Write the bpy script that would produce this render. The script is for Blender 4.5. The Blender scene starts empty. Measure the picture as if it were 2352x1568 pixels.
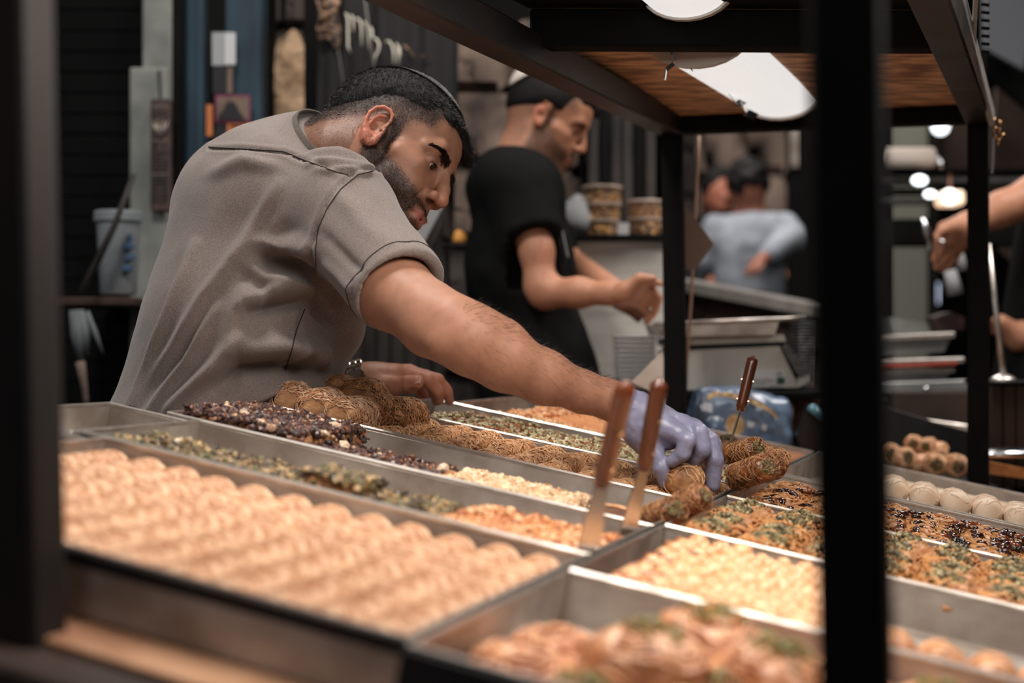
import bpy, math, random
import numpy as np
from mathutils import Vector, Matrix, noise as mnoise

# ------------------------------------------------------------------ camera
SC = bpy.context.scene
COL = SC.collection
H = 1.25            # eye height of the photographer
FPX = 3500.0        # focal length in pixels of a 2352 px wide frame
cam_d = bpy.data.cameras.new('camera')
cam_d.sensor_width = 36.0
cam_d.lens = FPX / 2352 * 36.0
cam_d.clip_start = 0.05
cam_d.clip_end = 100
cam_d.dof.use_dof = True
cam_d.dof.focus_distance = 2.0
cam_d.dof.aperture_fstop = 2.9
cam_d.dof.aperture_blades = 0
cam_o = bpy.data.objects.new('camera', cam_d)
COL.objects.link(cam_o)
cam_o.location = (0, 0, H)
cam_o.rotation_euler = (math.pi / 2, 0, 0)
SC.camera = cam_o
# ------------------------------------------------------------------ light
SC.view_settings.view_transform = 'Standard'
SC.view_settings.look = 'None'
SC.view_settings.gamma = 1.0
SC.view_settings.use_curve_mapping = False
SC.view_settings.exposure = 0.0
w = bpy.data.worlds.new('market_hall_air')
SC.world = w
w.use_nodes = True
w.node_tree.nodes['Background'].inputs[0].default_value = (0.62, 0.62, 0.66, 1)
w.node_tree.nodes['Background'].inputs[1].default_value = 0.10


def area(name, loc, target, sx, sy, power, col):
    l = bpy.data.lights.new(name, 'AREA')
    l.shape = 'RECTANGLE'
    l.size = sx
    l.size_y = sy
    l.energy = power
    l.color = col
    o = bpy.data.objects.new(name, l)
    COL.objects.link(o)
    o.location = loc
    o.rotation_euler = (Vector(target) - Vector(loc)).to_track_quat('-Z', 'Y').to_euler()
    return o


area('ceiling_lamp_over_vendor', (-0.62, 1.75, 3.2), (-0.35, 2.05, 1.3), 0.45, 0.45, 37, (1.0, 0.95, 0.90))
area('stall_lamp_front', (0.10, 1.28, 1.655), (0.12, 1.36, 1.0), 0.30, 0.85, 9.4, (1.0, 0.92, 0.84))
area('stall_lamp_right', (0.62, 1.30, 1.655), (0.62, 1.4, 1.0), 0.25, 0.8, 4.0, (1.0, 0.92, 0.84))
area('street_side_fill', (1.6, 2.9, 3.0), (0.7, 3.3, 1.2), 0.9, 0.9, 34, (1.0, 0.95, 0.90))  # unseen fill light, brightens the right-hand side
area('ceiling_lamp_aisle', (0.1, 2.9, 3.6), (0.25, 3.0, 1.0), 0.8, 0.6, 28, (1.0, 0.93, 0.87))
area('ceiling_lamp_far', (0.6, 6.0, 3.9), (0.8, 7.0, 1.0), 1.6, 1.6, 110, (1.0, 0.93, 0.87))
area('walkway_side_fill', (-0.7, -0.9, 2.9), (-0.1, 1.0, 0.9), 0.8, 0.8, 9, (1.0, 0.97, 0.94))  # unseen light added behind the camera to brighten the tray fronts
area('doorway_daylight', (-1.9, 2.2, 2.4), (-1.0, 4.0, 1.4), 1.0, 1.0, 6, (0.92, 0.96, 1.0))

# ------------------------------------------------------------------ frames


def P(px, py, d):
    return Vector(((px - 1176.0) / FPX * d, d, H - (py - 784.0) / FPX * d))


def _v(x, y, z):            # camera space (x right, y down, z away) -> world
    return Vector((x, z, -y))


A = _v(0.92839, 0.18465, -0.32249).normalized()     # down the slope of the stall
B = _v(0.33010, 0.00539, 0.94393)
B = (B - A * A.dot(B)).normalized()                 # along the counter, away
N = A.cross(B).normalized()
if N.z < 0:
    N = -N
O = _v(0.23, 0.182, 1.9) + Vector((0, 0, H))
MT = Matrix((A, B, N)).transposed().to_4x4()
MT.translation = O


def T(a, b, h=0.0):
    return O + A * a + B * b + N * h


R = random.Random(7)
RN = np.random.RandomState(11)


def npv(v):
    return np.array([v[0], v[1], v[2]], dtype=np.float64)


# ------------------------------------------------------------------ objects
_meta = {}


def tag(o, label=None, cat=None, group=None, kind=None):
    if label:
        o['label'] = label
    if cat:
        o['category'] = cat
    if group:
        o['group'] = group
    if kind:
        o['kind'] = kind
    return o


_W = {}


def ob(name, me, m=None, parent=None, label=None, cat=None, group=None, kind=None, mw=None):
    if m is not None and me is not None and len(me.materials) == 0:
        me.materials.append(m)
    o = bpy.data.objects.new(name, me)
    COL.objects.link(o)
    W = mw if mw is not None else Matrix.Identity(4)
    o.matrix_basis = W
    _W[o.name] = W.copy()
    if parent is not None:
        o.parent = parent
        o.matrix_parent_inverse = _W[parent.name].inverted()
    return tag(o, label, cat, group, kind)


def empty(name, label, cat, group=None, mw=None):
    return ob(name, None, None, None, label, cat, group, None, mw)


def loc(v):
    return Matrix.Translation(Vector(v))


def dup(o, parent=None, mb=None, label=None):
    c = o.copy()
    COL.objects.link(c)
    if parent is not None:
        c.parent = parent
        c.matrix_parent_inverse = o.matrix_parent_inverse.copy()
    if mb is not None:
        c.matrix_basis = mb
    _W[c.name] = c.matrix_basis.copy()
    if label:
        c['label'] = label
    for ch in list(o.children):
        dup(ch, c)
    return c


class MB:
    """collects boxes, tubes and lathes in one mesh"""

    def __init__(self):
        self.v = []
        self.f = []
        self.n = 0

    def add(self, v, f):
        v = np.asarray(v, dtype=np.float64)
        self.v.append(v)
        for q in f:
            self.f.append(tuple(i + self.n for i in q))
        self.n += len(v)
        return self

    def box(self, c, ax, ay, az, bev=0.0):
        """c centre; ax, ay, az half-extent vectors"""
        c = npv(c)
        ax, ay, az = npv(ax), npv(ay), npv(az)
        if bev <= 0:
            v = [c + sx * ax + sy * ay + sz * az for sx in (-1, 1) for sy in (-1, 1) for sz in (-1, 1)]
            f = [(0, 1, 3, 2), (4, 6, 7, 5), (0, 4, 5, 1), (2, 3, 7, 6), (0, 2, 6, 4), (1, 5, 7, 3)]
            return self.add(v, f)
        L = [np.linalg.norm(a) for a in (ax, ay, az)]
        b = [min(0.45, bev / max(l, 1e-9)) for l in L]
        v = []
        idx = {}
        for sx in (-1, 1):
            for sy in (-1, 1):
                for sz in (-1, 1):
                    for k in range(3):
                        s = [sx * (1 - b[0]), sy * (1 - b[1]), sz * (1 - b[2])]
                        s[k] = (sx, sy, sz)[k]
                        idx[(sx, sy, sz, k)] = len(v)
                        v.append(c + s[0] * ax + s[1] * ay + s[2] * az)
        f = []
        for k in range(3):
            i, j = [(1, 2), (0, 2), (0, 1)][k]
            for s in (-1, 1):
                q = []
                for (p, r) in ((-1, -1), (1, -1), (1, 1), (-1, 1)):
                    t = [0, 0, 0]
                    t[k] = s
                    t[i] = p
                    t[j] = r
                    q.append(idx[(t[0], t[1], t[2], k)])
                f.append(tuple(q))
        for k in range(3):          # edges parallel to axis k
            i, j = [(1, 2), (0, 2), (0, 1)][k]
            for p in (-1, 1):
                for r in (-1, 1):
                    t0 = [0, 0, 0]
                    t1 = [0, 0, 0]
                    t0[k], t1[k] = -1, 1
                    t0[i] = t1[i] = p
                    t0[j] = t1[j] = r
                    f.append((idx[(*t0, i)], idx[(*t1, i)], idx[(*t1, j)], idx[(*t0, j)]))
        for sx in (-1, 1):
            for sy in (-1, 1):
                for sz in (-1, 1):
                    f.append(tuple(idx[(sx, sy, sz, k)] for k in range(3)))
        return self.add(v, f)

    def bx(self, x0, x1, y0, y1, z0, z1, bev=0.0):
        return self.box(((x0 + x1) / 2, (y0 + y1) / 2, (z0 + z1) / 2), ((x1 - x0) / 2, 0, 0), (0, (y1 - y0) / 2, 0), (0, 0, (z1 - z0) / 2), bev)

    def beam(self, p, q, w, h, side, bev=0.0):
        p, q = Vector(p), Vector(q)
        d = q - p
        side = Vector(side)
        dn = d.normalized()
        side = (side - dn * dn.dot(side)).normalized()
        up = dn.cross(side).normalized()
        return self.box((p + q) / 2, d / 2, side * w / 2, up * h / 2, bev)

    def tube(self, pts, rad, n=8, cap=True, flat=None):
        pts = [npv(p) for p in pts]
        if np.isscalar(rad):
            rad = [rad] * len(pts)
        m = len(pts)
        tang = []
        for i in range(m):
            a = pts[max(0, i - 1)]
            b = pts[min(m - 1, i + 1)]
            t = b - a
            tang.append(t / max(np.linalg.norm(t), 1e-12))
        ref = np.array([0.0, 0, 1]) if abs(tang[0][2]) < 0.9 else np.array([1.0, 0, 0])
        u = np.cross(tang[0], ref)
        u /= np.linalg.norm(u)
        v = []
        for i in range(m):
            t = tang[i]
            u = u - t * np.dot(u, t)
            u /= max(np.linalg.norm(u), 1e-12)
            w2 = np.cross(t, u)
            for k in range(n):
                an = 2 * math.pi * k / n
                v.append(pts[i] + rad[i] * (math.cos(an) * u + math.sin(an) * w2 * (flat if flat else 1)))
        f = []
        for i in range(m - 1):
            for k in range(n):
                k2 = (k + 1) % n
                f.append((i * n + k, i * n + k2, (i + 1) * n + k2, (i + 1) * n + k))
        if cap:
            f.append(tuple(range(n))[::-1])
            f.append(tuple((m - 1) * n + k for k in range(n)))
        return self.add(v, f)

    def lathe(self, c, prof, n=24, ax=(0, 0, 1), cap=True):
        """prof: (radius, height along ax)"""
        ax = Vector(ax).normalized()
        u = ax.orthogonal().normalized()
        w2 = ax.cross(u)
        c = Vector(c)
        v = []
        for r, z in prof:
            for k in range(n):
                an = 2 * math.pi * k / n
                v.append(npv(c + ax * z + (u * math.cos(an) + w2 * math.sin(an)) * r))
        f = []
        m = len(prof)
        for i in range(m - 1):
            for k in range(n):
                k2 = (k + 1) % n
                f.append((i * n + k, i * n + k2, (i + 1) * n + k2, (i + 1) * n + k))
        if cap:
            f.append(tuple(range(n))[::-1])
            f.append(tuple((m - 1) * n + k for k in range(n)))
        return self.add(v, f)

    def mesh(self, name, smooth=False):
        me = bpy.data.meshes.new(name)
        v = np.concatenate(self.v) if self.v else np.zeros((0, 3))
        me.from_pydata(v.tolist(), [], self.f)
        if smooth:
            me.polygons.foreach_set('use_smooth', [True] * len(me.polygons))
        me.update()
        return me

    def build(self, name, m, parent=None, smooth=False, **k):
        return ob(name, self.mesh(name, smooth), m, parent, **k)


def np_mesh(name, v, f, smooth=True, cols=None, attrs=None):
    """v (n,3), f (m,3) or (m,4) arrays"""
    me = bpy.data.meshes.new(name)
    k = f.shape[1]
    me.vertices.add(len(v))
    me.vertices.foreach_set('co', np.ascontiguousarray(v, dtype=np.float32).ravel())
    me.loops.add(f.size)
    me.loops.foreach_set('vertex_index', np.ascontiguousarray(f, dtype=np.int32).ravel())
    me.polygons.add(len(f))
    me.polygons.foreach_set('loop_start', np.arange(0, f.size, k, dtype=np.int32))
    me.polygons.foreach_set('loop_total', np.full(len(f), k, dtype=np.int32))
    me.update(calc_edges=True)
    me.polygons.foreach_set('use_smooth', np.full(len(f), smooth, dtype=bool))
    if cols is not None:
        a = me.attributes.new('col', 'FLOAT_COLOR', 'POINT')
        c4 = np.ones((len(v), 4), dtype=np.float32)
        c4[:, :3] = cols
        a.data.foreach_set('color', c4.ravel())
    for nm, arr in (attrs or {}).items():
        a = me.attributes.new(nm, 'FLOAT', 'POINT')
        a.data.foreach_set('value', np.ascontiguousarray(arr, dtype=np.float32))
    me.validate()
    return me


# ------------------------------------------------------------------ materials
def srgb(r, g, b):
    def c(x):
        x /= 255.0
        return x / 12.92 if x <= 0.04045 else ((x + 0.055) / 1.055) ** 2.4
    return (c(r), c(g), c(b))


def mat(name, col, rough=0.6, metal=0.0, col2=None, scale=20.0, stretch=(1, 1, 1), bump=0.0, bscale=None, detail=4.0,
        coat=0.0, spec=0.5, emit=None, estr=1.0, trans=0.0, alpha=1.0, ior=1.45, attr=False, contrast=(0.35, 0.65), sss=0.0, rough2=None, bdist=0.002, sheen=0.0):
    m = bpy.data.materials.new(name)
    m.use_nodes = True
    nt = m.node_tree
    nt.nodes.clear()
    out = nt.nodes.new('ShaderNodeOutputMaterial')
    bs = nt.nodes.new('ShaderNodeBsdfPrincipled')
    nt.links.new(bs.outputs[0], out.inputs[0])
    I = bs.inputs
    I['Base Color'].default_value = (*col, 1)
    I['Roughness'].default_value = rough
    I['Metallic'].default_value = metal
    I['Specular IOR Level'].default_value = spec
    I['Coat Weight'].default_value = coat
    I['Coat Roughness'].default_value = 0.15
    I['Transmission Weight'].default_value = trans
    I['IOR'].default_value = ior
    I['Alpha'].default_value = alpha
    I['Sheen Weight'].default_value = sheen
    if sss:
        I['Subsurface Weight'].default_value = sss
        I['Subsurface Radius'].default_value = (0.012, 0.005, 0.003)
        I['Subsurface Scale'].default_value = 0.6
    if emit is not None:
        I['Emission Color'].default_value = (*emit, 1)
        I['Emission Strength'].default_value = estr
    tc = nt.nodes.new('ShaderNodeTexCoord')
    mp = nt.nodes.new('ShaderNodeMapping')
    mp.inputs['Scale'].default_value = stretch
    nt.links.new(tc.outputs['Object'], mp.inputs[0])
    nz = None
    if col2 is not None or rough2 is not None:
        nz = nt.nodes.new('ShaderNodeTexNoise')
        nz.inputs['Scale'].default_value = scale
        nz.inputs['Detail'].default_value = detail
        nt.links.new(mp.outputs[0], nz.inputs[0])
        rmp = nt.nodes.new('ShaderNodeMapRange')
        rmp.inputs['From Min'].default_value = contrast[0]
        rmp.inputs['From Max'].default_value = contrast[1]
        nt.links.new(nz.outputs[0], rmp.inputs[0])
    src = None
    if attr:
        at = nt.nodes.new('ShaderNodeAttribute')
        at.attribute_name = 'col'
        src = at.outputs['Color']
    if col2 is not None:
        mx = nt.nodes.new('ShaderNodeMix')
        mx.data_type = 'RGBA'
        nt.links.new(rmp.outputs[0], mx.inputs[0])
        if attr:
            mul = nt.nodes.new('ShaderNodeMix')
            mul.data_type = 'RGBA'
            mul.blend_type = 'MULTIPLY'
            mul.inputs[0].default_value = 1
            mx.inputs[6].default_value = (*col, 1)
            mx.inputs[7].default_value = (*col2, 1)
            nt.links.new(src, mul.inputs[6])
            nt.links.new(mx.outputs[2], mul.inputs[7])
            nt.links.new(mul.outputs[2], I['Base Color'])
        else:
            mx.inputs[6].default_value = (*col, 1)
            mx.inputs[7].default_value = (*col2, 1)
            nt.links.new(mx.outputs[2], I['Base Color'])
    elif attr:
        nt.links.new(src, I['Base Color'])
    if rough2 is not None:
        mr = nt.nodes.new('ShaderNodeMapRange')
        mr.inputs['To Min'].default_value = rough
        mr.inputs['To Max'].default_value = rough2
        nt.links.new(rmp.outputs[0], mr.inputs[0])
        nt.links.new(mr.outputs[0], I['Roughness'])
    if bump:
        nb = nt.nodes.new('ShaderNodeTexNoise')
        nb.inputs['Scale'].default_value = bscale or scale
        nb.inputs['Detail'].default_value = detail
        nt.links.new(mp.outputs[0], nb.inputs[0])
        bp = nt.nodes.new('ShaderNodeBump')
        bp.inputs['Strength'].default_value = bump
        bp.inputs['Distance'].default_value = bdist
        nt.links.new(nb.outputs[0], bp.inputs['Height'])
        nt.links.new(bp.outputs[0], I['Normal'])
    return m


M = {}
M['steel'] = mat('worn_tray_steel', srgb(192, 184, 176), 0.34, 0.40, srgb(146, 134, 124), 14, (1, 1, 1), 0.06, 60, rough2=0.5)
M['rim'] = mat('bright_rim_steel', srgb(226, 220, 214), 0.30, 0.9, srgb(180, 170, 160), 30, rough2=0.42)
M['dark_tray'] = mat('dark_tray', srgb(40, 40, 42), 0.5, 0.3, srgb(28, 28, 30), 10)
M['black_post'] = mat('black_painted_steel', srgb(13, 13, 13), 0.8, 0.0, srgb(17, 16, 16), 16, bump=0.1, bscale=90, spec=0.12)
M['brown_post'] = mat('brown_black_painted_steel', srgb(18, 16, 15), 0.6, 0.0, srgb(40, 29, 25), 5, (1, 1, 0.4), 0.15, 120, spec=0.35)
M['beam'] = mat('dark_oiled_beam', srgb(28, 25, 24), 0.42, 0.15, srgb(50, 39, 34), 7, (1, 1, 1), 0.2, 160, rough2=0.55)
M['ply'] = mat('oriented_brown_plywood', srgb(214, 168, 126), 0.6, 0.0, srgb(118, 82, 56), 22, (0.6, 3.0, 1), 0.5, 50, detail=8, contrast=(0.4, 0.6))
M['table'] = mat('weathered_table_board', srgb(196, 150, 116), 0.6, 0, srgb(140, 96, 68), 9, (1, 1, 1), 0.3, 60)
M['table_dark'] = mat('dark_table_wood', srgb(66, 44, 34), 0.7, 0, srgb(36, 26, 22), 6, (1, 1, 1), 0.3, 40)
M['lamp'] = mat('lit_white_diffuser', (0.3, 0.3, 0.3), 0.4, emit=(1.0, 0.965, 0.94), estr=0.76)
M['white_plastic'] = mat('white_plastic', srgb(200, 196, 190), 0.4)
M['chrome'] = mat('chrome', (0.8, 0.8, 0.8), 0.12, 1.0)
M['black_plastic'] = mat('black_plastic', srgb(20, 20, 20), 0.4, spec=0.3)
# ------------------------------------------------------------------ signed distance bodies


def fine_axis(lo, hi, h, ranges=()):
    """grid coordinates, step h, finer inside (lo, hi, step) ranges"""
    out = [lo]
    while out[-1] < hi:
        st = h
        for (a_, b_, hf_) in ranges:
            if a_ <= out[-1] <= b_:
                st = min(st, hf_)
        out.append(out[-1] + st)
    return np.array(out)


class SDF:
    def __init__(s, lo, hi, h, fx=(), fy=(), fz=()):
        s.lo = np.array(lo, dtype=np.float64)
        s.h = h
        s.g = [fine_axis(float(s.lo[k]), float(hi[k]) + h, h, r) for k, r in enumerate((fx, fy, fz))]
        s.n = np.array([len(g) for g in s.g])
        s.hi = np.array([g[-1] for g in s.g])
        s.F = np.full(s.n, 1.0, dtype=np.float32)

    def _sub(s, lo, hi, m):
        lo, hi = np.array(lo) - m, np.array(hi) + m
        i0 = [max(0, int(np.searchsorted(s.g[k], lo[k])) - 1) for k in range(3)]
        i1 = [min(int(s.n[k]), int(np.searchsorted(s.g[k], hi[k])) + 1) for k in range(3)]
        if any(b_ <= a_ for a_, b_ in zip(i0, i1)):
            return None, None
        sl = tuple(slice(a_, b_) for a_, b_ in zip(i0, i1))
        g = [s.g[k][i0[k]:i1[k]].astype(np.float32) for k in range(3)]
        return sl, (g[0][:, None, None], g[1][None, :, None], g[2][None, None, :])

    def _op(s, sl, d, k, op):
        F = s.F[sl]
        if op == 'u':
            if k > 0:
                hh = np.maximum(k - np.abs(F - d), 0) / k
                s.F[sl] = np.minimum(F, d) - hh * hh * (k * 0.25)
            else:
                s.F[sl] = np.minimum(F, d)
        else:
            nd = -d
            if k > 0:
                hh = np.maximum(k - np.abs(F - nd), 0) / k
                s.F[sl] = np.maximum(F, nd) + hh * hh * (k * 0.25)
            else:
                s.F[sl] = np.maximum(F, nd)

    def cone(s, a, b, r1, r2, k=0.02, op='u', sy=1.0):
        """round cone; sy stretches it along world y (depth)"""
        a, b = npv(a), npv(b)
        R0 = max(r1, r2)
        e = np.array([R0, R0 * sy, R0])
        sl, G = s._sub(np.minimum(a, b) - e, np.maximum(a, b) + e, k + 3 * s.h)
        if sl is None:
            return s
        X, Y, Z = G
        ba = b - a
        ys = 1.0 / sy
        bb = ba[0] ** 2 + (ba[1] * ys) ** 2 + ba[2] ** 2
        dx, dy, dz = X - a[0], (Y - a[1]) * ys, Z - a[2]
        t = np.clip((dx * ba[0] + dy * (ba[1] * ys) + dz * ba[2]) / max(bb, 1e-12), 0, 1)
        d = np.sqrt((dx - t * ba[0]) ** 2 + (dy - t * (ba[1] * ys)) ** 2 + (dz - t * ba[2]) ** 2) - (r1 + (r2 - r1) * t)
        s._op(sl, d.astype(np.float32), k, op)
        return s

    def ball(s, c, r, k=0.02, op='u'):
        return s.cone(c, npv(c) + 1e-6, r, r, k, op)

    def ell(s, c, Rm, r, k=0.02, op='u'):
        """ellipsoid; Rm columns = axes in world"""
        c = npv(c)
        r = np.array(r, dtype=float)
        Rm = np.array(Rm)
        e = np.sqrt(((Rm * r[None, :]) ** 2).sum(1))
        sl, G = s._sub(c - e, c + e, k + 3 * s.h)
        if sl is None:
            return s
        X, Y, Z = G[0] - c[0], G[1] - c[1], G[2] - c[2]
        q = [X * Rm[0, i] + Y * Rm[1, i] + Z * Rm[2, i] for i in range(3)]
        k0 = np.sqrt((q[0] / r[0]) ** 2 + (q[1] / r[1]) ** 2 + (q[2] / r[2]) ** 2)
        k1 = np.sqrt((q[0] / r[0] ** 2) ** 2 + (q[1] / r[1] ** 2) ** 2 + (q[2] / r[2] ** 2) ** 2)
        d = k0 * (k0 - 1) / np.maximum(k1, 1e-6)
        s._op(sl, d.astype(np.float32), k, op)
        return s

    def plane_cut(s, p, n, k=0.0, lo=None, hi=None):
        """remove the side the normal n points to (inside box lo..hi if given)"""
        p, n = npv(p), npv(Vector(n).normalized())
        if lo is None:
            lo, hi = s.lo, s.hi
        sl, G = s._sub(lo, hi, 0)
        d = -((G[0] - p[0]) * n[0] + (G[1] - p[1]) * n[1] + (G[2] - p[2]) * n[2])
        s._op(sl, (d + 0 * s.F[sl]).astype(np.float32), k, 's')
        return s

    def mesh(s, iters=1):
        F = s.F
        ins = F < 0
        cnt = np.zeros(tuple(s.n - 1), dtype=np.int8)
        for dx in (0, 1):
            for dy in (0, 1):
                for dz in (0, 1):
                    cnt += ins[dx:dx + s.n[0] - 1, dy:dy + s.n[1] - 1, dz:dz + s.n[2] - 1]
        act = (cnt > 0) & (cnt < 8)
        idx = np.argwhere(act)
        ids = np.full(act.shape, -1, dtype=np.int32)
        ids[act] = np.arange(len(idx))
        acc = np.zeros((len(idx), 3))
        num = np.zeros(len(idx))
        for ax in range(3):
            o1, o2 = [a for a in range(3) if a != ax]
            for u in (0, 1):
                for v in (0, 1):
                    off = np.zeros(3, int)
                    off[o1], off[o2] = u, v
                    p0 = idx + off
                    p1 = p0.copy()
                    p1[:, ax] += 1
                    f0 = F[p0[:, 0], p0[:, 1], p0[:, 2]].astype(np.float64)
                    f1 = F[p1[:, 0], p1[:, 1], p1[:, 2]].astype(np.float64)
                    cr = (f0 < 0) != (f1 < 0)
                    t = np.where(cr, f0 / np.where(cr, f0 - f1, 1), 0)
                    t = np.clip(t, 0, 1)
                    pt = p0.astype(np.float64)
                    pt[:, ax] += t
                    acc += pt * cr[:, None]
                    num += cr
        V = acc / num[:, None]
        V = np.stack([np.interp(V[:, k], np.arange(s.n[k]), s.g[k]) for k in range(3)], 1)
        faces = []
        for ax in range(3):
            o1, o2 = (ax + 1) % 3, (ax + 2) % 3
            sa = [slice(None)] * 3
            sb = [slice(None)] * 3
            sa[ax] = slice(0, -1)
            sb[ax] = slice(1, None)
            a_, b_ = ins[tuple(sa)], ins[tuple(sb)]
            for flip, msk in ((False, a_ & ~b_), (True, ~a_ & b_)):
                e = np.argwhere(msk)
                ok = (e[:, o1] > 0) & (e[:, o2] > 0) & (e[:, o1] < s.n[o1] - 1) & (e[:, o2] < s.n[o2] - 1)
                e = e[ok]
                q = []
                for (u, v) in ((-1, -1), (0, -1), (0, 0), (-1, 0)):
                    c = e.copy()
                    c[:, o1] += u
                    c[:, o2] += v
                    q.append(ids[c[:, 0], c[:, 1], c[:, 2]])
                q = np.stack(q, 1)
                if flip:
                    q = q[:, ::-1]
                faces.append(q)
        Fc = np.concatenate(faces)
        Fc = Fc[(Fc >= 0).all(1)]
        for _ in range(iters):
            V = laplace(V, Fc, 0.5)
        return V, Fc


def laplace(V, F, w):
    s = np.zeros_like(V)
    c = np.zeros(len(V))
    for i in range(4):
        a, b = F[:, i], F[:, (i + 1) % 4]
        for k in range(3):
            s[:, k] += np.bincount(a, V[b, k], len(V)) + np.bincount(b, V[a, k], len(V))
        c += np.bincount(a, minlength=len(V)) + np.bincount(b, minlength=len(V))
    return V * (1 - w) + w * s / np.maximum(c, 1)[:, None]


def vnormals(V, F):
    n = np.cross(V[F[:, 2]] - V[F[:, 0]], V[F[:, 3 if F.shape[1] == 4 else 1]] - V[F[:, 1 if F.shape[1] == 4 else 0]])
    out = np.zeros_like(V)
    for i in range(F.shape[1]):
        for k in range(3):
            out[:, k] += np.bincount(F[:, i], n[:, k], len(V))
    return out / np.maximum(np.linalg.norm(out, axis=1), 1e-12)[:, None]


def sstep(x, a, b):
    t = np.clip((x - a) / (b - a), 0, 1)
    return t * t * (3 - 2 * t)


def hashn(V, sc, seed=0):
    """cheap smooth value noise in -1..1 for arrays"""
    p = V * sc + seed * 17.13
    i = np.floor(p).astype(np.int64)
    f = p - i
    f = f * f * (3 - 2 * f)
    out = 0
    for dx in (0, 1):
        for dy in (0, 1):
            for dz in (0, 1):
                k = (i[:, 0] + dx) * 374761393 + (i[:, 1] + dy) * 668265263 + (i[:, 2] + dz) * 2147483647 + seed * 1274126177
                k = (k ^ (k >> 13)) * 1274126177
                k = (k ^ (k >> 16)) & 0xffff
                wgt = (f[:, 0] if dx else 1 - f[:, 0]) * (f[:, 1] if dy else 1 - f[:, 1]) * (f[:, 2] if dz else 1 - f[:, 2])
                out = out + wgt * (k / 32767.5 - 1)
    return out


def seg_dist(px, py, poly):
    """distance of pixel points to a polyline, and parameter 0..1"""
    best = np.full(len(px), 1e9)
    tt = np.zeros(len(px))
    n = len(poly) - 1
    for i in range(n):
        ax, ay = poly[i]
        bx, by = poly[i + 1]
        dx, dy = bx - ax, by - ay
        t = np.clip(((px - ax) * dx + (py - ay) * dy) / (dx * dx + dy * dy), 0, 1)
        d = np.hypot(px - ax - t * dx, py - ay - t * dy)
        m = d < best
        best[m] = d[m]
        tt[m] = (i + t[m]) / n
    return best, tt


def to_px(V):
    return 1176 + V[:, 0] / V[:, 1] * FPX, 784 - (V[:, 2] - H) / V[:, 1] * FPX


def blades(Pn, Dn, L, wd, name='hair'):
    """thin curved two-quad blades at points Pn along directions Dn; returns v, f"""
    n = len(Pn)
    side = np.cross(Dn, RN.normal(size=(n, 3)))
    side /= np.maximum(np.linalg.norm(side, axis=1), 1e-9)[:, None]
    L = np.broadcast_to(L, (n,))[:, None]
    wd = np.broadcast_to(wd, (n,))[:, None]
    v = np.stack([Pn - side * wd, Pn + side * wd, Pn + Dn * L * 0.55 + side * wd * 0.7, Pn + Dn * L * 0.55 - side * wd * 0.7, Pn + Dn * L + side * wd * 0.1, Pn + Dn * L - side * wd * 0.1], 1).reshape(-1, 3)
    b = np.arange(n)[:, None] * 6
    f = np.concatenate([b + np.array([[0, 1, 2, 3]]), b + np.array([[3, 2, 4, 5]])])
    return v, f


def sample_surface(V, F, n, mask=None):
    """random points on quads: positions, face ids"""
    if mask is not None:
        F = F[mask]
    a = np.linalg.norm(np.cross(V[F[:, 2]] - V[F[:, 0]], V[F[:, 3]] - V[F[:, 1]]), axis=1)
    p = a / a.sum()
    i = RN.choice(len(F), n, p=p)
    u, v = RN.rand(n, 1), RN.rand(n, 1)
    q = F[i]
    pt = (V[q[:, 0]] * (1 - u) + V[q[:, 1]] * u) * (1 - v) + (V[q[:, 3]] * (1 - u) + V[q[:, 2]] * u) * v
    return pt, q
# ------------------------------------------------------------------ stall frame
Ah = Vector((0.944, -0.330, 0)).normalized()
Bh = Vector((0.330, 0.944, 0)).normalized()
Z = Vector((0, 0, 1))
PW = 0.037


def post(p, q, m=None):
    mb = MB()
    p, q = Vector(p), Vector(q)
    ax = (q - p)
    mb.box((p + q) / 2, Ah * PW / 2, Bh * PW / 2, ax / 2, 0.003)
    return mb


frame = empty('shelf_rack', 'black steel shelf frame with four posts standing around the pastry trays', 'shelf frame', mw=loc(P(1545, 285, 2.9)))
lf = P(66, 1560, 0.985)
lf.z = (T(-0.2, -1.05, -0.06)).z
post(lf + Vector((-0.0, 0, -0.005)), P(20, -640, 0.985)).build('post', M['brown_post'], frame, label='near brown-black post left of the kadaif roll tray')
post(P(1976, 2036, 0.82), P(1928, -900, 0.82)).build('post', M['black_post'], frame, label='near black post in front of the trays')
post(P(1554, 992, 2.9), P(1543, 285, 2.9)).build('post', M['black_post'], frame)
post(P(2247, 1130, 2.75), P(2247, 262, 2.75)).build('post', M['black_post'], frame)
ML, MR = P(1541, 283, 2.9), P(2248, 256, 2.75)
dL = (P(975, 0, 1.80) - ML).normalized()
dR = (P(2150, 0, 1.80) - MR).normalized()
FL_, FR_ = ML + dL * 2.08, MR + dR * 2.12
MB().beam(ML - dL * 0.02, FL_, 0.046, 0.046, Ah, 0.003).build('side_beam', M['beam'], frame, label='brown-black side beam above the vendor side')
MB().beam(MR - dR * 0.02, FR_, 0.046, 0.046, Ah, 0.003).build('side_beam', M['beam'], frame)
MB().beam(ML, MR, 0.042, 0.046, Z, 0.003).build('cross_beam', M['black_post'], frame)
k = (2.9 - 2.12) / 1.95 * 1.0
CL, CR = ML + dL * 0.80, MR + dR * 0.66
CL.z += 0.032
CR.z += 0.024
MB().beam(CL, CR, 0.052, 0.046, Z, 0.003).build('cross_beam', M['black_post'], frame)
MB().beam(ML + dL * 2.0, MR + dR * 2.03, 0.046, 0.046, Z, 0.003).build('cross_beam', M['black_post'], frame)


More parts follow.
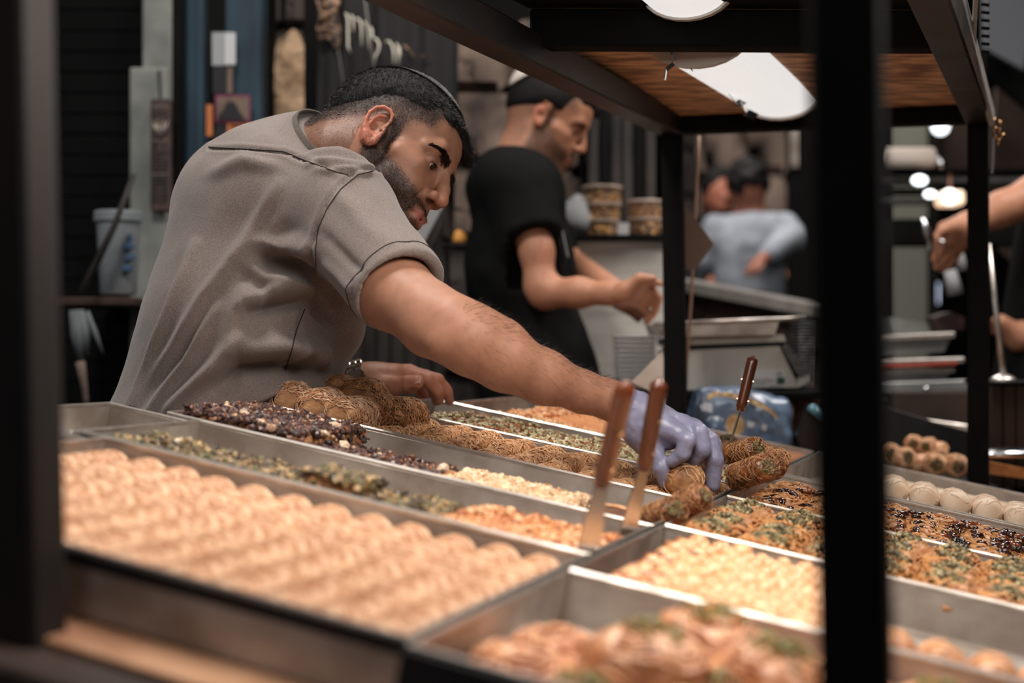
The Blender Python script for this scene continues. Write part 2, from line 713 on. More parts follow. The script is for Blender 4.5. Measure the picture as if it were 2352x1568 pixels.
def slab4(c, th, name, m, parent, **kw):
    mb = MB()
    up = Z * th
    v = [npv(x) for x in c] + [npv(x + up) for x in c]
    mb.add(v, [(3, 2, 1, 0), (4, 5, 6, 7), (0, 1, 5, 4), (1, 2, 6, 5), (2, 3, 7, 6), (3, 0, 4, 7)])
    return mb.build(name, m, parent, **kw)


up = Vector((0, 0, 0.010))
slab4([ML + up, MR + up, CR + up, CL + up], 0.018, 'shelf_board', M['ply'], frame, label='brown chipboard shelf seen from below')
up2 = Vector((0, 0, 0.030))
slab4([CL + up2, CR + up2, FR_ + up2, FL_ + up2], 0.018, 'shelf_board', M['black_post'], frame, label='black painted shelf underside')


# ------------------------------------------------------------------ stall lamps
def tube_lamp(c0, c1, r, label):
    c0, c1 = Vector(c0), Vector(c1)
    e = empty('tube_lamp', label, 'lamp', 'tube lamps under the shelf', mw=loc(c0))
    d = (c1 - c0)
    L = d.length
    d.normalize()
    s = d.cross(Z).normalized()
    n = 20
    for nm, rr, m, a0, a1, sh in (('diffuser', r, M['lamp'], 0, math.pi, 1), ('housing', r * 1.04, M['brown_post'], -0.12, -math.pi + 0.12, 0.32)):
        v, f = [], []
        for i, t in enumerate((0, L)):
            for j in range(n + 1):
                an = a0 + (a1 - a0) * j / n
                v.append(npv(c0 + d * t + s * rr * math.cos(an) - Z * rr * 0.62 * math.sin(an) * (sh if sh != 1 else 1)))
        for j in range(n):
            f.append((j, j + 1, n + 2 + j, n + 1 + j))
        f.append(tuple(range(n + 1))[::-1])
        f.append(tuple(n + 1 + j for j in range(n + 1)))
        MB().add(v, f).build(nm, m, e, smooth=False)
    for t in (0.0, L):           # end caps: thin half discs
        v = []
        for dt in (-0.006, 0.006):
            v.append(npv(c0 + d * (t + dt) - s * r * 1.08 + Z * 0.012))
            for j in range(13):
                an = math.pi * j / 12
                v.append(npv(c0 + d * (t + dt) - s * r * 1.08 * math.cos(an) - Z * r * 0.68 * math.sin(an)))
            v.append(npv(c0 + d * (t + dt) + s * r * 1.08 + Z * 0.012))
        k2 = 15
        f = [tuple(range(k2)), tuple(range(k2, 2 * k2))[::-1]] + [(j, j + k2, (j + 1) % k2 + k2, (j + 1) % k2) for j in range(k2)]
        MB().add(v, f).build('end_cap', M['white_plastic'], e)
    return e


tube_lamp(P(1604, 78, 2.22), P(1794, 212, 2.74), 0.074, 'lit half-round shop lamp behind the middle cross beam')
tube_lamp(P(1580, -20, 2.10) - Vector((.33, .944, 0)) * 0.55, P(1580, -20, 2.10), 0.060, 'lit half-round shop lamp in front of the middle cross beam')

# crumpled foil bits and clips on the shelf
def strip(pts, wd, m, name, label, cat, par=None, th=0.0015):
    mb = MB()
    for i in range(len(pts) - 1):
        p, q = Vector(pts[i]), Vector(pts[i + 1])
        mb.beam(p, q + (q - p) * 0.05, wd, th, Vector((0.3, 1, 0.25 * (-1) ** i)))
    return mb.build(name, m, par, label=label, cat=cat)


strip([P(1538, 112, 2.22), P(1552, 142, 2.22), P(1530, 160, 2.21), P(1527, 182, 2.21)], 0.010, M['chrome'], 'foil_ribbon', 'shiny foil ribbon hanging left of the lit shop lamp', 'ribbon')
strip([P(1545, 118, 2.23), P(1562, 136, 2.23), P(1578, 148, 2.23), P(1592, 162, 2.23)], 0.010, M['chrome'], 'foil_ribbon', 'short shiny foil ribbon touching the lit shop lamp', 'ribbon')
strip([P(1670, 208, 2.5), P(1690, 232, 2.52), P(1706, 240, 2.54), P(1714, 258, 2.56), P(1735, 268, 2.6)], 0.014, M['chrome'], 'foil_ribbon', 'crumpled foil strip along the lower edge of the lit shop lamp', 'ribbon')

# ------------------------------------------------------------------ table
tb = empty('stall_table', 'sloping wooden stall table carrying all the pastry trays', 'table', mw=loc(T(0, 0, -0.06)))
TA0, TA1, TB0, TB1, TH = -0.60, 0.76, -1.10, 0.99, -0.054
for i in range(8):
    b0 = TB0 + (TB1 - TB0) * i / 8
    b1 = TB0 + (TB1 - TB0) * (i + 1) / 8 - 0.004
    MB().bx(TA0, TA1, b0, b1, TH - 0.022, TH, 0.003).build('plank', M['table_dark'] if i < 1 else M['table'], tb, mw=MT)
MB().bx(TA0 - 0.003, TA1, TB0 + 0.012, TB0 + 0.05, TH - 0.10, TH - 0.024, 0.003).build('apron_rail', M['table_dark'], tb, mw=MT)
MB().bx(TA0 - 0.003, TA1, TB1 - 0.05, TB1 - 0.01, TH - 0.10, TH - 0.024, 0.003).build('apron_rail', M['table_dark'], tb, mw=MT)
for a_ in (TA0 + 0.03, TA1 - 0.04):
    for b_ in (TB0 + 0.06, TB1 - 0.06):
        p = T(a_, b_, TH - 0.024)
        MB().box((p.x, p.y, p.z / 2), (0.03, 0, 0), (0, 0.03, 0), (0, 0, p.z / 2), 0.003).build('leg', M['table_dark'], tb)

MB().bx(-0.215, 0.030, -1.050, -0.975, TH + 0.0005, TH + 0.0065, 0.002).build('batten', M['table'], tb, mw=MT, label='pale wooden batten under the front tray edge')
# ------------------------------------------------------------------ trays
_trays = {}


def tray(key, a0, a1, b0, b1, label, m='steel', depth=0.046, h=0.0, rimw=0.0035, sides='abcd'):
    base = MT @ loc((0, 0, 0))
    e = empty('pastry_tray', label, 'tray', mw=MT @ loc(((a0 + a1) / 2, (b0 + b1) / 2, h - depth)))
    MB().bx(a0, a1, b0, b1, h - depth, h - depth + 0.0015).build('pan_floor', M[m], e, mw=MT)
    t = 0.0016
    for (x0, x1, y0, y1) in ((a0, a1, b0, b0 + t), (a0, a1, b1 - t, b1), (a0, a0 + t, b0, b1), (a1 - t, a1, b0, b1)):
        MB().bx(x0, x1, y0, y1, h - depth + 0.0015, h - 0.002).build('wall', M[m], e, mw=MT)
    mb = MB()
    r = rimw
    mb.bx(a0 - 0.001, a1 + 0.001, b0 - 0.001, b0 - 0.001 + r, h - 0.0045, h, 0.001)
    mb.bx(a0 - 0.001, a1 + 0.001, b1 + 0.001 - r, b1 + 0.001, h - 0.0045, h, 0.001)
    mb.bx(a0 - 0.001, a0 - 0.001 + r, b0, b1, h - 0.0045, h, 0.001)
    mb.bx(a1 + 0.001 - r, a1 + 0.001, b0, b1, h - 0.0045, h, 0.001)
    mb.build('rim', M['rim' if m == 'steel' else m], e, mw=MT)
    MB().bx(a0, a1, b0 - 0.0012, b0 - 0.0002, h - 0.013, h - 0.0046).build('groove_shade_strip', M['dark_tray'], e, mw=MT)  # dark strip stands in for the shaded groove under the rim
    _trays[key] = (a0, a1, b0, b1, h - depth + 0.0015)
    return e


tray('t1', -0.467, 0.033, -0.995, -0.592, 'wide steel tray of long pale kadaif rolls, nearest the left post')
tray('t2', -0.500, 0.033, -0.587, -0.362, 'steel tray of seed brittle and orange nut crumble behind the long kadaif rolls')
tray('t3', -0.545, 0.033, -0.357, -0.117, 'steel tray of dark nut brittle, pale nuts and cocoa slab')
tray('t4', -0.557, 0.033, -0.112, 0.124, 'steel tray of short shredded-dough rolls under the vendor forearm')
tray('t5', -0.510, 0.033, 0.129, 0.362, 'steel tray of green pistachio crumble under the bare resting hand')
tray('t6', -0.480, 0.033, 0.371, 0.825, 'large steel tray with flat orange kunafa, at the back under the arm')
tray('b0', 0.040, 0.66, 0.371, 0.850, 'steel tray of pale white-dough rolls at the back right')
tray('b1', 0.040, 0.66, -0.003, 0.350, 'steel tray of date and nut pastries behind the herb-topped tray')
tray('b2', 0.040, 0.66, -0.331, -0.010, 'steel tray of green pistachio-topped pastries')
tray('b3', 0.040, 0.66, -0.668, -0.338, 'steel tray of hazelnut-topped pastry right of the spatulas')
tray('b4', 0.040, 0.66, -1.010, -0.674, 'dark-sided tray of large glazed pastries, nearest the camera')
# dark outer shell of the front tray and a spare one showing at the far left end
MB().bx(0.038, 0.66, -1.0145, -1.0115, -0.046, -0.004).build('pastry_tray_sleeve', M['dark_tray'], None, label='dark metal edge strip in front of the glazed pastry tray', cat='edge strip', mw=MT)
tray('spare', -0.62, -0.512, -0.585, -0.36, 'narrow spare steel tray at the vendor side beside the seed brittle', h=-0.004, depth=0.04)
tray('spare2', -0.60, -0.475, -0.80, -0.592, 'small empty steel tray stacked left of the long kadaif roll tray', h=-0.006, depth=0.04)
# ------------------------------------------------------------------ food materials
M['kad'] = mat('toasted_shredded_dough', srgb(238, 196, 158), 0.66, 0, srgb(188, 130, 90), 110, (1, 0.25, 1), 0.5, 220, sss=0.05)
M['kad2'] = mat('darker_shredded_dough', srgb(222, 170, 124), 0.6, 0, srgb(166, 114, 74), 40, (1, 1, 1), 0.5, 220)
M['kad3'] = mat('browned_shredded_dough', srgb(186, 134, 90), 0.55, 0, srgb(120, 78, 48), 45, (1, 1, 1), 0.6, 220)
M['straw'] = mat('pale_dough_strands', srgb(244, 208, 174), 0.6, 0, srgb(186, 128, 88), 90)
M['straw2'] = mat('tan_dough_strands', srgb(232, 190, 146), 0.55, 0, srgb(186, 132, 90), 90)
M['straw3'] = mat('brown_dough_strands', srgb(198, 146, 102), 0.5, 0, srgb(134, 88, 56), 90)
M['kad4'] = mat('syrupy_brown_pastry', srgb(150, 92, 52), 0.32, 0, srgb(84, 46, 26), 60, (1, 1, 1), 0.7, 150, coat=0.4)
M['white_dough'] = mat('pale_floury_dough', srgb(240, 220, 198), 0.7, 0, srgb(222, 190, 160), 30, bump=0.4, bscale=90)
M['chunk'] = mat('nut_pieces', (1, 1, 1), 0.45, 0, (0.78, 0.74, 0.7), 300, attr=True, coat=0.15)
M['chunk_shiny'] = mat('glazed_nut_pieces', (1, 1, 1), 0.18, 0, (0.8, 0.76, 0.7), 300, attr=True, coat=0.8)
M['cocoa'] = mat('cocoa_dusted_slab', srgb(120, 84, 64), 0.85, 0, srgb(88, 58, 44), 160, bump=0.6, bscale=500)
M['kunafa'] = mat('flat_orange_kunafa', srgb(226, 156, 96), 0.55, 0, srgb(196, 118, 62), 50, bump=0.6, bscale=180)
M['glaze'] = mat('honey_glazed_pastry', srgb(228, 172, 130), 0.34, 0, srgb(176, 110, 68), 45, bump=0.6, bscale=90, coat=0.15)
M['phyllo'] = mat('crisp_phyllo', srgb(204, 148, 92), 0.45, 0, srgb(158, 98, 54), 40, (1, 1, 1), 0.7, 120, coat=0.08)
M['hazel'] = mat('glazed_hazelnuts', srgb(238, 192, 146), 0.35, 0, srgb(204, 146, 98), 60, bump=0.3, bscale=200, coat=0.25)

_t = (1 + 5 ** 0.5) / 2
ICO = np.array([(-1, _t, 0), (1, _t, 0), (-1, -_t, 0), (1, -_t, 0), (0, -1, _t), (0, 1, _t), (0, -1, -_t), (0, 1, -_t), (_t, 0, -1), (_t, 0, 1), (-_t, 0, -1), (-_t, 0, 1)]) / math.sqrt(1 + _t * _t)
ICF = np.array([(0, 11, 5), (0, 5, 1), (0, 1, 7), (0, 7, 10), (0, 10, 11), (1, 5, 9), (5, 11, 4), (11, 10, 2), (10, 7, 6), (7, 1, 8), (3, 9, 4), (3, 4, 2), (3, 2, 6), (3, 6, 8), (3, 8, 9), (4, 9, 5), (2, 4, 11), (6, 2, 10), (8, 6, 7), (9, 8, 1)])


def rand_rot(n):
    q = RN.normal(size=(n, 4))
    q /= np.linalg.norm(q, axis=1)[:, None]
    w_, x, y, z = q.T
    return np.stack([1 - 2 * (y * y + z * z), 2 * (x * y - z * w_), 2 * (x * z + y * w_), 2 * (x * y + z * w_), 1 - 2 * (x * x + z * z), 2 * (y * z - x * w_), 2 * (x * z - y * w_), 2 * (y * z + x * w_), 1 - 2 * (x * x + y * y)], 1).reshape(n, 3, 3)


def chunks(pos, size, cols, name, m, mw=None, elong=(0.5, 1.0), flat=1.0, parent=None, jag=0.22, smooth=False, weights=None, **kw):
    """irregular crumbs; pos (n,3), size (n,), cols list of linear colours"""
    n = len(pos)
    S = np.stack([np.ones(n), RN.uniform(elong[0], elong[1], n), RN.uniform(elong[0] * 0.8, elong[1], n)], 1)
    loc_ = ICO[None] * (1 + RN.uniform(-jag, jag, (n, 12, 1))) * S[:, None, :]
    Rm = rand_rot(n)
    v = np.einsum('nij,nkj->nki', Rm, loc_) * size[:, None, None]
    v[:, :, 2] *= flat
    v = v + pos[:, None, :]
    f = (ICF[None] + (np.arange(n) * 12)[:, None, None]).reshape(-1, 3)
    ci = RN.choice(len(cols), n, p=weights)
    c = np.array(cols)[ci] * RN.uniform(0.75, 1.2, (n, 1))
    c = np.repeat(c, 12, 0)
    me = np_mesh(name, v.reshape(-1, 3), f, smooth, cols=c)
    return ob(name, me, m, parent, mw=mw, **kw)


def field(a0, a1, b0, b1, n, hf, layers=1.0):
    a = RN.uniform(a0, a1, n)
    b = RN.uniform(b0, b1, n)
    h = hf(a, b) * np.sqrt(RN.uniform(1 - layers, 1, n))
    return np.stack([a, b, h], 1)


def bed(a0, a1, b0, b1, hf, base, na, nb, name, m, parent, cols=None):
    """closed low bed of crumb under the pieces"""
    aa = np.linspace(a0, a1, na)
    bb = np.linspace(b0, b1, nb)
    Aa, Bb = np.meshgrid(aa, bb, indexing='ij')
    edge = np.minimum(np.minimum(Aa - a0, a1 - Aa), np.minimum(Bb - b0, b1 - Bb))
    hh = hf(Aa.ravel(), Bb.ravel()).reshape(Aa.shape)
    hh = base + (hh - base) * sstep(edge, -0.0001, 0.006)
    top = np.stack([Aa, Bb, hh], 2).reshape(-1, 3)
    f = []
    i = (np.arange(na - 1)[:, None] * nb + np.arange(nb - 1)[None]).ravel()
    f = np.stack([i, i + nb, i + nb + 1, i + 1], 1)
    me = np_mesh(name, top, f, True)
    return ob(name, me, m, parent, mw=MT)


def fbm(a, b, sc, seed):
    V = np.stack([a, b, np.zeros_like(a)], 1)
    return hashn(V, sc, seed) * 0.65 + hashn(V, sc * 2.3, seed + 3) * 0.35


def crumble(key, a0, a1, b0, b1, lift, cols, label, cat, n, size, m='chunk', bedm='glaze', amp=0.006, sc=60, seed=1, flat=0.8, name='nut_crumble', weights=None, stf='stuff', elong=(0.5, 1.0)):
    """one slab of crumbly sweet lying in tray key, lift = height of its top above the tray floor"""
    base = _trays[key][4]
    e = empty(name, label, cat, mw=MT @ loc(((a0 + a1) / 2, (b0 + b1) / 2, base)))

    def hf(a, b):
        return base + lift + amp * fbm(a, b, sc, seed)
    bed(a0, a1, b0, b1, lambda a, b: hf(a, b) - size * 0.5, base, 40, 24, 'crumb_bed', M[bedm], e)
    pos = field(a0 + size * 0.7, a1 - size * 0.7, b0 + size * 0.7, b1 - size * 0.7, n, hf, 0.0)
    pos[:, 2] = hf(pos[:, 0], pos[:, 1]) + RN.uniform(-0.4, 0.5, n) * size
    k2 = n // 5          # pieces on the open side edges
    if k2:
        t = RN.rand(k2)
        side = RN.randint(0, 3, k2)
        ea = np.where(side == 0, a0, np.where(side == 1, a1, a0 + t * (a1 - a0)))
        eb = np.where(side == 2, b0, b0 + t * (b1 - b0))
        eh = base + RN.rand(k2) * lift
        ea = np.clip(ea, a0 + size * 0.3, a1 - size * 0.3)
        eb = np.clip(eb, b0 + size * 0.3, b1)
        pos = np.concatenate([pos, np.stack([ea, eb, eh], 1)])
    chunks(pos, size * RN.uniform(0.55, 1.25, len(pos)), cols, 'nut_pieces', M[m], MT, flat=flat, parent=e, kind='stuff', weights=weights, elong=elong)
    return e


# ------------------------------------------------------------------ shredded dough rolls
def roll_meshes(L, r, nst, seed, lump=0.18, turns=0.6, ends=0.35, sr=0.0007, long_fib=False):
    """body and strands of a shredded-dough roll along local y, resting on z=0"""
    rn = np.random.RandomState(seed)
    n1, n2 = max(14, int(L / 0.008)), 20
    ys = np.linspace(-L / 2, L / 2, n1)
    V = []
    th = np.linspace(0, 2 * np.pi, n2, endpoint=False)
    ee = r * ends
    for y in ys:
        e = min(1.0, max(0.0, (L / 2 - abs(y)) / max(ee, 1e-6)))
        rr = r * (0.62 + 0.38 * math.sqrt(max(0, 1 - (1 - e) ** 2)))
        V.append(np.stack([rr * np.cos(th), np.full(n2, y), r * 0.92 + rr * 0.92 * np.sin(th)], 1))
    V = np.concatenate(V)
    nrm = V - np.stack([np.zeros(len(V)), V[:, 1], np.full(len(V), r * 0.92)], 1)
    nrm /= np.maximum(np.linalg.norm(nrm, axis=1), 1e-9)[:, None]
    V = V + nrm * (r * lump * hashn(V * np.array([1, 0.3 if long_fib else 1, 1]), 1.2 / r, seed) * 0.6 + r * lump * 0.5 * hashn(V * np.array([1, 0.5, 1]), 3.5 / r, seed + 5))[:, None]
    V[:, 2] = np.maximum(V[:, 2], 0.0)
    f = []
    for i in range(n1 - 1):
        for k in range(n2):
            k2 = (k + 1) % n2
            f.append((i * n2 + k, i * n2 + k2, (i + 1) * n2 + k2, (i + 1) * n2 + k))
    V = np.concatenate([V, [[0, -L / 2 - 0.0005, r * 0.92], [0, L / 2 + 0.0005, r * 0.92]]])
    a, b = n1 * n2, n1 * n2 + 1
    for k in range(0, n2, 2):
        f.append((a, k + 1, k, a) if False else (a, (k + 2) % n2, k + 1, k))
        q = (n1 - 1) * n2
        f.append((b, q + k, q + k + 1, q + (k + 2) % n2))
    body = np_mesh('roll_body', V, np.array(f), True)
    mb = MB()
    for s in range(nst):
        y0 = rn.uniform(-L / 2, L / 2)
        t0 = rn.uniform(-0.4, math.pi + 0.4)
        dth = rn.uniform(0.5, 2.2) * (1 if long_fib else rn.choice([-1, 1])) * turns
        dy = rn.uniform(0.2, 1.4) * r if long_fib else rn.uniform(-0.8, 0.8) * r * 1.2
        ph = rn.uniform(0, 6)
        pts = []
        ns_ = 9 if long_fib else 6
        for j in range(ns_):
            u = j / (ns_ - 1)
            y = y0 + dy * u
            if abs(y) > L / 2:
                y = math.copysign(L / 2, y)
            e = min(1.0, (L / 2 - abs(y)) / max(ee, 1e-6))
            rr = r * (0.62 + 0.38 * math.sqrt(max(0, 1 - (1 - e) ** 2))) * (1.035 + 0.10 * math.sin(ph + u * 5) * lump * 4)
            t = t0 + dth * u
            pts.append((rr * math.cos(t), y, max(0.0, r * 0.92 + rr * 0.92 * math.sin(t))))
        mb.tube(pts, sr, 3, cap=False)
    return body, mb.mesh('dough_strands', True)


def make_roll(L, r, nst, seed, mb_, ms_, name, label, cat, group, mw, **kw):
    body, st = roll_meshes(L, r, nst, seed, **kw)
    e = empty(name, label, cat, group, mw=mw)
    o = ob('dough_body', body, mb_, e, mw=mw)
    s = ob('dough_strands', st, ms_, o, mw=mw, kind='stuff')
    return e


def place(e, protos, mw, label=None):
    pass


def rolls(protos, mats, spots, name, labels, cat, group):
    """protos: list of (body, strands) meshes; spots: list of world matrices"""
    out = []
    for i, mw in enumerate(spots):
        body, st = protos[i % len(protos)]
        e = empty(name, labels[i] if isinstance(labels, (list, tuple)) else labels, cat, group, mw=mw)
        o = ob('dough_body', body, mats[0], e, mw=mw)
        ob('dough_strands', st, mats[1], o, mw=mw, kind='stuff')
        out.append(e)
    return out


def spot(a, b, h, rz=0.0, rx=0.0, ry=0.0, s=1.0):
    return MT @ loc((a, b, h)) @ Matrix.Rotation(rz, 4, 'Z') @ Matrix.Rotation(rx, 4, 'X') @ Matrix.Rotation(ry, 4, 'Y') @ Matrix.Scale(s, 4)


ORD = ['first', 'second', 'third', 'fourth', 'fifth', 'sixth', 'seventh', 'eighth', 'ninth', 'tenth', 'eleventh', 'twelfth', 'thirteenth', 'fourteenth']

# long kadaif rolls in the front tray
pr = [roll_meshes(0.385, 0.0193, 1100, 20 + i, lump=0.06, sr=0.0007, ends=0.5, turns=1.1, long_fib=True) for i in range(3)]
sp = []
n = 12
for i in range(n):
    a = -0.445 + i * 0.0402
    sp.append(spot(a, -0.792 + R.uniform(-0.004, 0.004), _trays['t1'][4] + 0.0005, R.uniform(-0.010, 0.010), 0, 0))
rolls(pr, (M['kad'], M['straw']), sp, 'kadaif_roll', ['long pale kadaif roll, ' + ('nearest the glazed pastry tray' if i == n - 1 else ORD[n - 1 - i] + ' counting from the glazed pastry tray') for i in range(n)], 'pastry', 'long kadaif rolls in the front tray')
pass

# short rolls in tray four: two rows
pr4 = [roll_meshes(0.098, 0.0205, 230, 60 + i, lump=0.22, sr=0.00075, ends=0.9) for i in range(4)]
sp, lb = [], []
for i in range(10):
    for j in (0, 1):
        a = -0.402 + i * 0.0455 + R.uniform(-0.003, 0.003)
        b = (-0.056 if j == 0 else 0.056) + R.uniform(-0.004, 0.004)
        sp.append(spot(a, b, _trays['t4'][4] + (0.0 if j == 0 else 0.006), R.uniform(-0.25, 0.1), 0, 0, R.uniform(0.96, 1.06)))
        lb.append('short shredded-dough roll, %s from the glove in the %s row' % (ORD[9 - i], 'near' if j == 0 else 'far'))
rolls(pr4, (M['kad2'], M['straw2']), sp, 'shredded_dough_roll', lb, 'pastry', 'short shredded-dough rolls in the middle tray')
# heap of bigger rolls at the vendor end of tray four
pr5 = [roll_meshes(0.078, 0.0262, 420, 80 + i, lump=0.22, sr=0.0008, ends=0.8) for i in range(3)]
sp = [MT @ loc((a, b, h)) @ Matrix.Rotation(rz, 4, 'Z') for a, b, h, rz in (
    (-0.540, -0.058, -0.020, 0.30), (-0.494, -0.062, -0.021, 0.12), (-0.452, -0.060, -0.024, -0.10),
    (-0.520, 0.030, -0.010, 0.2), (-0.478, 0.026, -0.006, 0.1), (-0.446, 0.000, -0.020, -0.15), (-0.424, 0.036, -0.022, -0.2))]
rolls(pr5[:1], (M['kad2'], M['straw']), sp[:3], 'shredded_dough_bun', ['big golden shredded-dough roll at the vendor end of the heap', 'big golden shredded-dough roll in the middle of the front of the heap', 'big golden shredded-dough roll beside the browner ones'], 'pastry', 'heap of big rolls beside the wristwatch')
rolls(pr5[1:], (M['kad3'], M['straw3']), sp[3:], 'shredded_dough_bun', ['browner big shredded-dough roll half hidden behind the golden ones', 'browner big shredded-dough roll on top of the heap below the watch', 'browner big shredded-dough roll standing near the end of the heap', 'browner big shredded-dough roll at the far end of the heap'], 'pastry', 'heap of big rolls beside the wristwatch')

# ------------------------------------------------------------------ crumbled sweets
seedc = [srgb(150, 118, 80), srgb(96, 84, 52), srgb(190, 160, 116), srgb(70, 52, 36), srgb(112, 106, 70), srgb(60, 40, 34)]
darkc = [srgb(84, 54, 46), srgb(56, 36, 34), srgb(128, 84, 62), srgb(206, 172, 140), srgb(70, 44, 44)]
palec = [srgb(236, 204, 166), srgb(222, 180, 136), srgb(244, 220, 190), srgb(190, 136, 92)]
orac = [srgb(230, 168, 116), srgb(240, 192, 148), srgb(206, 134, 84), srgb(180, 108, 62)]
grec = [srgb(192, 184, 142), srgb(212, 202, 164), srgb(140, 86, 50), srgb(118, 108, 74), srgb(172, 108, 64)]
crumble('t2', -0.480, -0.185, -0.582, -0.475, 0.037, seedc, 'seed and pistachio brittle slab in the second tray, vendor half', 'nut brittle', 2600, 0.0045, name='seed_brittle', bedm='kad3', amp=0.005)
crumble('t2', -0.262, -0.200, -0.578, -0.510, 0.052, seedc, 'thicker piece of seed brittle with an upright cut edge lying on the slab', 'nut brittle', 600, 0.0045, name='seed_brittle_piece', bedm='kad3', amp=0.003)
crumble('t2', -0.180, -0.125, -0.578, -0.480, 0.038, seedc, 'last seed brittle piece touching the orange nut crumble', 'nut brittle', 620, 0.0045, name='seed_brittle_piece', bedm='kad3', amp=0.005)
crumble('t2', -0.120, 0.028, -0.582, -0.440, 0.037, orac, 'orange caramelised nut crumble beside the spatula blades', 'nut crumble', 2600, 0.0052, sc=90, amp=0.006, seed=4)
crumble('t3', -0.535, -0.375, -0.352, -0.175, 0.050, darkc, 'thick slab of dark chocolate nut brittle at the vendor end', 'nut brittle', 2400, 0.0055, bedm='kad3', seed=7, weights=[.3, .3, .25, .05, .1], elong=(0.35, 0.9), name='dark_nut_brittle', amp=0.004)
crumble('t3', -0.372, -0.215, -0.352, -0.235, 0.034, darkc, 'thin dark nut brittle beside the pale nut slab', 'nut brittle', 1800, 0.0052, bedm='kad3', seed=8, weights=[.3, .3, .25, .05, .1], elong=(0.35, 0.9), name='dark_nut_brittle')
crumble('t3', -0.212, -0.06, -0.352, -0.245, 0.039, palec, 'pale peanut brittle slab in the third tray', 'nut brittle', 2300, 0.0048, bedm='kad', seed=9, weights=[.35, .25, .3, .1], name='pale_nut_brittle', amp=0.004)
crumble('t5', -0.43, -0.31, 0.136, 0.32, 0.040, grec, 'raised brown and green pistachio slab under the bare fingertips', 'nut crumble', 2100, 0.005, bedm='kad3', seed=12, sc=50, amp=0.009, weights=[.2, .2, .25, .15, .2])
crumble('t5', -0.305, 0.028, 0.136, 0.31, 0.038, grec, 'pistachio and shredded pastry crumble running under the forearm', 'nut crumble', 6500, 0.0048, bedm='phyllo', seed=13, sc=55, amp=0.008, weights=[.3, .3, .15, .1, .15], elong=(0.3, 0.9))

# loose almonds on the dark brittle
chunks(np.array([[-0.44, -0.33, 0.008], [-0.478, -0.30, 0.009], [-0.40, -0.22, 0.008], [-0.36, -0.27, -0.006], [-0.235, -0.27, -0.006]]), np.array([0.009, 0.010, 0.009, 0.010, 0.012]), [srgb(232, 204, 176)], 'almond_pieces', M['chunk'], MT, flat=0.6, kind='stuff', label='cream almond pieces scattered on the dark nut brittle', cat='almonds')

# cocoa slab pieces
for i, (a0, a1, lab) in enumerate(((-0.055, -0.008, 'cocoa-dusted brown slab beside the pale nuts'), (-0.006, 0.028, 'cocoa-dusted brown slab next to the stacked brown rolls'))):
    b = _trays['t3'][4]
    e = empty('cocoa_slab', lab, 'pastry', 'cocoa slabs', mw=MT @ loc((a0, -0.25, b)))
    MB().bx(a0, a1, -0.350, -0.250, b, b + 0.036, 0.004).build('dusted_slab', M['cocoa'], e, mw=MT)
    MB().tube([MT @ Vector((a0 + 0.003, -0.252, b + 0.036)), MT @ Vector(((a0 + a1) / 2, -0.253, b + 0.038)), MT @ Vector((a1 - 0.003, -0.252, b + 0.036))], 0.003, 6).build('crust_edge', M['kad2'], e)

# ------------------------------------------------------------------ flat kunafa and cookies at the back
b6 = _trays['t6'][4]
kf = empty('kunafa_slab', 'flat orange kunafa sheet in the back tray under the forearm', 'pastry', mw=MT @ loc((-0.2, 0.6, b6)))
bed(-0.40, 0.03, 0.46, 0.80, lambda a, b: b6 + 0.038 + 0.002 * fbm(a, b, 40, 5), b6, 60, 50, 'kunafa_sheet', M['kunafa'], kf)
pos = field(-0.41, -0.36, 0.40, 0.80, 500, lambda a, b: b6 + 0.038 + 0.006 * fbm(a, b, 60, 5), 0)
chunks(pos, RN.uniform(0.003, 0.008, 500), orac, 'crumbs', M['chunk'], MT, parent=kf, kind='stuff')
pos = field(-0.40, -0.12, 0.385, 0.47, 1500, lambda a, b: b6 + 0.034 + 0.006 * fbm(a, b, 60, 6), 0)
chunks(pos, RN.uniform(0.003, 0.006, 1500), orac + [srgb(196, 190, 140)], 'crumbs', M['chunk'], MT, parent=kf, kind='stuff')


def cookie_mesh(r, h, seed, sx=1.0):
    prof = []
    for i in range(9):
        t = i / 8 * math.pi / 2
        prof.append((r * math.cos(t) if i < 8 else 0.0004, h * (0.25 + 0.75 * math.sin(t))))
    prof = [(r * 0.9, 0)] + prof
    mb = MB().lathe((0, 0, 0), prof, 16)
    me = mb.mesh('cookie_body', True)
    V = np.array([v.co[:] for v in me.vertices])
    V[:, 0] *= sx
    V += hashn(V, 2.0 / r, seed)[:, None] * V * 0.10
    me.vertices.foreach_set('co', V.astype(np.float32).ravel())
    me.update()
    return me


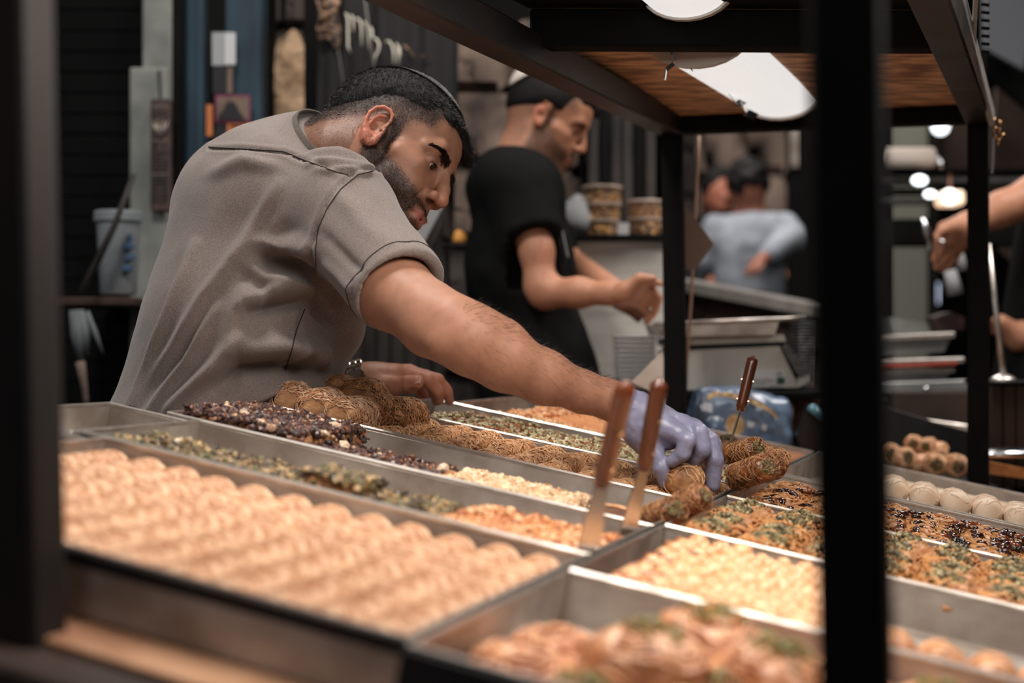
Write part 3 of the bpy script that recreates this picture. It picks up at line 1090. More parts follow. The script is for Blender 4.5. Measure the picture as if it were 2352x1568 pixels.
ck = [cookie_mesh(0.017, 0.016, i) for i in range(3)]
i = 0
for (a, b, h) in [(-0.155, 0.43, 0.012), (-0.115, 0.425, 0.012), (-0.075, 0.42, 0.010), (-0.040, 0.425, 0.010), (-0.075, 0.455, 0.022), (-0.13, 0.46, 0.026), (-0.102, 0.462, 0.026), (-0.01, 0.43, 0.010), (0.012, 0.46, 0.012)]:
    ob('round_cookie', ck[i % 3], M['phyllo'], None, 'small round brown cookie at the front edge of the flat kunafa', 'cookie', 'small round cookies by the kunafa', mw=spot(a, b, b6 + h + 0.018, i, 0.9 if h > 0.02 else 0.2))
    i += 1
for q, (a, b) in enumerate([(-0.062, 0.50), (-0.018, 0.492)]):
    e = empty('date_cookie', ['dark pistachio-coated ball behind the round cookies', 'dark pistachio-coated ball beside the forearm and handles'][q], 'cookie', 'pistachio-coated balls', mw=spot(a, b, b6 + 0.038))
    ob('ball_core', cookie_mesh(0.021, 0.032, 8 + q), M['kad3'], e, mw=spot(a, b, b6 + 0.038))
    th, ph = RN.uniform(0, 6.28, 420), RN.uniform(0, 1.5, 420)
    pos = np.stack([a + 0.021 * np.cos(th) * np.cos(ph), b + 0.021 * np.sin(th) * np.cos(ph), b6 + 0.045 + 0.026 * np.sin(ph)], 1)
    chunks(pos, RN.uniform(0.0016, 0.0032, 420), [srgb(92, 76, 44), srgb(60, 48, 30), srgb(120, 106, 64)], 'coating', M['chunk'], MT, parent=e, kind='stuff')

rowname = {0: 'front', 1: 'second', 2: 'third', 3: 'fourth', 4: 'fifth'}
# pale rolls and flat cookies in tray b0
b0h = _trays['b0'][4]
prw = [roll_meshes(0.075, 0.0215, 40, 120 + i, lump=0.08, sr=0.0005, ends=0.8) for i in range(3)]
sp, lb = [], []
for i in range(11):
    a = 0.205 + i * 0.044
    sp.append(spot(a, 0.412 + R.uniform(-0.004, 0.004), b0h + 0.030, 0.12))
    lb.append('white-dough roll in the front row, %s from the near black post' % ORD[i] if i else 'white-dough roll just behind the near black post')
for e in rolls(prw, (M['white_dough'], M['white_dough']), sp, 'white_dough_roll', lb, 'pastry', 'pale white-dough rolls in a row'):
    pass
MB().bx(0.19, 0.655, 0.378, 0.80, b0h, b0h + 0.029, 0.003).build('pastry_block', M['white_dough'], None, label='flat layer of pale pastry under the white-dough rolls', cat='pastry', mw=MT)
fl = MB().bx(-0.022, 0.022, -0.030, 0.030, 0, 0.016, 0.005).mesh('flat_cookie', False)
i = 0
for r_ in range(3):
    for c_ in range(4):
        ob('flat_cookie', fl, M['white_dough'], None, 'flat pale diamond cookie, %s from the white-dough rolls, %s row' % (ORD[3 - c_], rowname[r_]), 'cookie', 'flat pale cookies in the back tray', mw=spot(0.072 + c_ * 0.052 - r_ * 0.006, 0.43 + r_ * 0.075, b0h + 0.014 if False else b0h, 0.45))
        i += 1
        if r_ == 0 and c_ == 1:
            break


# ------------------------------------------------------------------ pastry nests with toppings
def nest_mesh(rx, ry, h, seed, ns=70, sr=0.0011):
    rn = np.random.RandomState(seed)
    n1, n2 = 9, 26
    V, f = [], []
    for i in range(n1):
        t = i / (n1 - 1) * math.pi / 2
        for k in range(n2):
            an = 2 * math.pi * k / n2
            c, s_ = math.cos(an), math.sin(an)
            sq = 1 / max(abs(c), abs(s_)) ** 0.55
            V.append((rx * c * math.cos(t) ** 0.6 * sq, ry * s_ * math.cos(t) ** 0.6 * sq, h * math.sin(t)))
    V = np.array(V)
    V[:, :] += hashn(V, 90, seed)[:, None] * np.array([[0.002, 0.002, 0.004]]) * (0.6 + V[:, 2:3] / h)
    V[:, 2] = np.maximum(V[:, 2], 0) * 1.0
    for i in range(n1 - 1):
        for k in range(n2):
            k2 = (k + 1) % n2
            f.append((i * n2 + k, i * n2 + k2, (i + 1) * n2 + k2, (i + 1) * n2 + k))
    body = np_mesh('nest', V, np.array(f), True)
    mb = MB()
    for s_ in range(ns):
        an0 = rn.uniform(0, 6.28)
        rr = rn.uniform(0.25, 1.0)
        pts = []
        da = rn.uniform(0.4, 1.6) * rn.choice([-1, 1])
        wob = rn.uniform(-0.12, 0.12)
        for j in range(6):
            u = j / 5
            q = min(1.02, max(0.1, rr + wob * math.sin(u * 5)))
            an = an0 + da * u
            pts.append((rx * q * math.cos(an) * 1.06, ry * q * math.sin(an) * 1.06, h * (max(0, 1 - q * q) ** 0.5) * 0.95 + 0.0035 + 0.003 * math.sin(u * 4 + an0)))
        mb.tube(pts, rn.uniform(0.6, 1.6) * sr, 4, cap=False, flat=1.8)
    return body, mb.mesh('pastry_folds', True)


def topping_mesh(rx, ry, h, n, size, cols, seed):
    rn = np.random.RandomState(seed)
    a = rn.normal(0, rx * 0.34, n)
    b = rn.normal(0, ry * 0.34, n)
    q = np.clip((a / rx) ** 2 + (b / ry) ** 2, 0, 1)
    z = h * np.sqrt(1 - q) + rn.uniform(0, 0.005, n) + 0.004
    o = chunks(np.stack([a, b, z], 1), rn.uniform(0.5, 1.2, n) * size, cols, 'tmp', M['chunk'])
    me = o.data
    bpy.data.objects.remove(o)
    me.name = 'nut_topping'
    return me


greenc = [srgb(152, 136, 92), srgb(100, 88, 54), srgb(198, 184, 142), srgb(64, 54, 36)]


def nests(key, a0, a1, b0, b1, na, nb, h, mbody, tops, mt, name, group, lab, cols, lift=0.0, seed=0, fill=0.5, ns=70, skip=()):
    base = _trays[key][4]
    dx, dy = (a1 - a0) / na, (b1 - b0) / nb
    pr_ = [nest_mesh(dx * fill, dy * fill, h, seed + i, ns) for i in range(3)]
    for i in range(na):
        for j in range(nb):
            if (i, j) in skip:
                continue
            body, fo = pr_[(i + 2 * j) % 3]
            mw = spot(a0 + dx * (i + .5) + R.uniform(-.003, .003), b0 + dy * (j + .5) + R.uniform(-.003, .003), base + 0.0015 + lift, R.choice([0, math.pi]) + R.uniform(-.15, .15), 0, 0, R.uniform(0.92, 1.06))
            e = empty(name, lab(i, j), 'pastry', group, mw=mw)
            o = ob('pastry_body', body, M[mbody], e, mw=mw)
            ob('pastry_folds', fo, M[mbody], o, mw=mw, kind='stuff')
            if tops:
                ob('nut_topping', tops[(i * 3 + j) % len(tops)], M[mt], e, mw=mw, kind='stuff')


rowname = {0: 'front', 1: 'second', 2: 'third', 3: 'fourth', 4: 'fifth'}
tg = [topping_mesh(0.030, 0.034, 0.024, 330, 0.0030, greenc, i) for i in range(3)]
nests('b2', 0.052, 0.65, -0.325, -0.030, 10, 4, 0.024, 'phyllo', tg, 'chunk', 'pistachio_pastry', 'pistachio-topped pastries in rows', lambda i, j: 'green-topped pastry, %s row, %s from the tray end at the glove' % (rowname[j], ORD[i]), greenc, 0.019, 200, 0.60, 120)
# date and nut pastries
nests('b1', 0.052, 0.65, 0.004, 0.30, 9, 4, 0.022, 'phyllo', None, None, 'date_pastry', 'glossy date and nut pastries in rows', lambda i, j: 'date and nut pastry, %s row, %s from the tray end at the glove' % (rowname[j], ORD[i]), None, 0.016, 240, 0.60, 120)
dates, cash = [], []
for q in range(420):
    a = RN.uniform(0.075, 0.64)
    b = RN.uniform(0.02, 0.29)
    an = RN.uniform(0, 6.28)
    z = _trays['b1'][4] + 0.038 + RN.uniform(0, 0.004)
    L = RN.uniform(0.007, 0.012)
    pts = [(a + L * math.cos(an) * t, b + L * math.sin(an) * t, z + 0.0022 * (1 - t * t)) for t in (-1, -.5, 0, .5, 1)]
    o = MB().tube(pts, [0.0012, 0.0038, 0.0045, 0.0038, 0.0012], 7, flat=0.7)
    (dates if q % 4 else cash).append(o)


def join(parts, name, m, **kw):
    mb = MB()
    for p_ in parts:
        for v_ in p_.v:
            pass
        mb.add(np.concatenate(p_.v), p_.f)
    return mb.build(name, m, smooth=True, **kw)


M['date'] = mat('glossy_date', srgb(66, 30, 20), 0.12, 0, srgb(30, 14, 12), 40, coat=1.0)
M['pecan'] = mat('glossy_pecan', srgb(150, 78, 40), 0.2, 0, srgb(96, 44, 24), 60, coat=0.8)
join(dates, 'glazed_date_pieces', M['date'], mw=MT, label='glossy dark date pieces strewn over the date and nut pastries', cat='dates', kind='stuff')
join(cash, 'glazed_pecan_pieces', M['pecan'], mw=MT, label='glossy brown pecan pieces strewn over the date and nut pastries', cat='nuts', kind='stuff')
bk = field(0.26, 0.6, 0.01, 0.13, 900, lambda a, b: _trays['b1'][4] + 0.040 + 0.003 * fbm(a, b, 50, 2), 0)
bk = bk[(hashn(bk, 26, 4) > 0.05)]
chunks(bk, RN.uniform(0.003, 0.006, len(bk)), [srgb(26, 18, 18), srgb(40, 26, 24)], 'black_raisins', M['chunk_shiny'], MT, label='black raisin clusters on the date pastries right of the near post', cat='raisins', kind='stuff', smooth=True)

# big curled cashew by the tray corner
cw = MT @ loc((0.150, 0.285, _trays['b1'][4] + 0.042))
pts = [(0.017 * math.cos(t) * 1.15, 0.017 * math.sin(t) * 0.9, 0.002) for t in np.linspace(-0.4, 3.5, 12)]
MB().tube(pts, [0.0015, 0.004, 0.0055, 0.006, 0.0055, 0.005, 0.005, 0.0055, 0.006, 0.0055, 0.004, 0.0015], 8, flat=1.1).build('candied_ring', M['glaze'], None, True, label='curled golden candied ring on the date pastries near the tray corner', cat='pastry', mw=cw)

# hazelnut tray
b3 = _trays['b3'][4]
hz = empty('hazelnut_pastry', 'pastry slab closely topped with glazed hazelnuts, right of the two spatulas', 'pastry', mw=MT @ loc((0.2, -0.5, b3)))
bed(0.062, 0.262, -0.650, -0.352, lambda a, b: b3 + 0.030 + 0.003 * fbm(a, b, 60, 9), b3, 40, 40, 'pastry_base', M['kad4'], hz)  # darker base colour stands in for shade between the hazelnuts
hm = []
for i in range(4):
    me = cookie_mesh(0.0112, 0.0165, 30 + i)
    hm.append(me)
cnt = 0
for i in range(10):
    for j in range(14):
        a = 0.074 + i * 0.0215 + (0.010 if j % 2 else 0) + R.uniform(-.0015, .0015)
        b = -0.640 + j * 0.0212 + R.uniform(-.0015, .0015)
        if a > 0.256 or b > -0.36:
            continue
        if cnt < 290:
            ob('hazelnut', hm[cnt % 4], M['hazel'], hz, mw=spot(a, b, b3 + 0.0275 + 0.002 * R.random(), R.random() * 6, R.uniform(-.3, .3), R.uniform(-.3, .3), R.uniform(0.85, 1.12)))
        cnt += 1
chunks(field(0.065, 0.10, -0.64, -0.36, 240, lambda a, b: b3 + 0.036 + 0 * a, 0), RN.uniform(0.004, 0.007, 240), [srgb(150, 84, 48), srgb(190, 120, 74)], 'caramel_bits', M['chunk_shiny'], MT, parent=hz, kind='stuff', smooth=True)
# row of small pale rolls along the front of that tray, right of the near post
prs = [roll_meshes(0.055, 0.0190, 30, 150 + i, lump=0.10, sr=0.0005, ends=0.9) for i in range(2)]
sp = [spot(0.300 + i * 0.039, -0.628, b3 + 0.014, 0.1) for i in range(10)]
rolls(prs, (M['glaze'], M['kad']), sp, 'small_filled_roll', ['small glazed roll in the front row, %s right of the near post' % ORD[i] for i in range(10)], 'pastry', 'small glazed rolls in a single row')
# clear plastic film lying over the empty part
M['film'] = mat('clear_plastic_film', (0.9, 0.9, 0.9), 0.1, trans=1.0, ior=1.15, spec=0.8)
bedv = MB().bx(0.305, 0.65, -0.600, -0.598, b3, b3 + 0.024).build('plastic_divider', M['film'], None, label='clear plastic divider behind the row of small glazed rolls', cat='divider', mw=MT)

# big glazed pastries nearest the camera
tgb = [topping_mesh(0.036, 0.036, 0.032, 130, 0.0036, [srgb(150, 140, 80), srgb(120, 116, 60), srgb(200, 150, 90)], 20 + i) for i in range(2)]
nests('b4', 0.110, 0.655, -1.000, -0.690, 8, 4, 0.031, 'glaze', tgb, 'chunk', 'glazed_nut_pastry', 'large glazed pastries nearest the camera', lambda i, j: 'large glazed pastry, %s row, %s from the long kadaif rolls' % (rowname[j], ORD[i]), None, 0.003, 300, 0.58, 110, skip=((0, 3), (0, 2)))
nests('b4', 0.052, 0.112, -1.000, -0.80, 1, 3, 0.020, 'glaze', None, None, 'flat_glazed_pastry', 'flat glazed pastries along the tray end', lambda i, j: 'flat glazed pastry at the tray end, %s row' % rowname[j], None, 0.006, 330, 0.55, 60)


_bh = _trays['b4'][4]
for q, (a, b, lab) in enumerate(((0.165, -0.90, 'large glazed pastry lying on top of the front rows, nearest the tray end'), (0.185, -0.80, 'large glazed pastry lying on top, behind the first one'), (0.245, -0.86, 'large glazed pastry lying on top, toward the near black post'))):
    body, fo = nest_mesh(0.042, 0.040, 0.032, 400 + q, 130)
    mw = spot(a, b, _bh + 0.030, q * 1.3)
    e = empty('glazed_nut_pastry', lab, 'pastry', 'large glazed pastries nearest the camera', mw=mw)
    o = ob('pastry_body', body, M['glaze'], e, mw=mw)
    ob('pastry_folds', fo, M['glaze'], o, mw=mw, kind='stuff')
    ob('nut_topping', tgb[q % 2], M['chunk'], e, mw=mw, kind='stuff')


# ------------------------------------------------------------------ brown rolls lying on the rims, and the one being held
def brown_roll(p, q, r, label, grp, mb_='kad4', ms_='straw3', nm='filled_brown_roll', ends=0.12, lump=0.16, squash=1.0, nst=260, face=True):
    p, q = Vector(p), Vector(q)
    d = (q - p)
    L = d.length
    d.normalize()
    x = d.cross(Z).normalized()
    z = x.cross(d).normalized()
    mw = Matrix((x, d, z)).transposed().to_4x4()
    mw.translation = (p + q) / 2 - z * r * 0.92
    body, st = roll_meshes(L, r, nst, int(abs(p.x) * 1e5) % 977, lump=lump, sr=0.0006, ends=ends)
    for me in (body, st):
        V = np.array([v.co[:] for v in me.vertices])
        for ring in (-1, 1):
            pass
        me.update()
    e = empty(nm, label, 'pastry', grp, mw=mw)
    o = ob('crust', body, M[mb_], e, mw=mw)
    ob('dough_strands', st, M[ms_], o, mw=mw, kind='stuff')
    if face:
        for s in (-1, 1):
            n = 90
            th = RN.uniform(0, 6.28, n)
            rr = np.sqrt(RN.uniform(0, 1, n)) * r * 0.5
            pos = np.stack([rr * np.cos(th), np.full(n, s * (L / 2 + 0.0008)), r * 0.92 + rr * np.sin(th)], 1)
            chunks(pos, RN.uniform(0.0015, 0.0032, n), [srgb(110, 104, 62), srgb(92, 62, 38), srgb(130, 104, 66)], 'nut_filling', M['chunk'], mw, parent=e, kind='stuff')
    return e


g1 = 'brown filled rolls piled on the tray corner'
brown_roll(P(1690, 1098, 1.92), P(1765, 1072, 1.86), 0.0185, 'front brown filled roll of the pile above the tray corner', g1)
brown_roll(P(1680, 1050, 1.98), P(1742, 1030, 1.94), 0.017, 'brown filled roll lying on top of the pile', g1)
brown_roll(P(1772, 1078, 1.97), P(1786, 1052, 2.02), 0.0165, 'brown filled roll at the back of the pile toward the near post', g1)
brown_roll(P(1748, 1040, 1.99), P(1768, 1062, 1.96), 0.015, 'small brown filled roll propped between the others of the pile', g1)
g2 = 'brown filled rolls in front of the gloved hand'
brown_roll(P(1495, 1192, 1.64), P(1552, 1172, 1.60), 0.0165, 'brown filled roll cut open beside the second spatula blade', g2)
brown_roll(P(1560, 1165, 1.68), P(1618, 1138, 1.66), 0.0165, 'brown filled roll resting on the rim below the held one', g2)
brown_roll(P(1568, 1112, 1.84), P(1590, 1078, 1.93), 0.0225, 'round brown roll gripped by the gloved fingers', None, 'kad3', 'straw2', 'held_brown_roll', ends=0.25, lump=0.10, nst=110, face=False)
brown_roll(P(1555, 1075, 1.95), P(1600, 1062, 2.0), 0.016, 'brown roll behind the held one under the fingers', g2, 'kad3', 'straw2')

# ------------------------------------------------------------------ spatulas
M['handle'] = mat('varnished_red_brown_wood', srgb(120, 62, 34), 0.25, 0, srgb(56, 28, 18), 30, (1, 1, 0.15), 0.15, 40, coat=0.6)
M['blade'] = mat('polished_spatula_steel', srgb(206, 196, 188), 0.22, 1.0)


def spatula(hp, hq, bq, wh, wb, label, side=None, th=0.012):
    """hp top of handle, hq bottom of handle, bq tip of blade"""
    hp, hq, bq = Vector(hp), Vector(hq), Vector(bq)
    e = empty('spatula', label, 'spatula', 'wooden-handled steel spatulas', mw=loc(bq))
    wh *= 1.35
    th = 0.017
    d = (hq - hp).normalized()
    side = (Vector(side) if side else Vector((1, 0, 0)))
    side = (side - d * d.dot(side)).normalized()
    nrm = d.cross(side).normalized()
    L = (hq - hp).length
    v, f = [], []
    n1, n2 = 15, 14
    for i in range(n1):
        t = i / (n1 - 1)
        s = min(1, math.sqrt(max(0, 1 - (1 - min(1, t / 0.12)) ** 2)) + 0.05) * (1.0 - 0.10 * t) * (1 if t < 0.93 else 1 - (t - 0.93) * 3)
        for k in range(n2):
            an = 2 * math.pi * k / n2
            cx, cy = math.cos(an), math.sin(an)
            v.append(npv(hp + d * L * t + side * wh / 2 * s * cx + nrm * th / 2 * s * cy))
    for i in range(n1 - 1):
        for k in range(n2):
            k2 = (k + 1) % n2
            f.append((i * n2 + k, i * n2 + k2, (i + 1) * n2 + k2, (i + 1) * n2 + k))
    f.append(tuple(range(n2))[::-1])
    f.append(tuple((n1 - 1) * n2 + k for k in range(n2)))
    h = MB().add(v, f).build('handle', M['handle'], e, True)
    mb = MB()
    for t in (0.45, 0.8):
        mb.lathe(hp + d * L * t - nrm * (th / 2 + 0.0008), [(0.0024, 0), (0.0024, th + 0.0016)], 10, nrm)
    mb.build('rivet', M['blade'], h, kind='stuff')
    # blade: widening flat bar
    d2 = (bq - hq).normalized()
    s2 = (side - d2 * d2.dot(side)).normalized()
    n2_ = d2.cross(s2).normalized() * 0.0007
    a = hq - d * L * 0.35
    pts = [(a, wh * 0.30), (hq, wh * 0.34), (hq + (bq - hq) * 0.5, wb * 0.42), (bq, wb * 0.5)]
    v, f = [], []
    for p_, w_ in pts:
        for s in (-1, 1):
            for q in (-1, 1):
                v.append(npv(p_ + s2 * w_ * s + n2_ * q))
    for i in range(3):
        k = i * 4
        for (x, y) in ((0, 1), (1, 3), (3, 2), (2, 0)):
            f.append((k + x, k + y, k + 4 + y, k + 4 + x))
    f += [(0, 2, 3, 1), (12, 13, 15, 14)]
    MB().add(v, f).build('blade', M['blade'], e)
    return e


spatula(P(1440, 873, 1.30), P(1382, 1112, 1.36), P(1345, 1290, 1.36), 0.0155, 0.027, 'spatula with worn red-brown handle, the nearer the vendor of the two in front', (0.75, 0.66, 0))
spatula(P(1517, 867, 1.48), P(1478, 1078, 1.50), P(1441, 1232, 1.50), 0.0145, 0.024, 'spatula with worn red-brown handle, nearer the hazelnut tray of the two in front', (0.75, 0.66, 0))
spatula(P(1731, 816, 2.26), P(1700, 944, 2.25), P(1674, 1030, 2.20), 0.0165, 0.022, 'dark-handled spatula standing behind the gloved hand', (0.25, 0.97, 0))
# ------------------------------------------------------------------ people
from mathutils.bvhtree import BVHTree


def skin_mat(name, base, red):
    m = bpy.data.materials.new(name)
    m.use_nodes = True
    nt = m.node_tree
    bs = nt.nodes['Principled BSDF']
    I = bs.inputs
    at = nt.nodes.new('ShaderNodeAttribute')
    at.attribute_name = 'col'
    nz = nt.nodes.new('ShaderNodeTexNoise')
    nz.inputs['Scale'].default_value = 55
    nz.inputs['Detail'].default_value = 6
    mp = nt.nodes.new('ShaderNodeMapRange')
    mp.inputs['From Min'].default_value = 0.3
    mp.inputs['From Max'].default_value = 0.7
    mp.inputs['To Min'].default_value = 0.90
    mp.inputs['To Max'].default_value = 1.08
    nt.links.new(nz.outputs[0], mp.inputs[0])
    mul = nt.nodes.new('ShaderNodeMix')
    mul.data_type = 'RGBA'
    mul.blend_type = 'MULTIPLY'
    mul.inputs[0].default_value = 1
    nt.links.new(at.outputs['Color'], mul.inputs[6])
    nt.links.new(mp.outputs[0], mul.inputs[7])
    # stubble: fine dark speckle where the attribute asks for it
    st = nt.nodes.new('ShaderNodeAttribute')
    st.attribute_name = 'stubble'
    n2 = nt.nodes.new('ShaderNodeTexNoise')
    n2.inputs['Scale'].default_value = 620
    n2.inputs['Detail'].default_value = 2
    m2 = nt.nodes.new('ShaderNodeMapRange')
    m2.inputs['From Min'].default_value = 0.40
    m2.inputs['From Max'].default_value = 0.60
    m2.inputs['To Min'].default_value = 0.70
    m2.inputs['To Max'].default_value = 1.25
    nt.links.new(n2.outputs[0], m2.inputs[0])
    mm = nt.nodes.new('ShaderNodeMath')
    mm.operation = 'MULTIPLY'
    mm.use_clamp = True
    nt.links.new(st.outputs['Fac'], mm.inputs[0])
    nt.links.new(m2.outputs[0], mm.inputs[1])
    mx = nt.nodes.new('ShaderNodeMix')
    mx.data_type = 'RGBA'
    mx.inputs[7].default_value = (*srgb(38, 30, 28), 1)
    nt.links.new(mm.outputs[0], mx.inputs[0])
    nt.links.new(mul.outputs[2], mx.inputs[6])
    nt.links.new(mx.outputs[2], I['Base Color'])
    I['Roughness'].default_value = 0.54
    I['Specular IOR Level'].default_value = 0.45
    I['Subsurface Weight'].default_value = 0.12
    I['Subsurface Radius'].default_value = (0.010, 0.004, 0.002)
    I['Subsurface Scale'].default_value = 0.7
    bp = nt.nodes.new('ShaderNodeBump')
    bp.inputs['Strength'].default_value = 0.25
    bp.inputs['Distance'].default_value = 0.0006
    n3 = nt.nodes.new('ShaderNodeTexNoise')
    n3.inputs['Scale'].default_value = 420
    n3.inputs['Detail'].default_value = 3
    nt.links.new(n3.outputs[0], bp.inputs['Height'])
    nt.links.new(bp.outputs[0], I['Normal'])
    return m


M['skin'] = skin_mat('olive_skin', None, None)
M['hair'] = mat('near_black_hair', srgb(22, 18, 18), 0.6, 0, srgb(14, 12, 12), 200, spec=0.25, bump=0.5, bscale=600)
M['hair_strand'] = mat('dark_brown_hair_strands', srgb(32, 25, 23), 0.45, spec=0.35)
M['eye_white'] = mat('eye_white', srgb(190, 180, 172), 0.15)
M['iris'] = mat('dark_iris', srgb(28, 18, 14), 0.1)
M['grey_shirt'] = mat('taupe_cotton_jersey', srgb(138, 126, 120), 0.9, 0, srgb(114, 103, 98), 620, (1, 1, 1), 0.35, 1100, sheen=0.25, spec=0.1)
M['grey_trim'] = mat('darker_taupe_rib', srgb(104, 97, 92), 0.9, 0, srgb(92, 86, 82), 300, bump=0.4, bscale=900, spec=0.1)
M['seam'] = mat('seam_thread', srgb(52, 47, 44), 0.9)
M['glove'] = mat('lilac_nitrile_glove', srgb(148, 148, 174), 0.30, 0, srgb(124, 124, 150), 40, (1, 1, 1), 0.35, 70, spec=0.5, bdist=0.003)
M['kippa'] = mat('black_felt_cap', srgb(50, 45, 43), 0.8, 0, srgb(40, 36, 35), 300, bump=0.3, bscale=500, sheen=0.3)
M['nail'] = mat('fingernail', srgb(196, 150, 140), 0.25)
M['trousers'] = mat('dark_trousers', srgb(34, 34, 38), 0.85)

SK = np.array(srgb(162, 115, 92))
SKR = np.array(srgb(182, 112, 90))
SKL = np.array(srgb(206, 158, 130))


class HeadFrame:
    def __init__(s, C, pitch, yaw, roll=0.0, sc=1.0):
        """pitch down, yaw toward the camera; radians. Face looks along F."""
        cp, sp, cy, sy = math.cos(pitch), math.sin(pitch), math.cos(yaw), math.sin(yaw)
        s.F = Vector((cp * cy, -cp * sy, -sp))
        U = Vector((sp * cy, -sp * sy, cp))
        L = U.cross(s.F)
        s.U = (U * math.cos(roll) + L * math.sin(roll)).normalized()
        s.L = s.U.cross(s.F).normalized()
        s.C = Vector(C)
        s.sc = sc
        s.R = np.array([npv(s.F), npv(s.L), npv(s.U)]).T

    def w(s, f, l, u):
        return s.C + (s.F * f + s.L * l + s.U * u) * s.sc

    def loc(s, V):
        return ((V - npv(s.C)) @ s.R) / s.sc


def head_sdf(S, Hd, k=0.012, fine=True):
    q = Hd.sc
    W = Hd.w

    def ell(c, r, kk=k, op='u', rot=None):
        Rm = Hd.R if rot is None else Hd.R @ rot
        S.ell(W(*c), Rm, [x * q for x in r], kk, op)

    def cone(a, b, r1, r2, kk=k, op='u'):
        S.cone(W(*a), W(*b), r1 * q, r2 * q, kk, op)
    ell((-0.015, 0, 0.047), (0.102, 0.076, 0.088), 0.01)
    ell((0.045, 0, 0.040), (0.050, 0.060, 0.052), 0.02)
    ell((-0.050, 0, 0.01), (0.060, 0.062, 0.060), 0.02)
    ell((0.046, 0, -0.020), (0.046, 0.056, 0.060), 0.02)
    ell((0.030, 0, -0.055), (0.050, 0.048, 0.045), 0.02)
    for sgn in (-1, 1):
        cone((-0.004, sgn * 0.052, -0.035), (0.012, sgn * 0.050, -0.072), 0.016, 0.015, 0.015)
        cone((0.012, sgn * 0.050, -0.072), (0.076, sgn * 0.014, -0.108), 0.015, 0.015, 0.015)
        cone((0.040, sgn * 0.057, -0.012), (0.068, sgn * 0.044, -0.016), 0.013, 0.015, 0.015)
        cone((0.0885, sgn * 0.008, 0.026), (0.083, sgn * 0.036, 0.027), 0.010, 0.009, 0.010)
        cone((0.083, sgn * 0.036, 0.027), (0.068, sgn * 0.050, 0.017), 0.009, 0.007, 0.010)
        cone((0.046, sgn * 0.040, -0.045), (0.070, sgn * 0.028, -0.05), 0.018, 0.020, 0.02)
    cone((0.084, 0, -0.106), (0.082, 0, -0.100), 0.015, 0.017, 0.012)
    ell((0.072, 0, -0.068), (0.028, 0.032, 0.030), 0.014)
    # sockets
    for sgn in (-1, 1):
        ell((0.100, sgn * 0.031, 0.004), (0.018, 0.018, 0.012), 0.012, 's')
        S.ball(W(0.077, sgn * 0.0325, 0.004), 0.0138 * q, 0.003)
        ell((0.093, sgn * 0.033, -0.0025), (0.010, 0.0130, 0.0042), 0.002, 's')
        # lid crease
        ell((0.092, sgn * 0.033, 0.0125), (0.006, 0.014, 0.0012), 0.002, 's')
    # nose
    cone((0.092, 0, 0.014), (0.106, 0, -0.014), 0.0085, 0.0090, 0.008)
    cone((0.106, 0, -0.014), (0.1125, 0, -0.031), 0.0090, 0.0108, 0.006)
    for sgn in (-1, 1):
        cone((0.103, sgn * 0.013, -0.034), (0.095, sgn * 0.016, -0.036), 0.0085, 0.0075, 0.004)
        cone((0.109, sgn * 0.0075, -0.0445), (0.100, sgn * 0.0115, -0.0430), 0.0040, 0.0040, 0.002, 's')
        cone((0.100, sgn * 0.020, -0.026), (0.086, sgn * 0.032, -0.055), 0.0022, 0.0018, 0.006, 's')
    # lips
    cone((0.100, -0.010, -0.066), (0.1005, 0.010, -0.066), 0.0052, 0.0052, 0.004)
    cone((0.100, -0.012, -0.0665), (0.088, -0.025, -0.070), 0.005, 0.0028, 0.004)
    cone((0.100, 0.012, -0.0665), (0.088, 0.025, -0.070), 0.005, 0.0028, 0.004)
    cone((0.0965, -0.012, -0.0775), (0.0965, 0.012, -0.0775), 0.0064, 0.0064, 0.004)
    cone((0.106, -0.016, -0.0718), (0.106, 0.016, -0.0718), 0.0022, 0.0022, 0.0015, 's')
    cone((0.100, 0.0, -0.0718), (0.088, 0.027, -0.0722), 0.002, 0.0012, 0.0015, 's')
    cone((0.100, 0.0, -0.0718), (0.088, -0.027, -0.0722), 0.002, 0.0012, 0.0015, 's')
    ell((0.106, 0, -0.090), (0.008, 0.016, 0.005), 0.006, 's')
    # ears
    E = 0.005
    for sgn in (-1, 1):
        rot = np.array(Matrix.Rotation(-0.32 * sgn, 3, 'Z'))
        ell((-0.006 + E, sgn * 0.0735, 0.003), (0.0140, 0.0042, 0.0245), 0.003, 'u', rot)
        rim = [(0.008, 0.008), (0.010, 0.020), (0.007, 0.031), (-0.001, 0.037), (-0.012, 0.0365), (-0.021, 0.029), (-0.0255, 0.016), (-0.0245, 0.002), (-0.020, -0.010), (-0.014, -0.019), (-0.008, -0.027), (-0.001, -0.031), (0.005, -0.026), (0.006, -0.017)]
        rim = [(x_ * 0.87, y_ * 0.87) for x_, y_ in rim]
        for i in range(len(rim) - 1):
            (f0, u0), (f1, u1) = rim[i], rim[i + 1]
            l0, l1 = 0.0785 - 0.36 * f0, 0.0785 - 0.36 * f1
            r = 0.0031 if i < 9 else 0.0046
            cone((f0 + E, sgn * l0, u0), (f1 + E, sgn * l1, u1), r, r, 0.0015)
        anti = [(-0.002, 0.024), (-0.010, 0.020), (-0.0155, 0.010), (-0.0155, -0.002), (-0.011, -0.012), (-0.004, -0.0165)]
        for i in range(len(anti) - 1):
            (f0, u0), (f1, u1) = [(x_ * 0.87, y_ * 0.87) for x_, y_ in (anti[i], anti[i + 1])]
            cone((f0 + E, sgn * (0.0775 - 0.36 * f0), u0), (f1 + E, sgn * (0.0775 - 0.36 * f1), u1), 0.0024, 0.0024, 0.002)
        ell((-0.004 + E, sgn * 0.0840, -0.003), (0.0082, 0.0130, 0.0100), 0.002, 's', rot)
        ell((-0.003 + E, sgn * 0.0860, 0.012), (0.0070, 0.0090, 0.0055), 0.002, 's', rot)
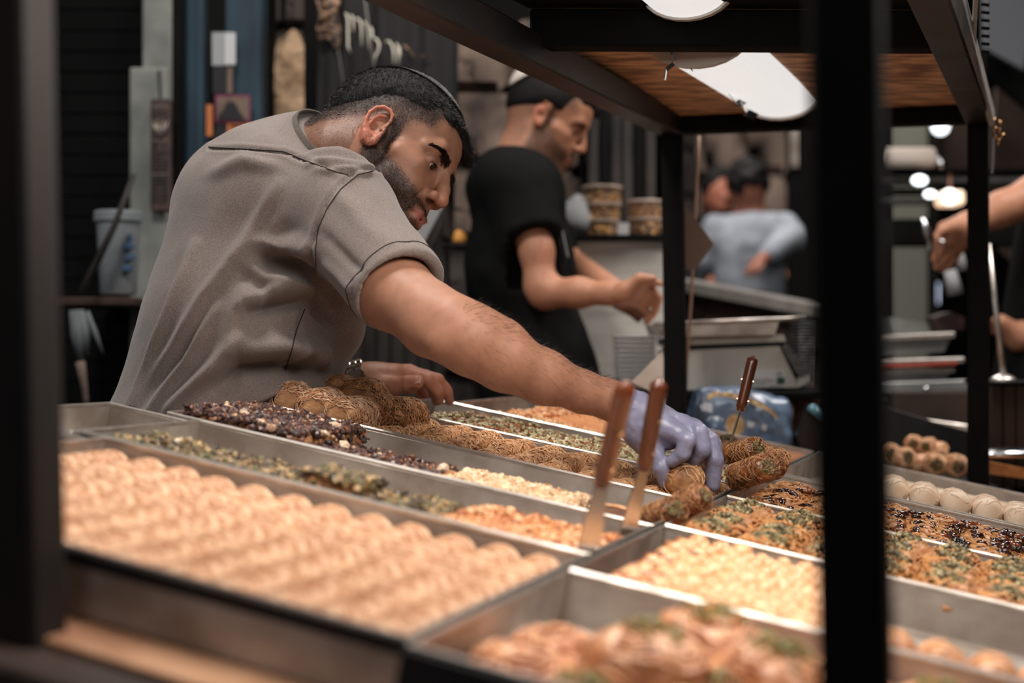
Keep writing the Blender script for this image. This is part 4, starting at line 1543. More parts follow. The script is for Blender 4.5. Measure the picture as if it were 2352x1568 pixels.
        cone((0.0075 + E, sgn * 0.0745, 0.000), (0.0065 + E, sgn * 0.0750, -0.009), 0.0040, 0.0036, 0.003)
        cone((0.003 + E, sgn * 0.078, -0.002), (0.0025 + E, sgn * 0.060, -0.002), 0.0036, 0.003, 0.001, 's')


HL_OFF = [0.0]


def hairline(F_, L_, U_):
    """>0 above the hairline (solid hair), metres"""
    side = np.where(F_ < 0, 0.052 + 0.62 * F_, 0.052 - 0.0 * F_) + HL_OFF[0]
    al = np.abs(L_)
    ff = 0.064 + (0.055 - al) * 0.42          # how far forward hair reaches
    g = U_ - side
    g2 = ff + 0.18 * (U_ - 0.075) - F_
    return np.minimum(g, np.where(F_ > 0.0, g2, 1.0))


def paint_head(V, Hd, col, stub, beard=1.0, fade=1.0, lipc=None):
    q = Hd.loc(V)
    F_, L_, U_ = q.T
    near = (np.abs(L_) < 0.12) & (U_ > -0.16) & (U_ < 0.16) & (np.abs(F_) < 0.16)
    al = np.abs(L_)
    # lips
    lip = sstep(F_, 0.082, 0.090) * (1 - sstep(np.abs(U_ + 0.0715) / (0.0115 * np.clip(1 - (al / 0.027) ** 2, 0.01, 1)), 0.8, 1.15)) * (al < 0.028)
    lc = np.array(lipc if lipc is not None else srgb(168, 104, 90))
    col[:] = col * (1 - lip[:, None]) + lc * lip[:, None]
    # reds: ears, nose, cheeks
    ear = (1 - sstep(np.abs(F_ + 0.003), 0.022, 0.03)) * (1 - sstep(np.abs(U_ - 0.004), 0.034, 0.042)) * sstep(al, 0.0755, 0.080)
    nose = np.exp(-(((F_ - 0.118) / 0.016) ** 2 + ((U_ + 0.034) / 0.018) ** 2 + (L_ / 0.02) ** 2))
    col[:] = col * (1 - 0.75 * ear[:, None]) + np.array(srgb(196, 118, 94)) * 0.75 * ear[:, None]
    col[:] = col * (1 - 0.35 * nose[:, None]) + np.array(srgb(196, 120, 98)) * 0.35 * nose[:, None]
    # eye socket shade painted into the skin colour
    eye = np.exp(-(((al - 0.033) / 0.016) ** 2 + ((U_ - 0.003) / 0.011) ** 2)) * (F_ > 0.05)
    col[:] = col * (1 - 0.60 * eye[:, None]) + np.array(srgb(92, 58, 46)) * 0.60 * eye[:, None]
    # beard
    top = -0.010 - 0.42 * np.clip(F_ - 0.012, 0, 1)
    b = sstep(top - U_, -0.006, 0.018) * sstep(F_, -0.012, 0.004) * sstep(U_, -0.150, -0.115)
    b *= 1 - np.exp(-(((F_ - 0.1) / 0.02) ** 2 + ((U_ + 0.0725) / 0.011) ** 2)) * 0.95 * (al < 0.026)
    mou = np.exp(-(((U_ + 0.0565) / 0.0065) ** 2)) * sstep(F_, 0.078, 0.088) * (al < 0.034)
    mou = np.maximum(mou, np.exp(-(((al - 0.030) / 0.007) ** 2)) * sstep(-U_, 0.055, 0.065) * sstep(F_, 0.06, 0.075))
    sid = sstep(F_, 0.010, 0.016) * (1 - sstep(F_, 0.026, 0.036)) * sstep(U_, -0.04, -0.02) * (1 - sstep(U_, 0.06, 0.07)) * (al > 0.05)
    b = np.maximum(np.maximum(b * 0.92, mou * 0.92), sid * 0.9) * beard
    # fade under the hairline
    g = hairline(F_, L_, U_)
    fd = sstep(g, -0.050, 0.006) * (1 - sstep(F_, 0.058, 0.080)) * (1 - ear) * (al > 0.02)
    fd = fd * (1 - sstep(F_, 0.028, 0.052) * (1 - sstep(U_, 0.03, 0.05)))
    fd = np.where(F_ < -0.02, np.maximum(fd, 0.45 * sstep(U_, -0.11, -0.06)), fd)
    s_ = np.maximum(b, fd * 0.97 * fade) * near * (1 - sstep(ear, 0.2, 0.7))
    stub[:] = np.maximum(stub, s_)
    return b * near, fd * near


def brows_eyes(Hd, par, sz=1.0, dens=900):
    W = Hd.w
    me_ = par.data
    co = np.empty(len(me_.vertices) * 3, dtype=np.float32)
    me_.vertices.foreach_get('co', co)
    co = co.reshape(-1, 3).astype(np.float64)
    fi = np.empty(len(me_.polygons) * 4, dtype=np.int32)
    me_.loops.foreach_get('vertex_index', fi)
    fi = fi.reshape(-1, 4)
    lc = Hd.loc(co)
    ok = (lc[:, 0] > 0.04) & (np.abs(lc[:, 1]) < 0.07) & (np.abs(lc[:, 2] - 0.01) < 0.05)
    fi = fi[ok[fi].all(1)]
    bv = BVHTree.FromPolygons(co.tolist(), fi.tolist())
    for sgn in (-1, 1):
        c = W(0.0765, sgn * 0.0325, 0.004)
        mb = MB().lathe(c - Hd.F * 0.0125 * Hd.sc, [(0.0126 * Hd.sc * math.sin(t), 0.0125 * Hd.sc * (1 - math.cos(t))) for t in np.linspace(0.02, math.pi - 0.02, 12)], 18, Hd.F)
        e = mb.build('eyeball', M['eye_white'], par, True)
        gz = (Hd.F * 1.0 - Hd.U * 0.42 + Hd.L * 0.12).normalized()
        MB().lathe(c + gz * 0.0105 * Hd.sc, [(0.0066 * Hd.sc, 0), (0.0058 * Hd.sc, 0.0022 * Hd.sc), (0.0004, 0.0030 * Hd.sc)], 16, gz).build('iris', M['iris'], e, True)
        n = dens
        t = RN.rand(n)
        l = sgn * (0.010 + 0.043 * t)
        u = 0.0155 + 0.020 * t - 0.014 * t * t + RN.normal(0, 1, n) * (0.0027 - 0.0017 * t)
        Pn, D = [], []
        for i in range(n):
            o_ = W(0.15, l[i], u[i])
            hit = bv.ray_cast(o_, -Hd.F, 0.14 * Hd.sc)
            if hit[0] is None:
                continue
            Pn.append(npv(hit[0]))
            dd = Hd.L * sgn * 0.9 + Hd.U * (0.65 - 1.1 * t[i])
            nn_ = hit[1]
            dd = (dd - nn_ * dd.dot(nn_)).normalized() + nn_ * 0.22
            D.append(npv(dd.normalized()))
        Pn, D = np.array(Pn), np.array(D)
        v, fc = blades(Pn, D, 0.0080 * Hd.sc, 0.00042 * Hd.sc)
        ob('eyebrow', np_mesh('eyebrow', v, fc, True), M['hair_strand'], par, kind='stuff')
        n = 26
        t = np.linspace(-1, 1, n)
        Pn = np.array([npv(W(0.0890 - 0.004 * abs(x) ** 2, sgn * 0.033 + 0.0115 * x, 0.0030 - 0.002 * x * x)) for x in t])
        D = np.array([npv((Hd.F * 0.9 - Hd.U * 0.35 + Hd.L * 0.4 * x).normalized()) for x in t])
        v, fc = blades(Pn, D, 0.006 * Hd.sc, 0.0003 * Hd.sc)
        ob('eyelashes', np_mesh('eyelashes', v, fc, True), M['hair_strand'], par, kind='stuff')


def hair_shell(Hd, h=0.0026, fringe=True, thick=0.0045):
    q = Hd.sc
    c = Hd.C
    lo = npv(c) - 0.17
    hi = npv(c) + 0.19
    S = SDF(lo, hi, h)
    t = thick
    W = Hd.w
    S.ell(W(-0.015, 0, 0.047), Hd.R, [(0.102 + t) * q, (0.076 + t) * q, (0.088 + t) * q], 0.01)
    S.ell(W(0.045, 0, 0.041), Hd.R, [(0.048 + t) * q, (0.059 + t) * q, (0.052 + t) * q], 0.02)
    S.ell(W(-0.050, 0, 0.01), Hd.R, [(0.060 + t) * q, (0.062 + t) * q, (0.060 + t) * q], 0.02)
    # region cut evaluated on the grid
    g = [S.lo[k] + S.h * np.arange(S.n[k]) for k in range(3)]
    X, Y, Zz = np.meshgrid(g[0] - c.x, g[1] - c.y, g[2] - c.z, indexing='ij')
    F_ = (X * Hd.F.x + Y * Hd.F.y + Zz * Hd.F.z) / q
    L_ = (X * Hd.L.x + Y * Hd.L.y + Zz * Hd.L.z) / q
    U_ = (X * Hd.U.x + Y * Hd.U.y + Zz * Hd.U.z) / q
    gl = hairline(F_, L_, U_)
    cut = -gl * 0.35 * q
    a = S.F + (t + 0.0012) * q * (1 - sstep(gl, 0.0, 0.034))
    kk = 0.006
    hh = np.maximum(kk - np.abs(a - cut), 0) / kk
    S.F = (np.maximum(a, cut) + hh * hh * kk * 0.25).astype(np.float32)
    if fringe:
        S.cone(W(0.070, -0.034, 0.078), W(0.074, 0.032, 0.080), 0.012 * q, 0.013 * q, 0.012)
        S.cone(W(0.084, -0.012, 0.076), W(0.088, 0.030, 0.072), 0.009 * q, 0.011 * q, 0.010)
        S.cone(W(0.096, 0.012, 0.066), W(0.097, 0.034, 0.060), 0.007 * q, 0.009 * q, 0.008)
    return S.mesh(2)


def strands(V, F, Hd, n, L, wd, flow, mask=None, jitter=0.35, lift=0.35):
    pt, qd = sample_surface(V, F, n, mask)
    Nn = vnormals(V, F)[qd[:, 0]]
    fl = npv(flow) if not callable(flow) else flow(pt)
    D = fl - Nn * (Nn * fl).sum(1)[:, None]
    D /= np.maximum(np.linalg.norm(D, axis=1), 1e-6)[:, None]
    D = D + Nn * lift + RN.normal(0, jitter * 0.4, D.shape)
    D /= np.linalg.norm(D, axis=1)[:, None]
    return blades(pt - Nn * 0.0005, D, L, wd)


def kippa(Hd, par, tilt_f, tilt_l, r, m, name='kippa', ex=0.0062):
    """cap hugging the skull ellipsoid; r = half opening angle"""
    ax = Vector((tilt_f, tilt_l, 1)).normalized()
    u = ax.orthogonal().normalized()
    w2 = ax.cross(u)
    rad = (0.102 + ex, 0.076 + ex, 0.088 + ex)

    def pt(t, an, k=1.0):
        d = ax * math.cos(t) + (u * math.cos(an) + w2 * math.sin(an)) * math.sin(t)
        return Hd.w(-0.015 + d.x * rad[0] * k, d.y * rad[1] * k, 0.047 + d.z * rad[2] * k)
    n = 48
    rings = [(r, 0.965)] + [(r * (1 - i / 12), 1.0 + 0.012 * math.sin(math.pi * i / 12)) for i in range(12)]
    v, f = [], []
    for t, k in rings:
        for j in range(n):
            v.append(npv(pt(t, 2 * math.pi * j / n, k)))
    v.append(npv(pt(0, 0, 1.01)))
    for i in range(len(rings) - 1):
        for j in range(n):
            j2 = (j + 1) % n
            f.append((i * n + j, i * n + j2, (i + 1) * n + j2, (i + 1) * n + j))
    q = (len(rings) - 1) * n
    for j in range(n):
        f.append((q + j, q + (j + 1) % n, q + n))
    o = MB().add(v, f).build(name, m, par, True)
    ring = [pt(r, 2 * math.pi * j / n, 1.004) for j in range(n + 1)]
    MB().tube(ring, 0.0016 * Hd.sc, 6).build('cap_rim', M['black_plastic'] if m is M['kippa'] else m, o, True)
    return o


def finger(S, pts, rad, k=0.006, inf=0.0):
    for i in range(len(pts) - 1):
        S.cone(pts[i], pts[i + 1], rad[i] + inf, rad[i + 1] + inf, k if i == 0 else 0.002)
    return S


# ================================================================== the vendor in the taupe shirt
HD1 = HeadFrame(P(889, 360, 2.15), math.radians(23), math.radians(20), math.radians(28.5), 0.955)
arm_pts = [(P(775, 480, 2.03), 0.060), (P(905, 670, 1.90), 0.0475), (P(985, 727, 1.85), 0.0415), (P(1085, 785, 1.81), 0.0395), (P(1160, 826, 1.82), 0.0368), (P(1250, 866, 1.84), 0.0318), (P(1340, 900, 1.865), 0.0245), (P(1415, 925, 1.88), 0.0205)]


def rhand(S, inf):
    d0 = 1.88
    Wp = P(1425, 930, d0)
    S.cone(P(1400, 916, d0 - 0.005), P(1455, 945, d0), 0.0205 + inf, 0.0205 + inf, 0.02)
    S.cone(P(1400, 922, d0 + 0.016), P(1455, 955, d0 + 0.02), 0.019 + inf, 0.020 + inf, 0.02)
    K = [P(1552, 992, 1.850), P(1570, 978, 1.872), P(1592, 985, 1.895), P(1602, 1000, 1.918)]
    for kp, o in zip(K, (-0.004, 0.004, 0.012, 0.02)):
        S.cone(P(1455, 950, d0 + o), kp, 0.021 + inf, 0.0125 + inf, 0.014)
    S.cone(P(1478, 985, d0 + 0.002), P(1535, 1012, 1.87), 0.020 + inf, 0.012 + inf, 0.016)
    # little finger: curled
    finger(S, [K[0], P(1577, 1010, 1.838), P(1568, 1040, 1.840), P(1545, 1058, 1.848)], [0.0118, 0.0112, 0.0100, 0.0084], inf=inf)
    # ring finger: bent down
    finger(S, [K[1], P(1604, 992, 1.858), P(1612, 1030, 1.856), P(1590, 1058, 1.868)], [0.0122, 0.0120, 0.0112, 0.0096], inf=inf)
    # middle finger: reaching far down
    finger(S, [K[2], P(1628, 1010, 1.878), P(1641, 1054, 1.872), P(1637, 1112, 1.878)], [0.0125, 0.0118, 0.0112, 0.0092], inf=inf)
    # index behind it
    finger(S, [K[3], P(1636, 1020, 1.915), P(1644, 1058, 1.915), P(1622, 1092, 1.925)], [0.0122, 0.0116, 0.0104, 0.0088], inf=inf)
    # thumb
    finger(S, [P(1480, 985, 1.875), P(1502, 1040, 1.862), P(1518, 1072, 1.858), P(1530, 1106, 1.862)], [0.0165, 0.0130, 0.0122, 0.0096], inf=inf)
    return S


def lhand(S):
    f = finger
    S.cone(P(735, 895, 2.30), P(845, 872, 2.30), 0.030, 0.0255, 0.02)
    S.cone(P(845, 872, 2.295), P(895, 868, 2.305), 0.0225, 0.020, 0.014)
    KI, KM, KR, KL = P(930, 857, 2.290), P(938, 856, 2.312), P(938, 862, 2.336), P(930, 872, 2.358)
    for kp, s0 in ((KI, 2.295), (KM, 2.305), (KR, 2.318), (KL, 2.33)):
        S.cone(P(868, 870, s0), kp, 0.020, 0.0125, 0.012)
    f(S, [KI, P(982, 872, 2.285), P(1004, 898, 2.295), P(1009, 919, 2.305)], [0.0128, 0.0108, 0.0098, 0.0078])
    f(S, [KM, P(1003, 872, 2.315), P(1025, 898, 2.325), P(1032, 920, 2.335)], [0.0126, 0.0110, 0.0098, 0.0078])
    f(S, [KR, P(985, 880, 2.35), P(1000, 904, 2.36), P(1003, 922, 2.365)], [0.0120, 0.0104, 0.0094, 0.0076])
    f(S, [KL, P(960, 888, 2.38), P(972, 908, 2.388), P(975, 926, 2.39)], [0.0110, 0.0094, 0.0084, 0.0070])
    f(S, [P(866, 888, 2.283), P(905, 888, 2.268), P(936, 880, 2.258), P(957, 878, 2.252)], [0.0190, 0.0142, 0.0122, 0.0108])
    S.ball(P(940, 886, 2.31), 0.013, 0.02)
    return S


def torso1(S, inf=0.0, k=0.05):
    c = S.cone
    c(P(492, 1010, 2.15), P(576, 735, 2.15), 0.156 + inf, 0.130 + inf, k, sy=1.22)
    c(P(576, 735, 2.15), P(620, 530, 2.16), 0.130 + inf, 0.120 + inf, k, sy=1.35)
    c(P(560, 470, 2.18), P(640, 440, 2.17), 0.090 + inf, 0.088 + inf, k, sy=1.5)
    c(P(640, 440, 2.17), P(745, 395, 2.17), 0.085 + inf, 0.060 + inf, k, sy=1.4)
    c(P(600, 450, 2.36), P(700, 430, 2.37), 0.06 + inf, 0.055 + inf, k)
    c(P(700, 470, 2.08), P(775, 480, 2.03), 0.085 + inf, 0.070 + inf, k)
    c(P(690, 560, 2.14), P(690, 720, 2.17), 0.080 + inf, 0.062 + inf, k, sy=1.2)
    return S


print('vendor body')
S = SDF((P(180, 0, 2.0).x - 0.12, 1.72, 0.72), (0.31, 2.52, 1.72), 0.0042, fx=[(-0.275, -0.035, 0.0017)], fy=[(2.03, 2.27, 0.0018)], fz=[(1.37, 1.66, 0.0017), (1.13, 1.23, 0.003)])
torso1(S, -0.036, 0.04)
head_sdf(S, HD1)
S.cone(P(735, 380, 2.17), HD1.w(-0.03, 0, -0.01), 0.066, 0.056, 0.03)
S.cone(P(790, 400, 2.15), HD1.w(0.0, 0, -0.055), 0.060, 0.046, 0.03)
S.cone(P(770, 345, 2.12), HD1.w(-0.015, -0.05, -0.02), 0.032, 0.016, 0.03)
for i in range(len(arm_pts) - 1):
    (p, r), (q, r2) = arm_pts[i], arm_pts[i + 1]
    S.cone(p, q, r, r2, 0.012)
S.cone(P(1330, 890, 1.885), P(1415, 915, 1.898), 0.022, 0.0185, 0.012)
S.cone(P(1040, 740, 1.82), P(1150, 780, 1.83), 0.030, 0.026, 0.02)     # brachioradialis
S.cone(P(985, 765, 1.83), P(1010, 790, 1.80), 0.026, 0.016, 0.02)      # elbow
# left arm, mostly hidden
S.cone(P(660, 470, 2.37), P(690, 760, 2.46), 0.055, 0.045, 0.02)
S.cone(P(690, 760, 2.46), P(745, 893, 2.31), 0.044, 0.031, 0.02)
rhand(S, -0.0022)
lhand(S)
V, F = S.mesh(1)
# head region at finer resolution comes from its own dense grid: rebuild and stitch is not needed at this scale
col = np.tile(SK, (len(V), 1))
stub = np.zeros(len(V))
big = hashn(V, 14, 2)[:, None]
col = col * (1 + 0.06 * big)
b1, fd1 = paint_head(V, HD1, col, stub)
qx = HD1.loc(V)
handm = sstep(V[:, 0], P(860, 0, 2.3).x, P(960, 0, 2.3).x) * (V[:, 1] > 2.2) * (V[:, 2] < P(0, 820, 2.3).z)
col = col * (1 - 0.5 * handm[:, None]) + SKR * 0.5 * handm[:, None]
NV = vnormals(V, F)
px_, py_ = to_px(V)
# wrist veins / tendon relief on the resting hand, knuckle folds
V = V + NV * (0.0006 * hashn(V, 160, 3) * (handm > 0))[:, None]
person1 = ob('person', np_mesh('person_body', V, F, True, cols=col, attrs={'stubble': stub}), M['skin'], None,
             'person in a taupe polo shirt and black skullcap leaning over the trays', 'person')
# fine face: second, dense skin over the head only (same shape, 1.5 mm grid) replaces the coarse one
print('shirt')


def fold_disp(V, NV, folds):
    px, py = to_px(V)
    d = np.zeros(len(V))
    for poly, amp, wid in folds:
        dist, t = seg_dist(px, py, poly)
        env = np.sin(np.pi * np.clip(t * 0.96 + 0.02, 0, 1)) ** 0.5
        d += amp * env * np.exp(-(dist / wid) ** 2)
    return d


S = SDF((P(180, 0, 2.0).x - 0.14, 1.74, 0.70), (P(1060, 0, 1.9).x, 2.56, P(0, 240, 2.15).z + 0.02), 0.0042, fx=[(-0.21, -0.06, 0.0026)], fz=[(1.26, 1.41, 0.0026)])
torso1(S, 0.0, 0.06)
S.cone(P(740, 375, 2.165), P(775, 350, 2.155), 0.074, 0.068, 0.05)
S.cone(P(775, 486, 2.02), P(925, 678, 1.885), 0.071, 0.0590, 0.03)
S.cone(P(650, 470, 2.37), P(665, 740, 2.44), 0.066, 0.060, 0.04)
# shirt front hanging forward
S.cone(P(745, 640, 2.12), P(680, 890, 2.12), 0.048, 0.036, 0.04, sy=1.3)
S.cone(P(780, 660, 2.12), P(785, 750, 2.12), 0.022, 0.018, 0.05, sy=1.3)
# hollow: sleeve mouth, neck hole
ds = (P(925, 678, 1.885) - P(775, 486, 2.02)).normalized()
hem_c = P(915, 670, 1.89)
S.plane_cut(hem_c, ds, 0.004, npv(hem_c) - 0.115, npv(hem_c) + 0.115)
S.cone(hem_c - ds * 0.10, hem_c + ds * 0.05, 0.050, 0.0530, 0.003, 's')
nk = (P(845, 262, 2.13) - P(745, 385, 2.17)).normalized()
ncut = P(786, 318, 2.13)
S.plane_cut(P(762, 335, 2.14), nk, 0.006, npv(P(762, 320, 2.14)) - 0.13, npv(P(762, 320, 2.14)) + 0.13)
S.cone(P(735, 390, 2.17), P(850, 290, 2.13), 0.060, 0.060, 0.004, 's')
S.plane_cut((0, 0, 0.80), (0, 0, -1), 0.004)
V, F = S.mesh(2)
NV = vnormals(V, F)
folds = [
    ([(640, 420), (560, 560), (470, 680), (400, 800), (300, 950)], 0.006, 14),
    ([(450, 560), (400, 700), (350, 830), (285, 960)], 0.007, 12),
    ([(500, 700), (430, 830), (330, 960)], 0.006, 11),
    ([(560, 760), (480, 850), (380, 950)], 0.009, 16),
    ([(600, 600), (540, 720), (520, 790)], 0.005, 20),
    ([(545, 800), (640, 790), (700, 800), (740, 830)], 0.012, 26),
    ([(480, 905), (560, 855), (640, 850), (720, 858)], -0.014, 22),
    ([(560, 930), (640, 880), (740, 880)], 0.010, 16),
    ([(560, 700), (640, 660), (700, 665)], 0.010, 20),
    ([(560, 720), (630, 705), (715, 690)], -0.011, 14),
    ([(590, 590), (660, 610), (720, 640)], -0.012, 16),
    ([(600, 560), (680, 560), (720, 580)], 0.008, 18),
    ([(600, 640), (680, 640), (740, 700)], 0.007, 14),
    ([(540, 620), (600, 660), (620, 700)], -0.006, 16),
    ([(640, 500), (560, 590), (520, 640)], 0.004, 22),
    ([(700, 380), (760, 372), (850, 385)], 0.0035, 8),
    ([(710, 352), (780, 350), (840, 372)], 0.0035, 7),
    ([(720, 395), (790, 393), (850, 400)], 0.0030, 7),
    ([(480, 400), (560, 370), (640, 385)], 0.004, 16),
    ([(770, 440), (840, 520), (900, 560)], 0.004, 20),
    ([(745, 540), (800, 600), (850, 640)], -0.006, 14),
    ([(740, 600), (790, 650), (830, 690)], 0.006, 12),
    ([(870, 470), (920, 540), (960, 590)], -0.003, 12),
    ([(722, 660), (735, 720), (770, 760)], -0.008, 14),
    ([(700, 770), (730, 800), (720, 860)], 0.004, 20),
    ([(690, 760), (670, 830), (650, 880)], 0.004, 10),
]
tproj = (V - npv(hem_c)) @ npv(ds)
rad_ = V - npv(hem_c) - tproj[:, None] * npv(ds)
rr_ = np.linalg.norm(rad_, axis=1)
sleeve = (1 - sstep(rr_, 0.075, 0.085)) * sstep(tproj, -0.13, -0.08)
inner = sleeve * (((NV * rad_).sum(1) < 0.0) | (tproj > -0.012))
d = fold_disp(V, NV, folds)
d = d * (2.3 - 1.5 * sleeve) * (1 - inner)
d += 0.0016 * hashn(V, 30, 5) + 0.0035 * hashn(V, 11, 8)
# armhole seam groove and sleeve hem
px, py = to_px(V)
facing = NV[:, 1] < 0.1
seam_arm = [(885, 392), (850, 390), (815, 398), (775, 432), (745, 475), (725, 520), (718, 570), (720, 630)]
seam_yoke = [(480, 338), (560, 342), (650, 348), (720, 376), (770, 395), (800, 402)]
seam_side = [(700, 710), (680, 760), (668, 810), (655, 850)]
seam_neck = [(622, 300), (650, 305), (700, 312), (760, 330), (800, 350)]
for poly in (seam_arm, seam_yoke, seam_side):
    dist, t = seg_dist(px, py, poly)
    d += np.where(facing & (V[:, 1] < 2.22), -0.0035 * np.exp(-(dist / 3.2) ** 2) + 0.0016 * np.exp(-((dist - 9) / 5) ** 2), 0)
tproj = (V - npv(hem_c)) @ npv(ds)
rr_ = np.linalg.norm(np.cross(V - npv(hem_c), npv(ds)), axis=1)
onsl = (rr_ < 0.075) & (tproj > -0.12)
V = V + NV * d[:, None]
dshirt = (V.copy(), F)
shirt = ob('polo_shirt', np_mesh('polo_shirt', V, F, True), M['grey_shirt'], person1, label='taupe short-sleeved shirt')


def drape(bvh, px, py, off=0.0008):
    o = Vector((0, 0, H))
    d_ = (P(px, py, 1.0) - o).normalized()
    hit = bvh.ray_cast(o, d_)
    return None if hit[0] is None else hit[0] + hit[1] * off


bvh = BVHTree.FromPolygons(V.tolist(), F.tolist())


def seam_line(poly, r, name, par, off=0.0006, n=60):
    poly = np.array(poly, float)
    L = np.concatenate([[0], np.cumsum(np.hypot(*np.diff(poly, axis=0).T))])
    ts = np.linspace(0, L[-1], n)
    pts = [drape(bvh, np.interp(t, L, poly[:, 0]), np.interp(t, L, poly[:, 1]), off) for t in ts]
    pts = [p for p in pts if p is not None]
    keep = [pts[0]]
    for p in pts[1:]:
        if (p - keep[-1]).length < 0.03:
            keep.append(p)
    if len(keep) > 3:
        MB().tube(keep, r, 5).build(name, M['seam'], par, True)


seam_line(seam_arm, 0.0014, 'armhole_seam', shirt)
seam_line([(x + 7, y + 3) for x, y in seam_arm[1:]], 0.0007, 'stitching', shirt)
seam_line(seam_yoke, 0.0009, 'yoke_seam', shirt)
seam_line(seam_side, 0.0009, 'side_seam', shirt)
hem = []
e1 = ds.orthogonal().normalized()
e2 = ds.cross(e1)
for t in np.linspace(0, 2 * math.pi, 61):
    rd = e1 * math.cos(t) + e2 * math.sin(t)
    hit = bvh.ray_cast(hem_c - ds * 0.018 + rd * 0.12, -rd, 0.08)
    if hit[0] is not None:
        hem.append(hit[0] + hit[1] * 0.0004)
if len(hem) > 50:
    MB().tube(hem, 0.0007, 5).build('hem_seam', M['seam'], shirt, True)
# collar rib
print('collar')
ring = []
cc = P(752, 345, 2.15)
u_ = nk.cross(Vector((0, 1, 0))).normalized()
w_ = nk.cross(u_)
mbc = MB()
prof_n = 40
for lvl, (rad, hh_) in enumerate(((0.0695, -0.012), (0.0680, 0.004), (0.0650, 0.018), (0.0620, 0.018), (0.0625, -0.012))):
    for j in range(prof_n):
        an = 2 * math.pi * j / prof_n
        ring.append(npv(cc + nk * hh_ + (u_ * math.cos(an) + w_ * math.sin(an) * 1.08) * rad))
fcs = []
for i in range(4):
    for j in range(prof_n):
        j2 = (j + 1) % prof_n
        fcs.append((i * prof_n + j, i * prof_n + j2, (i + 1) * prof_n + j2, (i + 1) * prof_n + j))
mbc.add(ring, fcs).build('collar', M['grey_trim'], shirt, True)
MB().tube([drape(bvh, x, y, 0.002) or P(x, y, 2.1) for x, y in ((278, 948),)] + [P(300, 948, 1.98), P(312, 952, 1.975)], 0.010, 8).build('belt_pouch', M['black_plastic'], person1, True)

print('glove')
S = SDF(npv(P(1380, 0, 1.8)) * np.array([1, 0, 0]) + np.array([0, 1.80, P(0, 1150, 1.85).z]), np.array([P(1680, 0, 1.9).x, 1.97, P(0, 860, 1.9).z]), 0.0019)
rhand(S, 0.0)
S.plane_cut(P(1436, 930, 1.88), P(1400, 918, 1.88) - P(1455, 945, 1.88), 0.002)
# loose cuff
S.cone(P(1440, 960, 1.87), P(1478, 1010, 1.872), 0.017, 0.012, 0.02)
V, F = S.mesh(1)
NV = vnormals(V, F)
cd = (P(1455, 945, 1.88) - P(1400, 918, 1.88)).normalized()
tt = (V - npv(P(1436, 930, 1.88))) @ npv(cd)
wr = np.exp(-((tt - 0.03) / 0.035) ** 2)
V = V + NV * (0.0038 * hashn(V * np.array([1, 1, 0.6]), 60, 3) * wr + 0.0012 * hashn(V, 120, 4) * wr + 0.0004 * hashn(V, 200, 9) + 0.003 * np.exp(-(tt / 0.004) ** 2))[:, None]
glove = ob('glove', np_mesh('glove', V, F, True), M['glove'], person1, label='lilac-grey disposable glove')

print('head detail')
brows_eyes(HD1, person1)
hv, hf = hair_shell(HD1)
hn = vnormals(hv, hf)
hv = hv + hn * (0.0009 * hashn(hv, 130, 6) + 0.0008 * hashn(hv, 400, 7))[:, None]
hair1 = ob('hair', np_mesh('hair', hv, hf, True), M['hair'], person1, label='short near-black hair faded at the sides')


def flow1(pt):
    q = HD1.loc(pt)
    f = np.clip(q[:, 0:1] / 0.09, -1, 1)
    base = npv(HD1.F) * (0.6 + 0.4 * f) + npv(HD1.U) * (-0.35)
    return base


sv, sf = strands(hv, hf, HD1, 26000, 0.0070, 0.00022, flow1, lift=0.75, jitter=0.7)
ob('hair_strands', np_mesh('hair_strands', sv, sf, True), M['hair_strand'], hair1, kind='stuff')
# stubble hairs on beard and fade
me = person1.data
nv = len(me.vertices)
VV = np.empty(nv * 3, dtype=np.float32)
me.vertices.foreach_get('co', VV)
VV = VV.reshape(-1, 3).astype(np.float64)
nf = len(me.polygons)
FF = np.empty(nf * 4, dtype=np.int32)
me.loops.foreach_get('vertex_index', FF)
FF = FF.reshape(-1, 4)
stf = stub[FF].mean(1)
bf = b1[FF].mean(1)
mk = bf > 0.35
sv, sf = strands(VV, FF, HD1, 15000, 0.0046, 0.00018, -HD1.U + HD1.F * 0.2, mask=mk, lift=0.55, jitter=0.9)
ob('beard', np_mesh('beard', sv, sf, True), M['hair_strand'], person1, kind='stuff', label='short trimmed dark beard')
mk = (fd1[FF].mean(1) > 0.2) & (bf < 0.3)
sv, sf = strands(VV, FF, HD1, 9000, 0.0036, 0.00016, -HD1.U - HD1.F * 0.5, mask=mk, lift=0.5, jitter=0.8)
ob('clipped_hair', np_mesh('clipped_hair', sv, sf, True), M['hair_strand'], person1, kind='stuff')
mk = (fd1[FF].mean(1) > 0.6) & (bf < 0.3)
sv, sf = strands(VV, FF, HD1, 14000, 0.0052, 0.00019, -HD1.U - HD1.F * 0.5, mask=mk, lift=0.5, jitter=0.8)
ob('clipped_hair', np_mesh('clipped_hair', sv, sf, True), M['hair_strand'], person1, kind='stuff')
kippa(HD1, person1, 0.10, 0.20, 0.88, M['kippa'])
